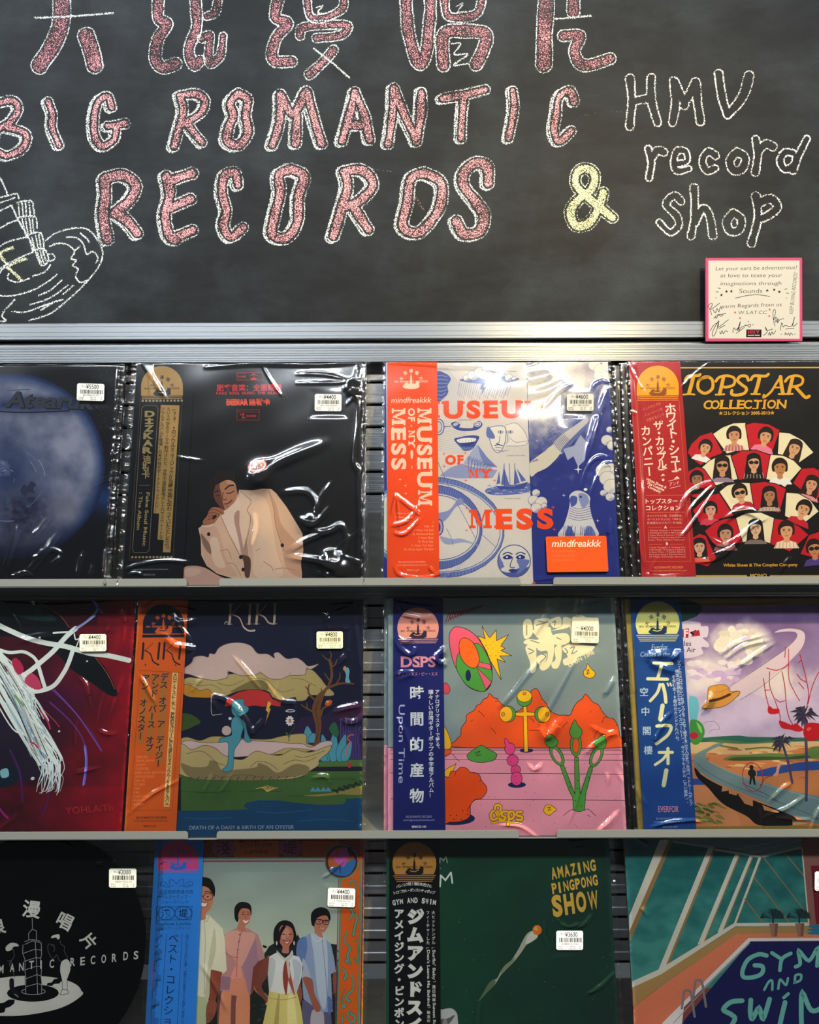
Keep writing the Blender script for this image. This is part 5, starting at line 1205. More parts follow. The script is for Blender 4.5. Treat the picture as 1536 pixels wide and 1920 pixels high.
for p in ([(80, 1690), (260, 1700), (420, 1690)], [(600, 1650), (760, 1660), (1000, 1640)], [(900, 1720), (1100, 1710), (1300, 1725)], [(500, 1760), (700, 1750), (860, 1765)]): A.L('1c4f70', 2, p)
A.P('8a7a3c', [(940, 1535), (1100, 1525), (1240, 1500), (1370, 1470), (1370, 1530), (1200, 1530), (1060, 1542)], 1)
for k in range(16): A.E('1f3322', 1160 + k * 13, 1500 - k * 4 + (k % 3) * 8, 16, 9, k * 40)
for x in (1010, 1045, 1085, 1120): A.P('4c86a0', [(x - 22, 1508), (x, 1475), (x + 12, 1490), (x + 26, 1508)])
for k in range(9): A.L('b79a4c', 1.2, [(680, 1508), (650 + k * 12, 1480), (600 + k * 20, 1460 + abs(k - 4) * 6)])
# blue leaves, worm, heart
for x, h, t in ((985, 120, -.1), (1110, 190, -.15), (1160, 210, .05), (1210, 190, .2), (1240, 140, .35), (1090, 110, -.4), (1010, 70, .1)):
    q = [(x - 22, 1285), (x - 34 + t * 40, 1285 - h * .45), (x + t * h, 1285 - h), (x + 34 + t * 40, 1285 - h * .4), (x + 22, 1285)]; dy = -130 if x in (985, 1010) else 0
    A.PO('4c8a96', '1f3c48', .8, [(a, b_ + dy) for a, b_ in q])
A.P('2c5c38', [(1130, 1060), (1170, 1010), (1200, 1080), (1180, 1120)], 1)
A.L('c85a3c', 2.2, [(1250, 1250), (1262, 1190), (1280, 1150), (1262, 1130), (1278, 1105), (1305, 1102)])
A.P('b02c34', [(1275, 1342), (1256, 1315), (1262, 1300), (1275, 1308), (1288, 1300), (1296, 1315)], 1)
# shell: roof, mantle, cloud
A.P('3a4e22', [(20, 950), (130, 945), (205, 1000), (160, 1030), (90, 1060), (20, 1060)], 1)
A.P('b07a24', [(60, 740), (150, 730), (300, 760), (290, 820), (200, 825), (100, 810)], 1)
A.P('b4302c', [(380, 890), (400, 830), (480, 790), (560, 772), (640, 775), (700, 800), (720, 840), (785, 862), (780, 895), (720, 885), (660, 895), (600, 885), (540, 892), (460, 882)], 0)
RO = 'a8935c'
A.PO(RO, '4c3f28', 1, [(60, 720), (120, 680), (240, 690), (400, 660), (640, 650), (820, 660), (985, 625), (1060, 680), (1110, 745), (1160, 790), (1165, 815), (1120, 822), (1000, 815), (960, 850), (900, 855), (885, 828), (800, 850), (730, 830), (700, 790), (640, 770), (540, 770), (450, 790), (380, 815), (300, 800), (260, 765), (200, 775), (130, 735)], 1)
A.P('74683c', [(420, 790), (500, 740), (580, 705), (650, 705), (690, 735), (690, 775), (640, 772), (540, 770)], 1)
for p in ([(100, 715), (200, 740), (290, 735), (360, 775)], [(560, 690), (680, 700), (740, 760), (800, 790), (880, 770)], [(330, 720), (420, 740), (520, 700)], [(860, 690), (940, 700), (1040, 750)]): A.L('6e5f3a', 1, p)
A.PO('bb9f92', '4c3f38', 1, [(60, 640), (140, 575), (160, 535), (220, 525), (262, 535), (275, 508), (310, 512), (340, 470), (400, 440), (490, 432), (570, 455), (620, 510), (690, 515), (740, 545), (735, 515), (770, 505), (830, 550), (900, 545), (950, 575), (985, 605), (1058, 590), (1010, 625), (970, 625), (960, 665), (900, 672), (850, 672), (780, 698), (700, 690), (640, 650), (600, 665), (500, 670), (410, 640), (400, 680), (320, 702), (220, 690), (130, 660)], 1)
for p in ([(405, 630), (410, 655), (395, 690)], [(630, 640), (650, 660)], [(850, 660), (860, 650)], [(975, 610), (975, 640)]): A.L('6c564c', .9, p)
# tree
TB = '6a4326'
A.P(TB, [(985, 1190), (1020, 1160), (1035, 1050), (1010, 940), (1015, 880), (1050, 810), (1110, 760), (1140, 690), (1140, 620), (1128, 560), (1148, 560), (1160, 620), (1158, 700), (1110, 790), (1085, 850), (1070, 920), (1075, 1040), (1062, 1130), (1068, 1165), (1030, 1192)], 1)
for w, p in ((4, [(1030, 850), (985, 800), (985, 750), (995, 735)]), (3, [(985, 780), (960, 750)]), (4, [(1030, 940), (970, 910), (930, 880)]), (3, [(975, 910), (970, 870)]), (5, [(1070, 960), (1090, 910), (1150, 880)]), (5, [(1110, 770), (1180, 740), (1240, 730), (1310, 735)]), (3, [(1180, 740), (1210, 690), (1210, 655)]), (3, [(1145, 720), (1115, 680), (1100, 655)]), (3, [(1145, 610), (1175, 600), (1190, 560)]), (3, [(1140, 570), (1110, 550), (1085, 525)]), (3, [(1138, 565), (1150, 530), (1140, 500)]), (3, [(1080, 800), (1075, 765)])): A.L(TB, w, p, taper=(1, .5))
for p in ([(1040, 1160), (1055, 1040), (1035, 930), (1060, 850)], [(1020, 1180), (1045, 1100)]): A.L('3f2716', 1, p)
A.P('6aa0a6', [(1265, 615), (1280, 640), (1275, 690), (1285, 725), (1250, 720), (1255, 670), (1245, 640)], 1); A.E('d08a4c', 1245, 622, 10, 16, 20); A.P('c8502c', [(1100, 880), (1130, 850), (1155, 860), (1130, 890)], 1); A.E('d8a83c', 1120, 862, 12, 8)
# lower shell
A.PO('a8935c', '4c3f28', 1, [(20, 1150), (100, 1110), (200, 1135), (300, 1105), (480, 1120), (680, 1130), (780, 1110), (900, 1092), (965, 1100), (970, 1160), (1040, 1190), (900, 1230), (400, 1250), (60, 1230)], 1)
A.PO('c0a49c', '5c4840', 1, [(40, 1160), (120, 1135), (220, 1150), (340, 1150), (480, 1130), (600, 1140), (760, 1150), (840, 1160), (940, 1165), (1000, 1190), (1080, 1150), (1150, 1148), (1140, 1185), (1060, 1215), (930, 1200), (820, 1195), (700, 1240), (560, 1250), (430, 1255), (330, 1235), (200, 1200), (60, 1215)], 1)
A.PO('ad9a66', '4c3f28', 1, [(10, 1160), (80, 1160), (140, 1200), (230, 1170), (310, 1190), (370, 1240), (500, 1275), (600, 1215), (690, 1235), (780, 1245), (870, 1205), (990, 1225), (1140, 1178), (1120, 1230), (1060, 1280), (1050, 1320), (990, 1360), (960, 1385), (860, 1415), (700, 1420), (540, 1410), (380, 1420), (200, 1415), (60, 1380), (10, 1330)], 1)
A.P('7c6c48', [(60, 1300), (150, 1325), (250, 1320), (270, 1280), (320, 1290), (360, 1350), (470, 1345), (600, 1330), (620, 1300), (680, 1320), (760, 1370), (880, 1310), (980, 1330), (950, 1385), (700, 1420), (360, 1420), (130, 1400)], 1)
for p in ([(100, 1230), (200, 1210), (260, 1240), (330, 1300), (430, 1320)], [(560, 1330), (610, 1290), (690, 1300), (760, 1350)], [(800, 1310), (880, 1280), (960, 1290), (1040, 1260)], [(300, 1380), (360, 1400), (500, 1385), (640, 1400)], [(880, 1250), (960, 1260), (1100, 1215)]): A.L('5c4c30', 1, p)
for k in range(16): A.L('26381c', 1.1, [(60 + k * 58, 1425), (66 + k * 58, 1405), (80 + k * 58, 1398)])
# daisy, halo, lightning, seated blue figure
A.L('2f4a2c', 1.4, [(838, 1145), (850, 1090), (880, 1040), (880, 1010)]); A.L('3c5c34', 3, [(840, 1110), (822, 1085)])
for k in range(10): a = k * .628; A.E('dccbc6', 848 + 20 * math.cos(a), 998 + 26 * math.sin(a), 12, 7, math.degrees(a))
A.E('a8844c', 848, 998, 9, 10); A.EO(None, 'd8ccc8', 1.2, 852, 926, 32, 8)
A.PO('c8963c', '5c3c1c', .8, [(690, 850), (718, 870), (700, 905), (712, 910), (668, 1030), (690, 935), (675, 920)], 0)
BL = '488890'
A.PO(BL, '1f444c', 1, [(430, 880), (445, 850), (480, 838), (518, 845), (520, 880), (550, 900), (545, 930), (510, 950), (480, 970), (450, 960), (430, 930)], 1)
A.PO(BL, '1f444c', 1, [(435, 980), (470, 960), (500, 985), (520, 1020), (500, 1090), (490, 1140), (450, 1200), (440, 1290), (430, 1350), (380, 1362), (360, 1345), (395, 1310), (405, 1210), (400, 1150), (350, 1150), (335, 1148), (350, 1120), (410, 1105), (430, 1090), (425, 1030)], 1)
A.PO(BL, '1f444c', .9, [(500, 985), (530, 1020), (545, 1090), (570, 1140), (540, 1150), (520, 1130), (520, 1060)], 1)
A.E('bb9f92', 392, 1065, 34, 34); A.E('cfd8d4', 492, 900, 14, 10); A.E('16262c', 494, 902, 6); A.L('1f444c', 1.3, [(470, 925), (490, 940), (500, 930)]); A.E('c8ccc4', 418, 978, 12, 10)
A.L('d8d0c0', .7, [(285, 800), (285, 940), (320, 950), (360, 945)])
A.X('DEATH OF A DAISY & BIRTH OF AN OYSTER', 120, 1775, 38, '8fa0a8', 'l', 752)
r.add(A, 'front_cover')
A = r.obi(g, 229, 326.5); A.R('c85a1c', 150, 1000, 400, 1700); A.T(220, 1090, 3.92)
emblem(A, 338, 372, 304, '1c1a2e', 'c85a1c', lines=0)
A.R('1c1a2e', 182, 378, 488, 400)
K2 = '24202c'
for x, w in ((190, 1), (345, 1)):
    A.L(K2, 4, [(x, 440), (x - 4, 500), (x - 10, 556)]); A.L(K2, 1, [(x + 70, 440), (x + 40, 470), (x, 500)]); A.L(K2, 3, [(x + 12, 495), (x + 50, 520), (x + 70, 575), (x + 110, 600)], taper=(.6, 1)); A.L(K2, 4, [(x + 118, 440), (x + 112, 500), (x + 106, 556)])
sparkle(203, 600, 16, K2); sparkle(425, 603, 16, K2)
A.L('8c3e14', .7, [(160, 640), (378, 655), (300, 1345)], 0)
for q in ([(185, 660), (230, 660), (185, 1180), (140, 1180)], [(250, 665), (300, 665), (245, 1260), (200, 1260)], [(315, 655), (378, 660), (325, 1330), (270, 1330)]): A.P('a8682c', q)
A.VT('アン オノスター', 208, 665, 160, 1150, 62, K2, .015); A.VT('アンド バース オブ', 278, 665, 225, 1235, 62, K2, .015); A.VT('デス オブ ア デイジー', 345, 660, 290, 1350, 62, K2, .015)
A.P('d8b068', [(402, 655), (442, 658), (372, 1642), (330, 1640)]); A.VT('メロディアスに進化し、神秘的なパワーに満ち溢れたネオソウル/R&Bアルバム', 422, 660, 352, 1630, 31, '3a2c1c', .03)
for k, t in enumerate(('[Side A]', 'DAYS AWAY', 'LUCKY', 'CHOOSE', 'HIDE AND SEEK MIND', 'ARRIVEDERCI', '[Side B]', 'STORM', 'DRY', 'KIKI', 'CAROUSEL', 'AURUM', 'HONEY')): A.X(t, 135 - k * 2.6, 1282 + k * 29, 24, 'e08a56', 'l')
sparkle(246, 1542, 42, 'a8682c'); sparkle(301, 1492, 20, '8c4a1c')
A.O('8c3e14', .7, [(170, 640), (165, 660), (84, 1665), (392, 1668), (475, 660)], 0)
A.X('BIG ROMANTIC RECORDS', 240, 1728, 23, '4a2410', 'c', 225, bold=.02); A.X('www.bigromanticrecords.com', 232, 1750, 21, '4a2410', 'c', 248); A.X('BRRCD-107', 228, 1788, 19, '4a2410', 'c', 92, bold=.02)
r.add(A, 'obi_strip', 'orange paper strip with dark upright lettering')
r.film([([(325, 1140), (340, 1136), (380, 1148)], 1.1, 1.9), ([(322, 1158), (345, 1162), (372, 1158)], 1.1, 2.4), ([(325, 1145), (335, 1165), (362, 1200)], 1.1, 2), ([(310, 1185), (330, 1205), (362, 1212), (350, 1240)], 1.2, 3), ([(264, 1262), (275, 1280), (290, 1310)], 1, 1.6), ([(355, 1290), (365, 1272), (376, 1262)], 1.1, 2), ([(408, 1322), (400, 1300), (440, 1316), (470, 1360), (476, 1372)], 1.1, 2), ([(460, 1375), (490, 1345), (500, 1320), (520, 1270)], .9, 1.5), ([(440, 1225), (470, 1260), (490, 1285)], .9, 1.4), ([(502, 1275), (530, 1310), (552, 1315), (552, 1360)], .9, 1.5), ([(610, 1150), (640, 1142), (655, 1132), (600, 1136)], 1.1, 1.8), ([(595, 1148), (612, 1152), (618, 1178)], 1.2, 1.8), ([(648, 1170), (652, 1200), (640, 1230), (622, 1245)], 1.1, 1.8), ([(640, 1345), (660, 1350), (680, 1335)], 1.1, 2), ([(620, 1330), (650, 1322), (676, 1318)], 1, 2), ([(665, 1135), (670, 1180), (676, 1250)], 1.3, 2), ([(582, 1452), (610, 1450), (615, 1465)], .9, 1.5),
        ([(375, 1480), (385, 1460), (392, 1445)], .8, 1.3), ([(405, 1482), (420, 1460), (430, 1445)], .8, 1.3), ([(268, 1120), (420, 1126), (660, 1122)], .8, 2), ([(670, 1548), (674, 1545), (678, 1538)], 1, 2)], 83, rnd=4, flat=[r.flat(592, 1183)], mr=8, ml=4)
r.tag(593, 1183, '¥4800', 49, 32, 0, g, 'e8dfae')

# ===== middle row, pink ground and orange hills, blue strip
r = Rec(1, 723, 1171, 1123, 'd9929a', 'grey and pink record sleeve of cartoon orange hills and plants with a navy strip')
A = r.cover(g); A.T(810, 1090, 3.918)
SKY, PK, OR, GR, YE, LN = '7c8a88', 'dc929c', 'e0561c', '4c9438', 'e8b41c', '2b1c24'
A.T(0, 0, 1); A.R(SKY, 650, 1050, 1250, 1402); A.R(PK, 650, 1401, 1250, 1700); A.T(810, 1090, 3.918)
for p, w in (((1238, 1240), 1), ((1250, 1252), .8), ((1275, 1278), .8), ((1315, 1322), .9), ((1415, 1424), 1), ((1605, 1616), 1)): A.L(LN, w, [(-400, p[0] - 10), (1450, p[1] + 4)])
A.R(PK, -400, 1218, -320, 1900)
for k in range(40): R_ = random.Random(k + 50); A.E(LN, R_.uniform(90, 1380), R_.uniform(1330, 1840), 3, n=6)
A.L(LN, 1, [(-400, 1219), (1450, 1232)])
A.PO(OR, LN, 1.2, [(158, 1219), (165, 1170), (200, 1130), (205, 1080), (240, 1030), (245, 985), (300, 950), (320, 915), (345, 905), (370, 870), (398, 858), (410, 828), (432, 845), (445, 860), (470, 865), (480, 885), (520, 920), (560, 960), (620, 960), (660, 930), (700, 870), (720, 815), (755, 795), (780, 825), (800, 870), (830, 905), (860, 960), (920, 990), (960, 990), (1005, 990), (1030, 935), (1060, 895), (1095, 870), (1118, 838), (1150, 870), (1170, 895), (1215, 920), (1240, 965), (1280, 1010), (1320, 1020), (1350, 1060), (1362, 1100), (1368, 1150), (1390, 1230), (700, 1228)], 1)
for p in ([(330, 955), (355, 975), (375, 1000)], [(415, 1075), (440, 1100), (460, 1125)], [(700, 1010), (725, 1020), (740, 1045)], [(990, 1040), (965, 1060), (945, 1090)], [(1215, 1100), (1190, 1130), (1180, 1165)], [(1150, 975), (1158, 960)], [(275, 1035), (290, 1020)], [(1240, 1050), (1250, 1015), (1275, 1005)], [(1340, 1075), (1352, 1060)], [(700, 1100), (780, 1100)], [(455, 890), (470, 880)]): A.L(LN, 1, p)
# striped egg and burst
A.PO(YE, LN, 1.1, [(330, 405), (385, 425), (362, 332), (408, 408), (420, 418), (466, 362), (468, 440), (556, 398), (498, 480), (532, 498), (498, 512), (580, 552), (490, 552), (532, 600), (470, 575), (500, 728), (420, 585), (395, 520)], 0)
for x, y in ((390, 475), (425, 470), (440, 495), (462, 550), (420, 552), (440, 450), (405, 500), (480, 530)): A.E(LN, x, y, 3.5, n=6)
A.PO('d8586e', LN, 1.2, [(120, 410), (150, 345), (190, 338), (260, 360), (330, 420), (390, 520), (430, 620), (430, 740), (390, 805), (330, 810), (250, 770), (190, 680), (140, 560)], 1)
A.P(GR, [(172, 640), (175, 560), (215, 500), (300, 460), (345, 470), (390, 530), (425, 620), (432, 730), (385, 805), (330, 808), (250, 768), (200, 700)], 1); A.O(LN, 1, [(172, 640), (175, 560), (215, 500), (300, 460), (345, 470), (390, 530), (425, 620), (432, 730), (385, 805), (330, 808), (250, 768), (200, 700)])
A.PO('d8586e', LN, .9, [(320, 635), (430, 745), (388, 800)], 0); A.PO('d8586e', LN, .9, [(335, 595), (422, 615), (428, 655), (330, 630)], 0)
A.PO('e0661c', LN, 1.1, [(192, 480), (205, 430), (245, 420), (295, 455), (335, 540), (335, 610), (300, 642), (250, 620), (205, 560)], 1); A.E('1c2052', 258, 695, 20, 42)
# scribble, drop, lamp post with fruit
for k in range(14): A.L('8a1c2c', 1.5, [(95 + k * 19, 300 - k * 8 + 5), (120 + k * 19, 235 - k * 4), (100 + k * 19 + 30, 285 - k * 8)])
A.PO('c84450', LN, .9, [(75, 760), (100, 750), (124, 790), (110, 828), (80, 822)], 1)
A.PO(YE, LN, 1, [(1135, 615), (1160, 650), (1190, 680), (1180, 712), (1145, 720), (1112, 705), (1105, 670), (1125, 650)], 1); A.L(LN, 1.2, [(1125, 670), (1145, 660), (1130, 690), (1150, 680)])
A.E('1c2052', 682, 1249, 50, 16)
A.PO(YE, LN, 1.1, [(660, 925), (686, 925), (688, 965), (745, 970), (745, 995), (690, 995), (694, 1258), (665, 1260), (660, 998), (602, 992), (602, 970), (660, 965)], 0)
for x, y, dx, dy in ((670, 865, 0, -16), (548, 980, -14, 0), (800, 985, 14, 0)): A.EO('4c9438', LN, 1.1, x, y, 56, 60); A.EO(YE, LN, .9, x + dx, y + dy, 48 if dx else 54, 57 if dx else 44); A.EO('d8862c', LN, .8, x + dx * 2.6, y + dy * 2.2, 12, 15 if dx else 11)
# leaf mound, pink totem, orange trunk
A.PO(GR, LN, 1.1, [(245, 1290), (258, 1265), (310, 1230), (352, 1208), (400, 1235), (450, 1262), (465, 1285), (440, 1318), (380, 1332), (320, 1332), (268, 1318)], 1); A.L(LN, 1.1, [(300, 1268), (340, 1250), (315, 1285), (350, 1278)])
A.E('1c2052', 610, 1500, 66, 22)
PKH = 'd8447c'
for x, y, rx, ry in ((560, 1235, 38, 44), (580, 1320, 42, 42), (602, 1390, 36, 36), (608, 1455, 42, 50)): A.EO(PKH, LN, 1, x, y, rx, ry)
A.PO(PKH, LN, 1, [(520, 1165), (535, 1160), (555, 1190), (580, 1220), (540, 1230), (525, 1200)], 1); A.E(PKH, 562, 1238, 34, 38)
for x, y in ((565, 1330), (545, 1300), (590, 1390), (600, 1440), (605, 1485)): A.E(LN, x, y, 3.5, n=6)
A.E('1c2052', 150, 1745, 150, 48)
A.PO(YE, LN, 1, [(60, 1440), (85, 1385), (165, 1340), (120, 1440)], 0); A.PO(YE, LN, 1, [(70, 1080), (95, 1090), (128, 1180), (125, 1225), (80, 1235)], 1); A.PO(OR, LN, 1, [(70, 1240), (125, 1238), (125, 1260), (100, 1282), (70, 1275)], 1); A.L(LN, 1, [(70, 1300), (130, 1268), (160, 1300), (192, 1325)])
A.PO('de4f10', LN, 1.2, [(60, 1460), (110, 1440), (125, 1400), (165, 1395), (195, 1370), (240, 1375), (270, 1405), (330, 1420), (352, 1470), (385, 1510), (385, 1555), (345, 1600), (300, 1610), (268, 1650), (262, 1730), (200, 1765), (120, 1770), (60, 1760)], 1)
for p in ([(165, 1400), (150, 1430)], [(270, 1405), (310, 1408)], [(330, 1470), (350, 1465)], [(290, 1610), (330, 1600)], [(240, 1690), (265, 1650)]): A.L(LN, 1, p)
for x, y in ((145, 1750), (120, 1722), (210, 1688), (165, 1720), (245, 1715), (200, 1752)): A.E(LN, x, y, 5, n=6)
# green buds
A.PO(GR, LN, 1.1, [(1020, 1600), (990, 1540), (930, 1370), (870, 1270), (855, 1215), (890, 1240), (960, 1370), (1035, 1570), (1035, 1300), (1062, 1300), (1075, 1570), (1140, 1380), (1180, 1330), (1170, 1370), (1115, 1570), (1105, 1690), (1065, 1702), (1022, 1690)], 0)
for cx, cy, rot in ((905, 1285, -28), (1045, 1210, 0), (1195, 1295, 25)): A.EO(GR, LN, 1.1, cx, cy, 42, 85, rot); A.EO(OR if rot == 0 else PK, LN, .9, cx, cy + 4, 24, 58, rot)
A.PO(GR, LN, 1.1, [(1038, 1025), (1060, 1065), (1090, 1100), (1085, 1140), (1060, 1165), (1020, 1160), (1000, 1120), (1010, 1080)], 1); A.PO(GR, LN, 1.1, [(855, 1130), (890, 1150), (915, 1185), (900, 1215), (860, 1228), (825, 1205), (820, 1165)], 1); A.PO(GR, LN, 1.1, [(1240, 1135), (1268, 1175), (1262, 1225), (1230, 1240), (1190, 1222), (1178, 1185), (1210, 1160)], 1)
for x, y in ((1050, 1325), (1165, 1400), (1000, 1520), (1058, 1530), (995, 1480), (1060, 1470), (1140, 1450), (1040, 1620), (1080, 1660)): A.E('17331a', x, y, 4.5, n=7)
A.L(LN, 1, [(950, 1728), (985, 1700), (1010, 1685), (1030, 1690)]); A.L(LN, 1, [(1105, 1690), (1130, 1682), (1160, 1705), (1190, 1735)]); A.L(LN, 1, [(1125, 1725), (1150, 1738)])
A.PO(YE, LN, 1, [(805, 1690), (820, 1655), (850, 1648), (880, 1665), (900, 1685), (875, 1705), (850, 1725), (820, 1715)], 1); A.L(LN, 1.1, [(830, 1670), (855, 1665), (838, 1690), (862, 1682)])
for w, c in ((6.5, LN), (4.4, YE)):
    for p in ([(480, 1700), (440, 1690), (415, 1720), (430, 1755), (470, 1735), (490, 1660), (455, 1650), (450, 1690), (485, 1760)], [(530, 1695), (500, 1700), (500, 1725), (525, 1740), (505, 1762), (488, 1750)], [(545, 1700), (550, 1750), (540, 1797)], [(545, 1710), (575, 1695), (590, 1725), (565, 1752), (545, 1735)], [(645, 1700), (612, 1700), (610, 1725), (645, 1735), (640, 1758), (605, 1755)], [(420, 1780), (490, 1768), (560, 1770)], [(560, 1778), (600, 1775), (640, 1782)]): A.L(c, w if p[0][1] < 1765 else w * .6, p)
# bubble lettering in the sky
CRb = 'ddd2ab'
def bub(pts): A.P(CRb, pts, 1)
for q in ([(668, 300), (720, 290), (735, 380), (700, 425), (668, 415)], [(745, 310), (760, 285), (855, 280), (850, 330), (800, 350), (750, 360)], [(745, 360), (850, 340), (870, 380), (840, 395), (790, 430), (745, 395)], [(860, 290), (935, 270), (945, 330), (900, 350), (870, 330)], [(880, 370), (1000, 345), (1015, 285), (960, 275), (950, 330), (900, 360)], [(800, 400), (860, 370), (885, 440), (830, 490), (780, 500), (690, 470), (665, 455), (700, 430), (770, 435)], [(890, 400), (980, 390), (1010, 440), (960, 475), (890, 470), (870, 440)],
          [(680, 490), (750, 470), (760, 560), (755, 660), (718, 678), (712, 600)], [(770, 490), (880, 450), (885, 560), (850, 640), (800, 662), (780, 620), (835, 590), (840, 520), (790, 520)], [(765, 560), (830, 540), (830, 585), (790, 620), (765, 600)], [(895, 500), (940, 470), (945, 560), (920, 640), (880, 645), (870, 610), (900, 580)], [(950, 500), (1020, 470), (1120, 480), (1190, 490), (1130, 540), (1060, 570), (1050, 600), (970, 625), (955, 585), (990, 560)], [(1015, 290), (1100, 260), (1160, 320), (1170, 400), (1100, 460), (1020, 460)]): bub(q)
for p in ([(690, 330), (690, 400)], [(780, 300), (830, 310)], [(760, 330), (845, 305)], [(880, 310), (900, 300), (895, 335)], [(700, 500), (740, 520), (705, 540)], [(800, 540), (830, 560), (790, 600)], [(970, 500), (990, 530), (960, 545)], [(1010, 500), (1040, 490), (1020, 540), (1060, 520)], [(910, 420), (940, 435)], [(720, 440), (780, 460)]): A.L('6c7874', 1.8, p)
A.X('UPON TIME', 1000, 640, 46, CRb, 'l', 215, -28, bold=.02)
r.add(A, 'front_cover')
A = r.obi(g, 733, 831); A.R('1a2060', 650, 1050, 900, 1700); A.T(700, 1090, 3.92)
emblem(A, 323, 418, 304, 'cf8f7e', '2a2436', lines=3, full=True)
PKT = 'd8909c'
A.X('DSPS', 195, 628, 105, PKT, 'l', 255, bold=.03); 
for x in (208, 330): A.L(PKT, 1.6, [(x - 14, 555), (x + 20, 555)]); A.L(PKT, 1.6, [(x - 14, 628), (x + 20, 628)])
A.X('ディー・エス・ピー・エス', 318, 692, 29, PKT, 'c', 290)
WT = 'dcdad2'
for k, chh in enumerate('時間的産物'): A.X(chh, 312 - k * 2, 862 + k * 188, 108, WT, 'c', bold=.022)
A.X('Upon Time', 178, 905, 64, 'b8bcd4', 'l', 575, 90.6)
A.VT('アナログリマスターで甦る、', 460, 795, 462, 1250, 34, WT, .02); A.VT('瑞々しい台湾ギターポップの金字塔アルバム！', 413, 795, 412, 1590, 38, WT, .02)
A.X('BIG ROMANTIC RECORDS', 320, 1735, 23, 'a0a4c4', 'c', 190); A.X('www.bigromanticrecords.com/', 320, 1758, 21, 'a0a4c4', 'c', 232); A.X('BRRCD-101', 320, 1808, 21, WT, 'c', 104, bold=.03)
r.add(A, 'obi_strip', 'navy paper strip with white upright lettering')
r.film([([(737, 1128), (770, 1134), (820, 1140)], 1, 1.8), ([(745, 1132), (755, 1148), (780, 1152)], 1, 1.8), ([(748, 1150), (785, 1156), (815, 1154)], 1.1, 2.2), ([(740, 1196), (752, 1215), (770, 1225), (780, 1200)], 1.1, 2), ([(742, 1190), (756, 1200), (775, 1195)], 1, 1.8), ([(808, 1238), (820, 1225), (832, 1212)], 1.2, 2.6), ([(812, 1228), (825, 1242), (834, 1236)], 1.1, 2.2), ([(738, 1262), (755, 1258), (772, 1260), (745, 1272)], 1.1, 1.8), ([(1015, 1360), (1022, 1378), (1040, 1352)], 1.2, 3), ([(935, 1320), (965, 1290), (1000, 1240)], .8, 1.3), ([(945, 1310), (985, 1265), (1012, 1232)], .8, 1.3), ([(1060, 1150), (1090, 1140), (1130, 1132)], 1, 1.8), ([(1010, 1350), (1040, 1300), (1080, 1230)], .7, 1.3), ([(1130, 1300), (1140, 1285), (1148, 1270)], 1, 1.7), ([(1095, 1410), (1110, 1395), (1150, 1370)], 1, 1.7), ([(1110, 1360), (1130, 1372), (1152, 1374)], 1, 1.7), ([(990, 1430), (1000, 1440), (1010, 1430)], .8, 1.3), ([(1125, 1545), (1140, 1535), (1152, 1520)], 1, 1.7), ([(1135, 1545), (1120, 1552), (1140, 1540)], 1, 1.7), ([(1060, 1540), (1075, 1500), (1085, 1460)], .7, 1.3), ([(1134, 1470), (1135, 1455), (1133, 1448)], .8, 1.4)], 91, rnd=6, flat=[r.flat(1070, 1163, 50, 46)], mr=9, ml=5)
A = Art(r.map, 0.0060, g); A.T(0, 0, 1); A.P('d8cba4', [(1071, 1160), (1119, 1161), (1120, 1180), (1069, 1180)]); r.add(A, 'sticker_backing', 'blank cream sticker under the price sticker')
r.tag(1069, 1174, '¥4000', 51, 33, 2, g, 'e2d6b4')
q = Rec(1, 715, 1163, 1123, 'd9929a', 'spare copy directly behind the pink hills record, a thin pink edge showing')
q.root.location.y += 0.009; q.root.location.z += .0003
A = q.cover(g); A.T(0, 0, 1); A.R('7c8a88', 600, 1050, 1250, 1402); A.R('dc929c', 600, 1401, 1250, 1700); q.add(A, 'front_cover')
q.film([([(716, 1150), (717, 1300), (716, 1500)], 1.2, 1.8)], 95, rnd=4, ml=5)

# ===== middle row, painted landscape with hat, blue strip
r = Rec(1, 1193, 1640, 1127, '8c7c3c', 'purple sky landscape record sleeve with flying straw hat, road and palm trees')
A = r.cover(g); A.T(0, 0, 1); A.R('8a7434', 1100, 1050, 1700, 1700); A.T(1150, 1090, 3.917)
def sky(x, y):
    n = fbm(x * .004 + 3, y * .004, 5, 5); t = max(0, min(1, (y - 300) / 700))
    c = mix((112, 88, 128), (188, 172, 192), t + .25 * n)
    cl = max(0, 1 - math.hypot((x - 950) / 260, (y - 480) / 210)) + max(0, 1 - math.hypot((x - 700) / 280, (y - 680) / 190)) + max(0, 1 - math.hypot((x - 1250) / 330, (y - 720) / 170)) * .8
    return mix(c, (206, 196, 190), min(1, cl * 1.4 + n * .7 * (cl > 0)))
A.G(470, 190, 1640, 1180, 15, sky)
A.P('1c3a30', [(480, 150), (640, 190), (620, 260), (560, 290), (480, 300)], 1)
R_ = random.Random(3)
for k in range(46): a = k * .39; A.E(R_.choice(['cfc6b4', 'c4bba8', 'd6cebc', 'b9a8b4']), 930 + 165 * math.cos(a) * R_.uniform(.3, 1), 480 + 140 * math.sin(a) * R_.uniform(.3, 1), R_.uniform(26, 55), R_.uniform(22, 42), n=14)
for k in range(30): A.E(R_.choice(['cbbfc0', 'bda8c0', 'd4cac8', 'b59cbc']), R_.uniform(560, 900), R_.uniform(600, 760), R_.uniform(26, 52), R_.uniform(14, 26), n=12)
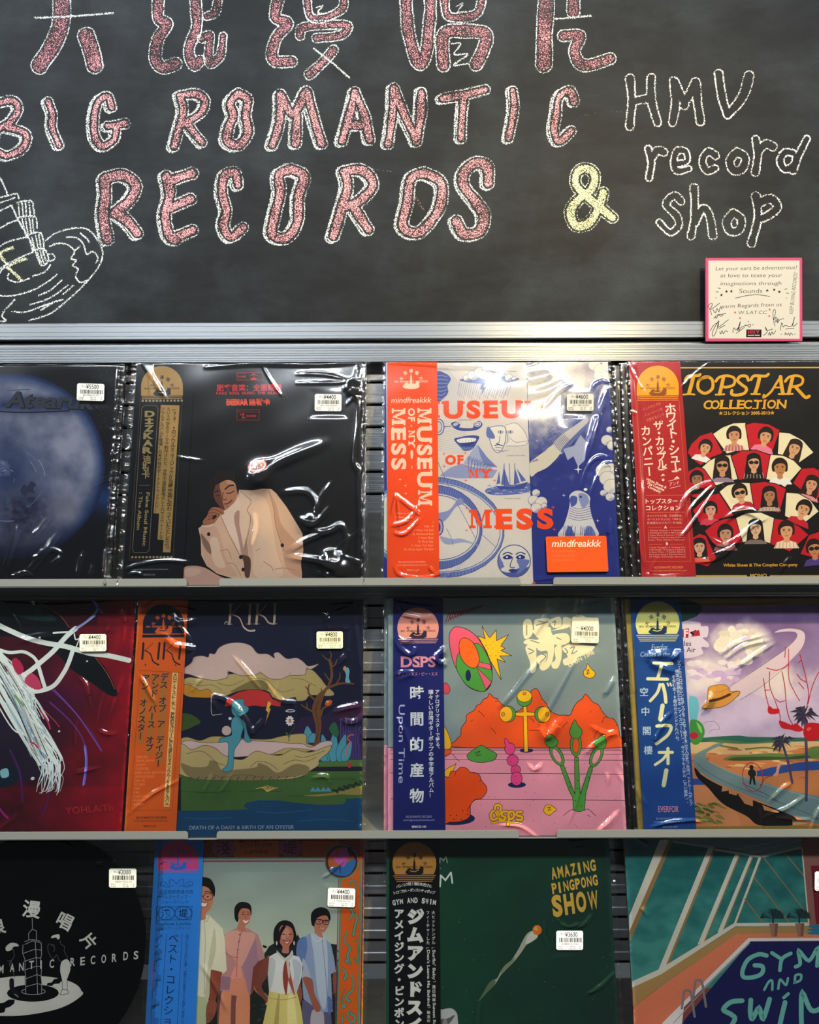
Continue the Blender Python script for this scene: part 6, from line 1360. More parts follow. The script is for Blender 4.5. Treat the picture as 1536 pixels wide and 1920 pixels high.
# ground
A.P('2c6050', [(520, 1180), (700, 1160), (900, 1150), (1000, 1160), (1250, 1165), (1640, 1180), (1640, 1230), (520, 1230)], 1)
A.P('c9a878', [(480, 1200), (700, 1195), (1000, 1200), (1640, 1195), (1640, 1420), (480, 1420)], 0)
A.P('c07a48', [(480, 1330), (760, 1290), (1100, 1290), (1640, 1270), (1640, 1840), (480, 1840)], 1)
A.P('c88452', [(480, 1500), (800, 1600), (900, 1840), (480, 1840)], 1)
for k in range(60): x, y = R_.uniform(500, 1600), R_.uniform(1230, 1480); A.E(R_.choice(['d4a060', 'b86a38', 'dcb47c', 'a8603a']), x, y, R_.uniform(20, 60), R_.uniform(4, 9), 4, n=10)
A.P('4c7044', [(680, 1190), (760, 1180), (900, 1190), (1000, 1200), (1180, 1190), (1150, 1205), (900, 1210)], 1)
A.P('5c7a3c', [(800, 1330), (850, 1300), (980, 1290), (1140, 1280), (1280, 1290), (1400, 1280), (1440, 1240), (1500, 1235), (1640, 1260), (1640, 1310), (1300, 1325), (1000, 1330)], 1); A.P('34502c', [(830, 1330), (900, 1310), (1100, 1305), (1250, 1310), (1400, 1300), (1400, 1320), (1000, 1335)], 1)
for p in ([(760, 1220), (840, 1235), (900, 1245)], [(960, 1250), (1100, 1240), (1200, 1255)]): A.L('5c6c34', 3, p)
for k in range(30): A.E(R_.choice(['6c7434', '4c5a2c', '8a7a3c']), R_.uniform(590, 780), R_.uniform(1640, 1790), R_.uniform(18, 44), R_.uniform(6, 12), 20, n=8)
A.P('2c4a8c', [(1040, 1410), (1150, 1385), (1350, 1350), (1640, 1335), (1640, 1400), (1300, 1415), (1120, 1450), (1040, 1450)], 0); A.R('2c4a8c', 570, 1465, 660, 1510)
# viaduct
A.P('15110f', [(585, 1380), (640, 1440), (760, 1510), (1000, 1620), (1300, 1740), (1300, 1810), (1060, 1810), (960, 1740), (790, 1650), (680, 1530), (600, 1450)], 1)
for q in ([(790, 1510), (835, 1530), (825, 1555), (780, 1560)], [(830, 1535), (900, 1565), (890, 1590), (835, 1575)], [(900, 1580), (1010, 1620), (1010, 1670), (950, 1650)], [(1080, 1660), (1200, 1710), (1200, 1750), (1100, 1720)]): A.P('b87a4c', q)
A.P('6c8280', [(575, 1330), (600, 1280), (680, 1240), (740, 1210), (800, 1200), (770, 1225), (700, 1255), (665, 1290), (680, 1330), (760, 1380), (920, 1440), (1100, 1500), (1300, 1560), (1640, 1650), (1640, 1830), (1300, 1740), (1000, 1600), (760, 1500), (620, 1410)], 1)
A.L('55686a', 1.4, [(600, 1350), (700, 1430), (900, 1530), (1200, 1640), (1500, 1760)]); A.L('8fa09a', 1.2, [(690, 1340), (900, 1440), (1200, 1540), (1600, 1650)]); A.L('3c4a4c', 1.2, [(930, 1500), (1100, 1580), (1200, 1640)])
A.P('1c1210', [(1050, 1690), (1300, 1740), (1300, 1810), (1070, 1810)]); A.P('cfa874', [(1300, 1770), (1420, 1800), (1300, 1810)])
# walker in a red ring, arm, palms
A.P('1a1d1f', [(985, 1385), (1000, 1366), (1018, 1385), (1014, 1398), (1030, 1410), (1036, 1440), (1024, 1450), (1032, 1510), (1018, 1514), (1006, 1460), (996, 1512), (984, 1508), (990, 1450), (974, 1432), (978, 1410), (990, 1398)], 0); A.E('1a1d1f', 1001, 1382, 15, 16)
A.EO(None, 'a82830', 1.6, 1010, 1455, 74, 106, -8)
A.L('7a1c20', 1.3, [(1065, 1520), (1090, 1480), (1110, 1460), (1180, 1440)]); A.P('c8927c', [(1195, 1360), (1220, 1352), (1205, 1400), (1196, 1440), (1160, 1448), (1168, 1432), (1180, 1420)], 1)
def palm(x, y, xb, yb, k):
    A.L('46405c', 5 * k, [(x, y), ((x + xb) / 2 + 8, (y + yb) / 2), (xb, yb)])
    for t in range(14):
        a = t * .45; l = R_.uniform(70, 115) * k; A.P('2c2838' if t % 2 else '3a3448', [(x, y), (x + l * .5 * math.cos(a) - 14 * k * math.sin(a), y + l * .4 * math.sin(a) - 22 * k), (x + l * math.cos(a), y + l * .75 * math.sin(a) + 18 * k), (x + l * .5 * math.cos(a) + 12 * k * math.sin(a), y + l * .42 * math.sin(a) + 6 * k)])
palm(1225, 1195, 1300, 1500, .95); palm(1395, 1000, 1402, 1630, 1.1)
# hat with its trail, red line figure with red shoes, fruit
A.P('c4b2b6', [(870, 775), (1050, 660), (1230, 540), (1330, 450), (1340, 400), (1280, 388), (1180, 395), (1230, 372), (1310, 368), (1380, 385), (1402, 430), (1370, 520), (1240, 650), (1090, 770), (920, 880), (860, 870)], 1)
A.L('6c5f66', .9, [(860, 782), (1050, 660), (1250, 525)]); A.L('6c5f66', .9, [(920, 890), (1080, 790), (1280, 630)])
A.PO('c28a3c', '5c3c14', 1, [(645, 948), (680, 890), (690, 800), (740, 780), (800, 775), (835, 795), (850, 825), (918, 825), (905, 860), (850, 885), (800, 935), (700, 950)], 1); A.P('c28a3c', [(645, 948), (690, 895), (850, 840), (918, 825), (900, 862), (800, 935)], 1); A.O('5c3c14', 1, [(645, 948), (700, 905), (840, 845), (918, 825), (900, 862), (800, 935)]); A.L('4a2c10', 5, [(700, 893), (770, 880), (845, 848)]); A.L('a8722c', 1.2, [(690, 815), (760, 830), (845, 800)])
RL = 'a01c24'
for p in ([(1280, 515), (1280, 620), (1282, 740), (1320, 830), (1360, 900)], [(1362, 555), (1385, 640), (1410, 750), (1425, 850), (1412, 940)], [(1115, 655), (1190, 672), (1250, 650), (1280, 625)], [(1140, 680), (1140, 790), (1180, 900), (1212, 1000), (1215, 1050)], [(1095, 730), (1110, 850), (1135, 950)], [(1230, 680), (1250, 790), (1262, 940), (1280, 1020), (1310, 1080)], [(1420, 920), (1450, 800), (1500, 690), (1560, 640)], [(1258, 500), (1252, 580)], [(1340, 700), (1370, 740), (1410, 760)], [(1370, 600), (1350, 620)], [(1100, 820), (1140, 815)], [(1180, 880), (1210, 905), (1250, 895)], [(1350, 760), (1390, 810)]): A.L(RL, 1.6, p)
A.P('b01820', [(1125, 945), (1140, 935), (1165, 955), (1205, 955), (1208, 985), (1165, 995), (1128, 985)], 1); A.P('b41a22', [(1205, 1045), (1240, 1050), (1300, 1075), (1330, 1062), (1360, 1085), (1385, 1110), (1350, 1125), (1290, 1110), (1225, 1095)], 1); A.P('a8161e', [(1410, 1065), (1470, 1060), (1540, 1080), (1540, 1140), (1480, 1185), (1430, 1192), (1390, 1160), (1385, 1110)], 1); A.E('d04c44', 1425, 1105, 18, 12, -30)
A.P('62a8b4', [(545, 880), (575, 858), (610, 880), (618, 960), (590, 1060), (555, 1050)], 1); A.P('3c8038', [(550, 1050), (590, 1030), (640, 1060), (660, 1120), (640, 1180), (600, 1215), (560, 1190)], 1); A.P('78b45c', [(600, 1050), (635, 1085), (640, 1130), (620, 1110)], 1); A.E('a82030', 580, 1148, 34, 26); A.L('8a5c70', .8, [(690, 1130), (720, 1105), (770, 1100), (740, 1050), (690, 1045), (650, 1060)])
A.R('8a7434', 470, 1815, 1640, 1900)
# paper label corner
A.P('c2b6c0', [(480, 330), (620, 315), (640, 345), (690, 350), (685, 420), (650, 430), (692, 470), (690, 500), (640, 500), (645, 552), (480, 565)], 1)
A.P('9a1c34', [(490, 368), (550, 360), (545, 430), (490, 425)]); A.P('1c1c28', [(555, 390), (600, 372), (618, 400), (580, 418)]); A.P('9a1c34', [(575, 385), (625, 372), (632, 415), (560, 422), (590, 402)]); A.X('F', 512, 422, 74, 'e0c4c8', 'l', bold=.04)
A.X('Castles', 566, 488, 52, '3c3440', 'r', bold=.01); A.X('in the Air', 598, 535, 52, '3c3440', 'r', bold=.01)
r.add(A, 'front_cover')
A = r.obi(g, 1202.5, 1301); A.R('1c4684', 1100, 1050, 1400, 1700); A.T(1150, 1090, 3.917)
emblem(A, 316, 400, 322, 'c8c47c', '20304c', lines=4, full=True)
CY = 'd8d4a0'
A.X('Everfor', 268, 515, 58, '9cb4c4', 'l', 118, shear=.2); A.X('Castles in the Air', 185, 565, 52, '9cb4c4', 'l', 280, shear=.2)
for p, w in (([(285, 612), (420, 618)], 5.5), ([(345, 618), (315, 722)], 6), ([(240, 728), (385, 732)], 6), ([(330, 770), (310, 830), (258, 890)], 5.5), ([(350, 772), (365, 830), (372, 900)], 6.5), ([(385, 762), (392, 780)], 3), ([(405, 762), (412, 780)], 3), ([(348, 925), (330, 1025)], 8), ([(305, 1075), (405, 1075), (385, 1140), (300, 1205)], 6), ([(320, 1268), (418, 1268)], 5.5), ([(385, 1240), (385, 1350)], 6), ([(380, 1275), (345, 1320), (290, 1358)], 5), ([(372, 1400), (352, 1508)], 8)): A.L(CY, w, p)
for k, chh in enumerate('空中閣樓'): A.X(chh, 213 + k * 9, 850 + k * 142, 68, 'b8ccd4', 'c', bold=.01)
A.VT('ソフトでメロウなシンセポップをこよなく愛する二三人が放つ台湾ベッドルームポップ', 470, 590, 552, 1660, 29, 'c4ccd4', .01); A.VT('待望の音源化となる「アイスコーヒー」、ライブでも人気の「甘い部屋」、', 455, 660, 520, 1660, 29, 'c4ccd4', .01); A.VT('を含む全10曲のセカンドアルバム。', 430, 700, 455, 1200, 29, 'c4ccd4', .01)
A.X('EVERFOR', 385, 1705, 58, 'd88a94', 'c', 150, bold=.01, ysc=1.1)
A.X('BIG ROMANTIC RECORDS', 390, 1760, 22, '8ca4c4', 'c', 190); A.X('www.bigromanticrecords.com', 392, 1782, 21, '8ca4c4', 'c', 232); A.X('BRRCD-097', 398, 1822, 20, '8ca4c4', 'c', 110)
r.add(A, 'obi_strip', 'blue paper strip with cream upright lettering')
r.film([([(1250, 1137), (1360, 1141), (1480, 1138)], .9, 2.2), ([(1205, 1230), (1230, 1228), (1260, 1225)], 1.1, 3.6), ([(1255, 1240), (1270, 1225), (1278, 1250)], 1.1, 3), ([(1215, 1240), (1235, 1250), (1262, 1260)], 1.1, 3), ([(1350, 1225), (1380, 1205), (1430, 1190)], .9, 1.6), ([(1358, 1235), (1390, 1212), (1440, 1200)], .9, 1.6), ([(1372, 1255), (1410, 1230), (1450, 1205)], .9, 1.5), ([(1315, 1330), (1325, 1315), (1330, 1300)], 1, 2.4), ([(1225, 1370), (1240, 1350), (1255, 1335)], .8, 1.4), ([(1220, 1400), (1228, 1375), (1245, 1355)], .8, 1.4), ([(1216, 1550), (1260, 1540), (1320, 1538)], .8, 1.4), ([(1440, 1500), (1460, 1480), (1475, 1470)], .8, 1.4), ([(1430, 1530), (1470, 1515), (1500, 1495)], .8, 1.4), ([(1180, 1200), (1184, 1250), (1190, 1300)], 1.2, 2), ([(1185, 1140), (1186, 1300), (1194, 1500)], 1.2, 2)], 103, rnd=7, ml=9)
q = Rec(1, 1183, 1630, 1127, '0c0e12', 'dark spare copy behind the purple landscape record, its black edge showing')
q.root.location.y += 0.009; q.root.location.z += .0003
q.film([([(1172, 1150), (1175, 1300), (1181, 1500)], 1.2, 1.8)], 105, rnd=4, ml=6)

# ===== bottom row, black picture disc in a clear sleeve
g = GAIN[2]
r = Rec(2, -180, 268, 1571, None, 'black printed vinyl disc in a clear sleeve at the left of the bottom row', name='picture_disc')
cx, cq = on_record(60, 1777, 2); rad = 0.157
bm = bmesh.new()
bmesh.ops.create_cone(bm, cap_ends=True, segments=128, radius1=rad, radius2=rad, depth=0.0022)
bm.transform(Matrix.Translation((cx - r.xc, 0.0014, cq)) @ Matrix.Rotation(math.pi / 2, 4, 'X'))
me = bpy.data.meshes.new('vinyl_disc'); bm.to_mesh(me); bm.free()
link('vinyl_disc', me, mat('black_vinyl', '060608', 0.25, 0, 0.5), r.root)
A = Art(r.map, 0.0003, g)
pts = []
for k in range(96):
    a = 2 * math.pi * k / 96; x, q_ = cx + rad * .995 * math.cos(a), cq + rad * .995 * math.sin(a); pts.append(r.px(x, q_))
A._tri(pts[::-1], hexlin('050608')); A.T(0, 1540, 5.052)
WD = 'd0cdc0'
A.E(WD, 150, 1620, 590, 182, -3, 48); A.P(WD, [(-440, 1660), (-300, 1790), (0, 1815), (240, 1805), (520, 1750), (700, 1660), (735, 1580), (400, 1500), (0, 1500)], 1)
BK = '050608'
A.E(BK, 280, 1600, 245, 82, 0, 40)
A.P(BK, [(410, 1530), (420, 1505), (460, 1500), (480, 1470), (520, 1462), (545, 1450), (580, 1470), (550, 1490), (530, 1512), (480, 1515), (460, 1535)], 0)
A.P(BK, [(-100, 1700), (0, 1690), (50, 1660), (110, 1660), (100, 1700), (60, 1730), (20, 1740), (10, 1780), (-100, 1800)], 0)
A.EO(None, 'b4b4b0', 1, 285, 1585, 112, 30)
# tower
LW = 'a8a8a6'
A.P(BK, [(205, 1600), (205, 1380), (185, 1220), (190, 1130), (250, 1100), (243, 1030), (278, 990), (318, 1010), (322, 1100), (362, 1120), (365, 1230), (360, 1440), (365, 1605)], 0)
for p in ([(278, 890), (280, 990)], [(245, 1100), (243, 1035), (278, 995), (318, 1010), (318, 1100)], [(205, 1115), (250, 1095), (300, 1095), (352, 1108)], [(205, 1140), (280, 1105), (362, 1125)], [(190, 1140), (185, 1220), (210, 1290), (205, 1380), (215, 1450), (212, 1590), (215, 1608)], [(362, 1125), (365, 1230), (352, 1300), (365, 1350), (358, 1440), (365, 1500), (362, 1600)], [(305, 1110), (318, 1340), (325, 1610)], [(188, 1225), (300, 1185), (365, 1195)], [(195, 1300), (310, 1265), (362, 1270)], [(205, 1380), (315, 1345), (365, 1350)], [(212, 1465), (320, 1425), (362, 1440)], [(212, 1540), (322, 1510), (365, 1520)]): A.L(LW, 1, p, 0)
# two bending figures
A.P(WD, [(35, 1200), (25, 1165), (70, 1125), (130, 1130), (148, 1155), (100, 1160), (80, 1190)], 1); A.P(WD, [(458, 1080), (470, 1058), (530, 1045), (536, 1085), (515, 1092), (505, 1075)], 1)
for p in ([(95, 1180), (105, 1250), (60, 1320), (90, 1390), (110, 1460)], [(540, 1100), (550, 1140), (580, 1160), (580, 1210), (610, 1270), (560, 1300), (530, 1290), (510, 1240), (470, 1275), (430, 1210), (430, 1140), (490, 1150)], [(460, 1150), (490, 1170), (480, 1210)], [(40, 1290), (80, 1300), (60, 1330)]): A.L('5c5c5e', .9, p)
A.P(WD, [(552, 1310), (600, 1282), (630, 1310), (636, 1380), (608, 1470), (605, 1580), (560, 1570), (555, 1470), (540, 1390)], 1); A.O('2c2c2e', 1, [(560, 1570), (605, 1575), (618, 1600), (590, 1612), (540, 1618), (550, 1590)]); A.L('2c2c2e', 1, [(606, 1460), (605, 1575)]); A.L('2c2c2e', 1, [(555, 1470), (562, 1570)])
A.L('15161a', 9, [(80, 1480), (85, 1560), (125, 1610)]); A.L('b8b8b4', 1.2, [(105, 1610), (130, 1625), (140, 1640)])
# arc of white characters
for t, x, y, s_, ro in (('漫', 265, 870, 175, 8), ('唱', 560, 975, 165, 28), ('片', 770, 1145, 150, 50), ('浪', -45, 1030, 165, -14)): A.X(t, x, y, s_, WD, 'c', rot=ro, bold=.05)
for k, (chh, x, y) in enumerate((('M', -20, 1410), ('A', 85, 1395), ('N', 172, 1388), ('T', 268, 1370), ('I', 358, 1368), ('C', 460, 1360), ('R', 658, 1345), ('E', 752, 1338), ('C', 850, 1328), ('O', 952, 1318), ('R', 1052, 1308), ('D', 1160, 1292), ('S', 1258, 1285))): A.X(chh, x, y, 108, WD, 'c', 44 if chh != 'I' else 14, -5, .02, .12)
r.add(A, 'disc_print', 'white drawing of a tower and two bending figures')
r.film([([(80, 1572), (120, 1575), (170, 1605)], .7, 1.6), ([(145, 1580), (160, 1592), (172, 1600)], .8, 1.5), ([(172, 1616), (185, 1612), (190, 1622)], .8, 1.4), ([(200, 1580), (240, 1572), (262, 1590)], .7, 1.5)], 113, rnd=6, mr=16, m=M_CLEAR, edge=.6, flat=[r.flat(203, 1622)], name='clear_sleeve')
w = (r.xr - r.xl) / 2
link('sleeve_back', boxes([(-w - .008, 0.0030, 0, w + .010, 0.0034, r.top)], 'sleeve_back'), M_CLEAR, r.root)
r.tag(203, 1622, '¥2000', 51, 36, .5, g, 'e9e6cf')

# ===== bottom row, four friends in a meadow, ornamental frame, sky-blue strip
r = Rec(2, 258, 672, 1572, 'c8641c', 'record sleeve photograph of four smiling people in pale clothes with orange ornament border')
A = r.cover(g); A.T(0, 0, 1); A.R('d06a1c', 200, 1500, 760, 2100); A.T(340, 1540, 4.042)
def dusk(x, y): return mix(mix((124, 136, 128), (176, 184, 160), (y - 250) / 650), (196, 190, 158), (y - 850) / 200 + .1 * fbm(x * .01, y * .01))
A.G(-80, 260, 1180, 2000, 40, dusk)
A.P('1e2420', [(60, 1290), (300, 1250), (520, 1140), (600, 1010), (640, 940), (690, 910), (740, 950), (830, 900), (860, 850), (885, 900), (920, 980), (1000, 1100), (1090, 920), (1160, 930), (1165, 2050), (40, 2050)], 0)
R_ = random.Random(21)
for k in range(160): x = R_.choice([R_.uniform(500, 640), R_.uniform(600, 900), R_.uniform(1090, 1160)]); y = R_.uniform(920, 1540); A.E(R_.choice(['27302a', '1a201c', '36402e']), x, y, R_.uniform(8, 20), R_.uniform(5, 11), R_.uniform(0, 180), n=7)
def body(c, pts, line='00000000'): A.P(c, pts, 1)
# tall man at the left in white
A.P('8a4430', [(195, 1110), (280, 1120), (270, 1250), (235, 1340), (240, 1420), (190, 1500), (150, 1515), (140, 1460), (185, 1340)], 1)
A.P('93503a', [(150, 1440), (190, 1350), (240, 1360), (235, 1430), (200, 1500), (150, 1518)], 1)
for k in range(4): A.L('5c2c20', .9, [(165 + k * 15, 1440), (155 + k * 15, 1500)])
A.P('b2b88a', [(40, 1290), (175, 1330), (160, 1420), (150, 1700), (40, 1800)], 1)
A.P('d6d0b2', [(40, 740), (110, 700), (190, 700), (250, 760), (290, 800), (310, 900), (325, 1100), (325, 1145), (280, 1130), (200, 1110), (190, 1200), (180, 1330), (100, 1310), (40, 1290)], 0)
A.P('bfb898', [(230, 800), (240, 950), (205, 1100), (195, 1110), (185, 1320), (150, 1320), (190, 1000)], 1); A.L('a49c7c', 1, [(150, 720), (160, 900), (150, 1100), (150, 1300)]); A.L('a49c7c', 1, [(130, 710), (165, 750), (190, 705)])
A.P('bd7a58', [(80, 480), (150, 470), (215, 500), (222, 570), (205, 640), (165, 690), (160, 730), (90, 730), (80, 640)], 1); A.P('14100e', [(60, 430), (130, 410), (200, 425), (235, 490), (230, 560), (210, 530), (180, 490), (120, 480), (60, 520)], 1)
A.EO(None, '3a201a', 1.2, 182, 560, 36, 26); A.L('3a201a', 1.2, [(146, 555), (100, 550)]); A.L('20120e', 1.6, [(155, 525), (185, 520), (212, 535)]); A.E('20120e', 180, 560, 8, 5); A.P('e6d4c4', [(120, 600), (160, 610), (180, 600), (165, 632), (130, 630)], 1); A.O('7c2c28', 1.2, [(120, 600), (160, 608), (180, 600), (165, 634), (130, 632)])
# second man in pink
A.P('7c3c30', [(520, 1050), (600, 1040), (570, 1150), (530, 1260), (500, 1300), (500, 1200)], 1)
A.P('6c4644', [(250, 1250), (500, 1250), (490, 1700), (240, 1700)], 0); A.P('d08a62', [(280, 1290), (365, 1270), (350, 1700), (255, 1700)], 1); A.P('d08a62', [(400, 1290), (490, 1280), (470, 1700), (370, 1700)], 1); A.P('7a4a42', [(355, 1300), (385, 1300), (375, 1700), (345, 1700)], 1)
A.P('b58480', [(305, 845), (390, 800), (430, 815), (480, 800), (560, 850), (600, 980), (610, 1030), (540, 1060), (520, 1100), (500, 1300), (270, 1270), (275, 1160), (320, 1120)], 0)
A.P('d09a88', [(310, 850), (400, 815), (440, 830), (540, 860), (430, 1090), (400, 1020), (330, 990)], 1); A.P('d8937c', [(330, 990), (400, 1020), (440, 1160), (430, 1200), (350, 1180), (390, 1060)], 1); A.P('d08a6a', [(360, 1190), (470, 1190), (480, 1300), (350, 1300)], 1); A.P('947078', [(275, 1160), (350, 1170), (340, 1265), (270, 1265)], 0); A.P('a07a84', [(540, 870), (560, 1050), (520, 1100), (500, 1290), (480, 1290), (440, 1090)], 0)
A.L('6a4444', 1, [(435, 820), (415, 900), (400, 1010), (395, 1170)]); A.L('96605a', 1.2, [(310, 985), (360, 1015), (410, 1022)])
for y in (848, 902, 962): A.E('3c2424', 420 - (y - 848) * .12, y, 5)
A.P('b87458', [(410, 640), (500, 640), (505, 700), (490, 760), (462, 782), (470, 815), (430, 825), (400, 800), (420, 740), (400, 720)], 1); A.P('15100e', [(385, 730), (382, 650), (410, 610), (450, 600), (500, 620), (512, 670), (505, 705), (495, 660), (440, 650), (412, 690), (410, 750)], 1)
A.L('2a1812', 1.3, [(440, 680), (458, 676)]); A.L('2a1812', 1.3, [(475, 676), (495, 680)]); A.L('2a1812', 1.4, [(438, 695), (456, 695)]); A.L('2a1812', 1.4, [(476, 696), (494, 697)]); A.P('ecd8c8', [(445, 738), (470, 745), (490, 738), (472, 760), (455, 756)], 1); A.L('7a4030', 1, [(466, 695), (466, 722), (474, 724)])
# man at the right in blue
A.P('5c5670', [(890, 1350), (1100, 1350), (1130, 1750), (880, 1750)], 0); A.P('b0a4a4', [(960, 1440), (1050, 1440), (1040, 1700), (960, 1700)], 1)
A.P('8c98ac', [(862, 900), (940, 850), (990, 830), (1060, 880), (1110, 920), (1135, 1040), (1148, 1140), (1110, 1150), (1120, 1440), (1030, 1440), (900, 1340), (890, 1180), (960, 1190), (900, 1060)], 0)
A.P('b0b8bc', [(960, 850), (1000, 850), (1075, 890), (1085, 1200), (1060, 1420), (1010, 1300), (980, 1000)], 1); A.P('6278a0', [(862, 900), (920, 870), (930, 960), (900, 1060), (850, 1010)], 1); A.P('5a6c98', [(1085, 1320), (1120, 1360), (1110, 1440), (1085, 1440)], 1); A.P('a8acb4', [(900, 1030), (960, 1190), (890, 1180)], 1)
A.L('6a7484', 1, [(1045, 890), (1065, 1100), (1085, 1400)]); A.L('d4ccc0', 1.2, [(960, 850), (1000, 905), (1045, 880)])
A.P('9c5842', [(895, 1180), (965, 1190), (985, 1300), (1030, 1400), (1010, 1440), (975, 1410), (935, 1290)], 1); A.P('8a4a3a', [(1125, 1150), (1145, 1150), (1150, 1260), (1130, 1300)], 1)
A.P('b47258', [(985, 700), (1060, 690), (1100, 710), (1095, 780), (1065, 830), (1045, 840), (1048, 878), (1000, 850), (985, 800)], 1); A.P('0f0d0e', [(965, 770), (962, 700), (990, 660), (1040, 645), (1090, 665), (1110, 720), (1100, 750), (1080, 710), (1030, 715), (995, 745), (985, 790)], 1)
A.L('1c1614', 1.3, [(985, 735), (1100, 752)]); A.EO(None, '1c1614', 1.2, 1022, 755, 28, 19); A.EO(None, '1c1614', 1.2, 1076, 760, 22, 18); A.E('1c1210', 1024, 755, 6, 4); A.E('1c1210', 1074, 758, 6, 4); A.L('7c3a30', 1.6, [(1022, 796), (1050, 808), (1070, 800)]); A.L('d8bca8', 1, [(1030, 801), (1050, 806), (1064, 802)])
# woman in front: sleeveless shirt, neckerchief, yellow skirt
A.P('c8945c', [(640, 1010), (600, 1050), (560, 1150), (525, 1250), (570, 1310), (640, 1370), (610, 1380), (630, 1320), (580, 1250), (620, 1160), (640, 1080)], 1); A.P('7c4434', [(640, 1020), (605, 1040), (560, 1140), (527, 1240), (580, 1320), (635, 1370), (640, 1345), (585, 1245), (625, 1160)], 1); A.P('8a4e3c', [(880, 1080), (900, 1100), (880, 1200), (890, 1320), (870, 1370), (850, 1300), (860, 1180)], 1)
A.P('cdbd72', [(640, 1280), (740, 1300), (850, 1285), (880, 1400), (900, 1560), (940, 1750), (560, 1750), (590, 1530), (620, 1400)], 0); A.P('a89858', [(700, 1350), (720, 1340), (690, 1750), (650, 1750)], 1); A.P('dccf8c', [(780, 1340), (830, 1340), (860, 1750), (790, 1750)], 1); A.L('9c8c50', 1.2, [(640, 1330), (740, 1345), (850, 1325)])
A.P('d4d2c6', [(645, 1015), (700, 985), (750, 1040), (800, 1000), (870, 1020), (895, 1080), (885, 1180), (850, 1285), (740, 1300), (640, 1280), (630, 1150)], 0); A.P('b4b8b8', [(820, 1040), (885, 1080), (870, 1200), (845, 1285), (800, 1290), (830, 1160)], 1); A.P('bcbcb4', [(650, 1030), (690, 1060), (670, 1200), (645, 1270), (632, 1150)], 1)
A.P('c4bcb0', [(700, 970), (770, 1030), (815, 970), (822, 1010), (775, 1055), (720, 1010)], 1); A.P('8c3c2c', [(760, 1060), (785, 1050), (800, 1080), (785, 1200), (770, 1310), (750, 1240), (745, 1150)], 1); A.P('a04a34', [(790, 1060), (805, 1150), (835, 1310), (800, 1240), (785, 1180)], 1); A.P('c8b4a4', [(772, 1040), (790, 1040), (800, 1150), (788, 1180)], 1)
A.P('16100f', [(675, 860), (685, 800), (720, 755), (770, 742), (820, 765), (845, 830), (850, 890), (820, 940), (700, 950), (680, 910)], 1); A.P('b87058', [(725, 800), (760, 780), (810, 800), (828, 850), (820, 900), (795, 940), (790, 990), (740, 985), (745, 945), (722, 900)], 1); A.P('c88a70', [(735, 830), (770, 800), (800, 830), (780, 880), (740, 880)], 1); A.P('16100f', [(715, 860), (735, 800), (770, 770), (765, 800), (735, 850), (725, 900)], 1)
A.L('2a1612', 1.4, [(735, 850), (750, 845), (765, 852)]); A.L('2a1612', 1.4, [(790, 850), (805, 846), (818, 853)]); A.L('7c4838', 1, [(778, 850), (776, 878), (786, 880)]); A.P('e8d8cc', [(748, 898), (775, 905), (802, 897), (778, 920)], 1); A.O('8c2c2c', 1.4, [(748, 896), (775, 904), (802, 895), (778, 922)]); A.E('cfc4b4', 700, 915, 6, 16); A.E('cfc4b4', 832, 915, 6, 16)
# ornament border with green scrolls
A.R('8a3a24', -80, 130, 1500, 262); A.R('c2641c', 380, 140, 720, 262); A.R('b0581c', 900, 140, 1180, 270); A.L('5a8a6c', 2, [(-80, 268), (1100, 272)]); A.L('7c3440', 3, [(-80, 290), (1100, 296)])
for x in (305, 805): A.PO('a84c74', '6c7a4c', 1.5, [(x - 90, 195), (x - 60, 150), (x, 135), (x + 60, 150), (x + 92, 195), (x + 60, 240), (x, 262), (x - 60, 240)])
A.X('淺', 300, 232, 115, '2c1420', 'c'); A.X('堤', 805, 232, 112, '2c1420', 'c'); A.X('Shallow', 550, 180, 62, '54200c', 'c', 250); A.X('Levée', 552, 236, 52, '54200c', 'c', 172)
A.P('d05c18', [(1190, 270), (1345, 270), (1300, 2050), (1145, 2050)]); A.P('d8861c', [(1362, 130), (1420, 130), (1380, 2050), (1320, 2050)])
A.L('4c8a68', 3, [(1192, 400), (1165, 1200), (1140, 2040)], 0); A.L('7a4250', 1.6, [(1176, 400), (1150, 1200), (1126, 2040)], 0); A.L('4c8a68', 3, [(1345, 300), (1322, 1200), (1300, 2040)], 0); A.L('5c3c5c', 2.4, [(1362, 140), (1352, 700), (1318, 2040)], 0)
TG = '5a9a78'
def scroll(pts, w): A.L('2c4a3a', w + 1.6, pts, taper=(.6, 1)); A.L(TG, w, pts, taper=(.6, 1))
for p, w in (([(1250, 480), (1275, 440), (1300, 470), (1280, 560), (1250, 620), (1270, 680), (1310, 720), (1295, 790), (1280, 860)], 4), ([(1255, 740), (1280, 690), (1260, 660)], 5), ([(1235, 830), (1215, 890), (1240, 940), (1260, 960), (1235, 1010), (1250, 1070), (1225, 1050)], 4.5), ([(1300, 880), (1320, 960), (1310, 1060), (1290, 1040)], 2.5), ([(1200, 1110), (1225, 1150), (1215, 1190)], 5), ([(1265, 1160), (1280, 1220), (1270, 1280), (1240, 1300), (1225, 1340), (1250, 1360)], 4.5), ([(1215, 1270), (1190, 1330), (1200, 1390)], 2), ([(1200, 1390), (1205, 1395)], 9), ([(1250, 1430), (1230, 1480), (1270, 1520), (1290, 1480), (1260, 1450)], 4.5), ([(1200, 1460), (1195, 1520)], 3), ([(1240, 1580), (1220, 1660), (1260, 1720), (1240, 1800)], 4.5)): scroll(p, w)
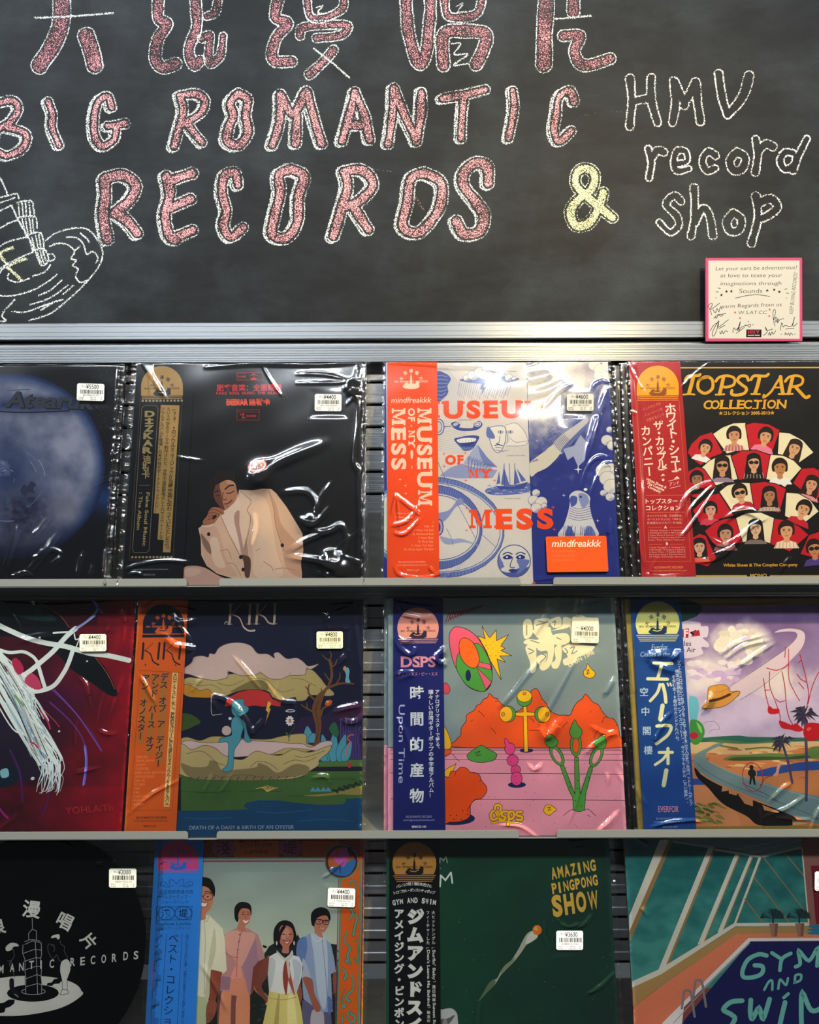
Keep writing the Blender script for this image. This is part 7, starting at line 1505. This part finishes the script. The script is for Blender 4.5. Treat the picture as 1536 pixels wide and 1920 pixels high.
A.EO('5c1c24', '4c8a68', 2.4, 1195, 300, 126, 128); A.EO('b05a2c', '3c2a30', 1.2, 1195, 300, 104, 108); A.P('2c6ca0', [(1110, 350), (1200, 330), (1290, 280), (1298, 330), (1250, 400), (1170, 405), (1120, 380)], 1)
A.P('b85a9a', [(1120, 235), (1150, 215), (1165, 260), (1190, 200), (1240, 195), (1260, 230), (1240, 290), (1210, 340), (1170, 320), (1140, 290)], 1); A.P('3c1c4c', [(1240, 200), (1275, 195), (1290, 250), (1255, 250)], 1); A.L('1c1c2c', 1.4, [(1185, 330), (1185, 390)])
r.add(A, 'front_cover')
A = r.obi(g, 259, 355); A.R('2f7ec2', 200, 1500, 420, 2100); A.T(250, 1540, 5.052)
emblem(A, 404, 432, 384, 'c04470', '2a68ac', lines=2)
IK = '17365c'
for sgn in (-1, 1):
    for p in ([(0, 575), (30, 540), (60, 530), (70, 560), (50, 570)], [(20, 590), (80, 585), (110, 555), (140, 550), (155, 575), (135, 592), (118, 575)], [(60, 600), (100, 600), (125, 590)]): A.L(IK, .9, [(390 + sgn * x, y) for x, y in p])
for k, t in enumerate(('台湾南部高雄出身', 'オルタナティブ・', 'フォークバンド')): A.X(t, 385 - k * 6, 662 + k * 48, 40, IK, 'c', (322, 280, 262)[k])
A.O(IK, 1, [(200, 790), (535, 785), (525, 912), (195, 912)], 0)
for x in (290, 452): A.EO(None, IK, 1, x, 848, 78, 60); A.EO(None, IK, .7, x, 848, 86, 66)
A.X('淺', 284, 882, 88, '122a48', 'c', bold=.01); A.X('堤', 450, 882, 88, '122a48', 'c', bold=.01); A.X('Shallow Levée', 355, 962, 48, IK, 'c', 330); A.X('（シャロウ・レヴィー）', 352, 1002, 34, IK, 'c', 320)
A.VT('ベスト・コレクション', 362, 1035, 285, 2010, 100, '122c4a', .005)
A.L(IK, .8, [(292, 1040), (228, 1920)]); A.L(IK, .8, [(440, 1040), (385, 1920)])
A.VT('台湾どんな小さな町にも響く、故郷の心の風景をうたう名曲を一挙収録したベスト盤', 488, 1045, 430, 1990, 33, IK); A.VT('Side A 面影する手のひら／雨を待つ子供／永 夏 ', 240, 1040, 175, 1760, 28, IK); A.VT('Side B 怪獣と羽／泣いて朝', 205, 1040, 180, 1400, 28, IK); A.VT('未発表新曲収録', 165, 1300, 150, 1560, 30, 'b04c8c')
r.add(A, 'obi_strip', 'sky blue paper strip with dark upright lettering')
r.film([([(376, 1578), (395, 1572), (420, 1576)], .9, 1.8), ([(420, 1578), (540, 1574), (660, 1578)], .8, 1.8), ([(600, 1640), (620, 1625), (640, 1605)], .6, 1.4)], 123, rnd=3, ml=6, flat=[r.flat(611, 1661)])
r.tag(611, 1661, '¥4400', 51, 35, 2, g, 'eae6da')

# ===== bottom row, dark green sleeve with a flying orange ball, black strip
r = Rec(2, 716, 1157, 1574, '0e3a28', 'dark green record sleeve with an orange ball and slanted yellow capitals')
A = r.cover(g); A.T(0, 0, 1)
def felt(x, y): n = fbm(x * .012, y * .012, 3, 4); return mix((18, 66, 44), (22, 48, 38), (x - 800) / 400 + .35 * n)
A.G(690, 1540, 1190, 2080, 14, felt); A.T(790, 1540, 3.84)
YL = 'd0a440'
def slant(t, x0, y0, x1, y1, h0, h1, b):
    n = len(t)
    for k, chh in enumerate(t):
        a = k / n; x = x0 + (x1 - x0) * a; y = y0 + (y1 - y0) * a; h = h0 + (h1 - h0) * a
        wd = (x1 - x0) / n * .84; wd = wd * .42 if chh == 'I' else wd
        A.X(chh, x + (wd * .4 if chh == 'I' else 0), y, h / .7, YL, 'l', wd, math.degrees(math.atan2(y1 - y0, x1 - x0)), b, .06)
slant('AMAZING', 922, 424, 1250, 358, 80, 76, .04); slant('PINGPONG', 926, 528, 1262, 462, 72, 70, .04); slant('SHOW', 930, 690, 1275, 628, 140, 122, .05)
A.P('a8a48c', [(390, 1298), (425, 1230), (470, 1160), (520, 1135), (545, 1090), (575, 1045), (625, 1005), (680, 920), (700, 880), (740, 815), (785, 795), (818, 830), (790, 862), (740, 890), (690, 960), (640, 1020), (590, 1070), (550, 1110), (505, 1180), (450, 1235)], 1)
A.P('5c6a4a', [(390, 1298), (425, 1230), (470, 1160), (510, 1150), (500, 1185), (450, 1235)], 1); A.P('7c8464', [(550, 1085), (575, 1045), (625, 1005), (650, 985), (640, 1020), (590, 1070), (555, 1105)], 1); A.P('c8c2b0', [(745, 830), (785, 795), (818, 830), (790, 862), (730, 890)], 1)
A.E('d8741c', 813, 789, 33, 36); A.E('e89a44', 806, 778, 16, 15)
for p in ([(116, 300), (118, 262), (142, 285), (160, 252), (170, 300)],): A.L('8c9484', 1.7, p, 0)
A.L('d4d6c4', 3.2, [(116, 470), (122, 390), (155, 425), (195, 370), (205, 445)], 0); A.L('7c8474', 1.5, [(118, 335), (122, 345)])
A.P('b8b4ac', [(100, 1380), (130, 1355), (190, 1348), (225, 1375), (236, 1420), (235, 1600), (100, 1600)], 1); A.P('5c5854', [(110, 1430), (165, 1420), (215, 1395), (190, 1440), (150, 1480), (110, 1500)], 1); A.P('8a8680', [(130, 1440), (160, 1440), (170, 1600), (120, 1600)], 1)
for k in range(40): R_ = random.Random(k + 300); A.E('6c8474', R_.uniform(120, 1380), R_.uniform(400, 1460), R_.uniform(1.5, 3.5), n=6)
r.add(A, 'front_cover')
A = r.obi(g, 722, 820); A.R('08080a', 680, 1500, 900, 2100); A.T(690, 1540, 5.052)
emblem(A, 416, 498, 414, 'a87838', '1c140c', lines=4, full=True)
WC = 'd6d2c4'
for t, y0, rr in (('バンコク発！進化を遂げた', 630, 330), ('トロピカル・ダンスシティポップ', 690, 390)):
    n = len(t)
    for k, chh in enumerate(t): a = (k + .5) / n - .5; A.X(chh, 412 + a * rr, y0 - 40 * math.cos(a * 2.6) + 8, 33, WC, 'c', rot=a * 22, bold=.02)
n = 12
for k, chh in enumerate('GYM AND SWIM'):
    a = (k + .5) / n - .5
    if chh != ' ': A.X(chh, 412 + a * 410, 795 - 30 * math.cos(a * 2.8), 66, WC, 'c', 30 if chh != 'I' else 11, a * 16, .05)
A.VT('ジムアンドスイム', 424, 810, 400, 2180, 150, WC, .075, 1.0); A.VT('アメイジング・ピンポン', 268, 815, 262, 1960, 96, WC, .045, 1.0)
A.VT('フィーチャーした「', 540, 840, 540, 1205, 36, WC, .015); A.X("Don't Leave Me Behind", 530, 1212, 38, WC, 'l', 530, 90, bold=.02); A.VT('」珠玉の', 540, 1745, 540, 1900, 36, WC, .015)
A.VT('大ヒットシングル「', 592, 840, 592, 1205, 36, WC, .015); A.X("Surfin' Baby", 582, 1212, 38, WC, 'l', 285, 90, bold=.02); A.VT('」落日飛車', 592, 1500, 592, 1705, 36, WC, .015); A.X('Sunset Rollercoaster', 582, 1712, 38, WC, 'l', 460, 90, bold=.02)
r.add(A, 'obi_strip', 'black paper strip with gold badge and heavy white upright lettering')
r.film([([(1050, 1582), (1100, 1575), (1140, 1573)], .7, 1.8), ([(1050, 1592), (1080, 1590), (1100, 1586)], .6, 1.5), ([(1018, 1722), (1016, 1750), (1025, 1775)], .6, 1.3), ([(1070, 1745), (1090, 1728), (1102, 1712)], .7, 1.5), ([(1040, 1720), (1060, 1735), (1080, 1728)], .6, 1.5), ([(1095, 1860), (1120, 1845), (1145, 1820)], .6, 1.4)], 133, rnd=4, ml=5, flat=[r.flat(1036, 1744)])
r.tag(1036, 1744, '¥3630', 50, 36, .5, g, 'eceae6')

# ===== bottom row, swimming pool sleeve
r = Rec(2, 1187, 1640, 1573, '4a1a18', 'record sleeve painting of an indoor pool behind slanting white window posts')
A = r.cover(g); A.T(0, 0, 1); A.R('7c4038', 1100, 1500, 1700, 2100); A.T(1150, 1540, 3.979)
def water(x, y): n = fbm(x * .006, y * .009, 4, 5); return mix((28, 92, 88), (62, 128, 116), (y - 250) / 900 + .6 * n)
A.G(70, 130, 1420, 1260, 14, water)
A.P('84564c', [(1385, 130), (1700, 130), (1700, 800), (1430, 800)]); A.P('6c1420', [(1455, 352), (1700, 352), (1700, 790), (1490, 790)])
A.P('6c7a7c', [(300, 130), (1385, 130), (1385, 210), (1090, 270), (740, 205), (430, 150)])
FR, FS = 'c4bca8', '8c6a40'
def post(pts, side): A.P(FS, side); A.P(FR, pts)
post([(330, 150), (400, 150), (98, 830), (98, 715)], [(400, 150), (432, 150), (105, 905), (98, 830)])
post([(690, 215), (732, 215), (360, 1110), (310, 1125)], [(732, 215), (748, 220), (385, 1095), (348, 1115)])
post([(895, 250), (925, 255), (650, 920), (605, 935)], [(925, 255), (935, 258), (662, 915), (628, 942)])
post([(1000, 272), (1022, 275), (790, 840), (755, 845)], [(1022, 275), (1030, 278), (800, 838), (770, 850)])
post([(1068, 280), (1085, 285), (895, 775), (875, 785)], [(1085, 285), (1090, 288), (900, 775), (890, 780)])
A.P('b0aca4', [(740, 218), (1085, 275), (1080, 292), (738, 235)]); A.P('a8a8a4', [(1085, 272), (1385, 208), (1388, 222), (1095, 290)]); A.P('9c9c9c', [(430, 155), (740, 205), (735, 222), (425, 172)]); A.L('868a8c', 3, [(900, 225), (1150, 180), (1340, 135)]); A.L('868a8c', 2.5, [(1010, 250), (1200, 205), (1385, 160)])
for p in ([(1030, 435), (1160, 600), (1300, 790)], [(960, 595), (1030, 690), (1110, 795)], [(1100, 285), (1250, 480), (1400, 680)], [(1260, 255), (1330, 340), (1405, 430)]): A.L('8c6a44', 2, p, 0)
A.P(FR, [(1385, 222), (1394, 222), (1440, 780), (1430, 780)])
A.P(FR, [(115, 1205), (320, 1115), (880, 775), (1440, 775), (1440, 800), (890, 800), (330, 1155), (118, 1250)])
A.P('9c7c48', [(118, 1250), (330, 1155), (890, 805), (1460, 800), (1460, 852), (900, 855), (340, 1230), (125, 1400)])
A.P('c87450', [(125, 1400), (340, 1235), (900, 855), (1700, 852), (1700, 900), (990, 890), (340, 1515), (250, 1900), (100, 1900)])
A.P('d4ccc4', [(340, 1515), (985, 888), (1700, 892), (1700, 912), (1000, 912), (500, 1400), (440, 1900), (200, 1900)])
A.P('15164a', [(1000, 914), (1700, 916), (1700, 2000), (380, 2000), (500, 1500)])
A.L('9c948c', 1.6, [(995, 925), (700, 1215), (420, 1520)], 0)
for dx, dy in ((0, 0), (85, -75)): A.L('7a7272', 4.6, [(485 + dx, 1408 + dy), (502 + dx, 1285 + dy), (515 + dx, 1275 + dy), (540 + dx, 1275 + dy), (552 + dx, 1290 + dy), (580 + dx, 1472 + dy)], 0)
R_ = random.Random(8)
for px, py in ((1170, 775), (1365, 775)):
    for k in range(15): a = -math.pi * (.02 + k / 15.2); A.P(('14262a', '1e3634')[k % 2], [(px, py - 30), (px + 80 * math.cos(a) - 12, py - 60 + 62 * math.sin(a) + 18), (px + 98 * math.cos(a), py - 40 + 92 * math.sin(a) + 26), (px + 76 * math.cos(a) + 8, py - 45 + 60 * math.sin(a) + 20)])
    A.L('14262a', 3, [(px, py), (px, py - 70)]); A.P('8a6654', [(px - 30, py + 5), (px + 38, py + 5), (px + 28, py + 104), (px - 12, py + 104)]); A.P('6e4c40', [(px + 14, py + 5), (px + 38, py + 5), (px + 28, py + 104), (px + 10, py + 104)])
for y in (795, 820, 845): A.P('1f6c84', [(1450 + (845 - y) * .3, y), (1700, y - 8), (1700, y + 16), (1455, y + 20)], 1)
TL = '6cae9c'
for w, p in ((8, [(1120, 1020), (1060, 1010), (980, 1050), (940, 1130), (950, 1180), (1030, 1178), (1085, 1150), (1088, 1100), (1030, 1092)]), (7, [(1160, 1000), (1220, 1040)]), (7, [(1300, 1005), (1235, 1045), (1218, 1130)]), (7, [(1335, 1105), (1370, 1080), (1360, 985), (1435, 1060), (1500, 970), (1495, 1100)]),
             (4.6, [(1100, 1275), (1135, 1215), (1160, 1210), (1160, 1275)]), (4.6, [(1205, 1268), (1220, 1200), (1262, 1240), (1278, 1190)]), (4.6, [(1330, 1220), (1335, 1170), (1375, 1165), (1370, 1205), (1325, 1225)]),
             (9, [(935, 1355), (850, 1365), (795, 1420), (850, 1455), (880, 1490), (840, 1560)]), (9, [(1000, 1350), (995, 1440), (1010, 1490), (1060, 1410), (1090, 1490), (1140, 1345)]), (9, [(1255, 1370), (1235, 1450), (1210, 1560)]), (6, [(1245, 1335), (1280, 1305)]), (9, [(1380, 1600), (1375, 1450), (1385, 1300), (1450, 1430), (1540, 1400), (1600, 1300)])): A.L(TL, w, p)
A.R('4a1a18', 60, 130, 78, 140)
r.add(A, 'front_cover')
r.film([([(1210, 1720), (1200, 1705), (1196, 1700)], .9, 2), ([(1285, 1602), (1310, 1598), (1340, 1590)], .6, 1.5), ([(1225, 1576), (1240, 1580), (1250, 1578)], .7, 1.4), ([(1440, 1582), (1480, 1578), (1530, 1580)], .6, 1.5)], 143, rnd=4, ml=4)
r.tag(1519, 1637, '¥3300', 50, 36, 1, g, 'e9e7e2')

# ---------------------------------------------------------------- signed card resting on the rail
CARD_Y, CARD_H = 0.0655, 0.0030
def on_card(u, v, h): 
    p = at_depth(u, v, CARD_Y); return (p.x - card_o.x, -h, p.z - card_o.z)
card_o = at_depth(1416, 644, CARD_Y)
card = empty('signed_card', (card_o.x, CARD_Y, card_o.z))
props(card, 'pink-edged white card with black handwriting and signatures propped on the rail', 'card')
p00, p11 = on_card(1326.5, 487.5, 0), on_card(1507.5, 645, 0)
link('card_board', boxes([(p00[0], 0.0, p11[2], p11[0], CARD_H, p00[2])], 'card_board', 0.0006), mat('pink_card_edge', '9a2c54', 0.6, 0, .3), card)
A = Art(on_card, 0.0002, 0.58); A.T(1320, 480, 7.68)
A.P('d86a90', [(82, 92), (1412, 100), (1405, 1240), (78, 1225)]); A.P('d2cdc2', [(92, 100), (1402, 108), (1395, 1232), (88, 1217)])
IN = '1c1a1a'
def hand(t, x, y, size, w, rot=0, shear=.12, c=IN): A.X(t, x, y, size, c, 'l', w, rot, -.008, shear)
hand('Let your ears be adventorous!', 195, 240, 78, 1165, -.5); hand('at love to tease your', 260, 340, 78, 885); hand('imaginations through', 262, 455, 78, 875); hand('Sounds', 530, 570, 92, 330)
A.L(IN, 1.1, [(470, 642), (650, 605), (800, 595), (975, 622)])
def star(x, y, rr, c=IN):
    A.P(c, [(x + rr * (1 if k % 2 == 0 else .42) * math.cos(-math.pi / 2 + k * math.pi / 5), y + rr * (1 if k % 2 == 0 else .42) * math.sin(-math.pi / 2 + k * math.pi / 5)) for k in range(10)])
for x, y in ((275, 595), (348, 545), (418, 542), (935, 535), (1035, 525), (1108, 555)): star(x, y, 26)
for p in ([(225, 492), (265, 500)], [(195, 548), (232, 548)], [(190, 640), (205, 632)], [(1185, 520), (1225, 512)], [(1205, 572), (1245, 580)], [(1210, 640), (1222, 652)]): A.L(IN, 1.1, p)
hand('warm Regards from us', 250, 785, 80, 890, -1.5); hand('W.S.AT.CC', 512, 875, 74, 415, 0, .05)
for x, y in ((470, 848), (540, 930), (968, 810), (962, 902)): star(x, y, 22, 'c8504c')
hand("KEEP BUYING RECORDS!", 1300, 880, 78, 600, -83)
def sig(*ps): 
    for p in ps: A.L(IN, 1.1, p)
sig([(75, 770), (110, 720), (145, 725), (120, 800), (250, 710)], [(95, 770), (135, 880)], [(150, 800), (185, 850), (210, 790), (235, 840), (255, 780), (290, 800)], [(160, 930), (220, 880), (300, 870), (340, 855)], [(180, 900), (200, 930), (230, 880), (260, 900), (300, 880)],
    [(108, 1115), (160, 1030), (230, 1000), (190, 1130), (150, 1188), (145, 1120), (235, 965), (220, 1060), (375, 950)], [(230, 1080), (325, 1030)], [(245, 1120), (262, 1155), (280, 1110), (300, 1150), (330, 1110), (365, 1130)], [(435, 1140), (450, 1070), (480, 1100), (520, 1060), (500, 1110), (545, 980), (520, 1110), (560, 1060), (640, 1030)], [(480, 1150), (540, 1110), (605, 1060)], [(655, 970), (660, 990)], [(615, 1030), (645, 1035), (690, 1020), (680, 1060), (650, 1045)], [(735, 1022), (715, 1030)],
    [(1020, 960), (1015, 850), (1040, 805), (1050, 860), (1025, 960), (1045, 1050)], [(1035, 950), (1060, 920), (1055, 990), (1090, 940), (1080, 1000), (1110, 960), (1170, 940)], [(875, 1185), (930, 1130), (905, 1060), (925, 1110), (1010, 1090)], [(945, 1180), (965, 1140), (975, 1180), (1000, 1130), (1015, 1165), (1055, 1110)], [(1120, 1110), (1140, 1000), (1160, 1060), (1190, 1040), (1280, 1050), (1325, 920), (1300, 1050), (1365, 1010)], [(1195, 1092), (1320, 1080)], [(1122, 1168), (1142, 1166)], [(1185, 1180), (1192, 1145), (1215, 1175), (1235, 1150), (1255, 1185), (1270, 1150), (1300, 1180)], [(1315, 1168), (1338, 1166)])
A.P('15100f', [(630, 1093), (850, 1096), (846, 1208), (626, 1206)]); slab(A, 'HMV', 655, 1152, 46, 165, 'b02c48', .05); A.X('record shop', 650, 1185, 26, 'cfc8bc', 'l', 172, bold=.04)
link('card_face', A.mesh('card_face'), None, card)
link('easel_foot', boxes([(-0.02, CARD_H, p11[2] + 0.001, 0.02, 0.0068, p11[2] + 0.02)], 'easel_foot'), mat('card_back_paper', '8a8478', 0.8), card)
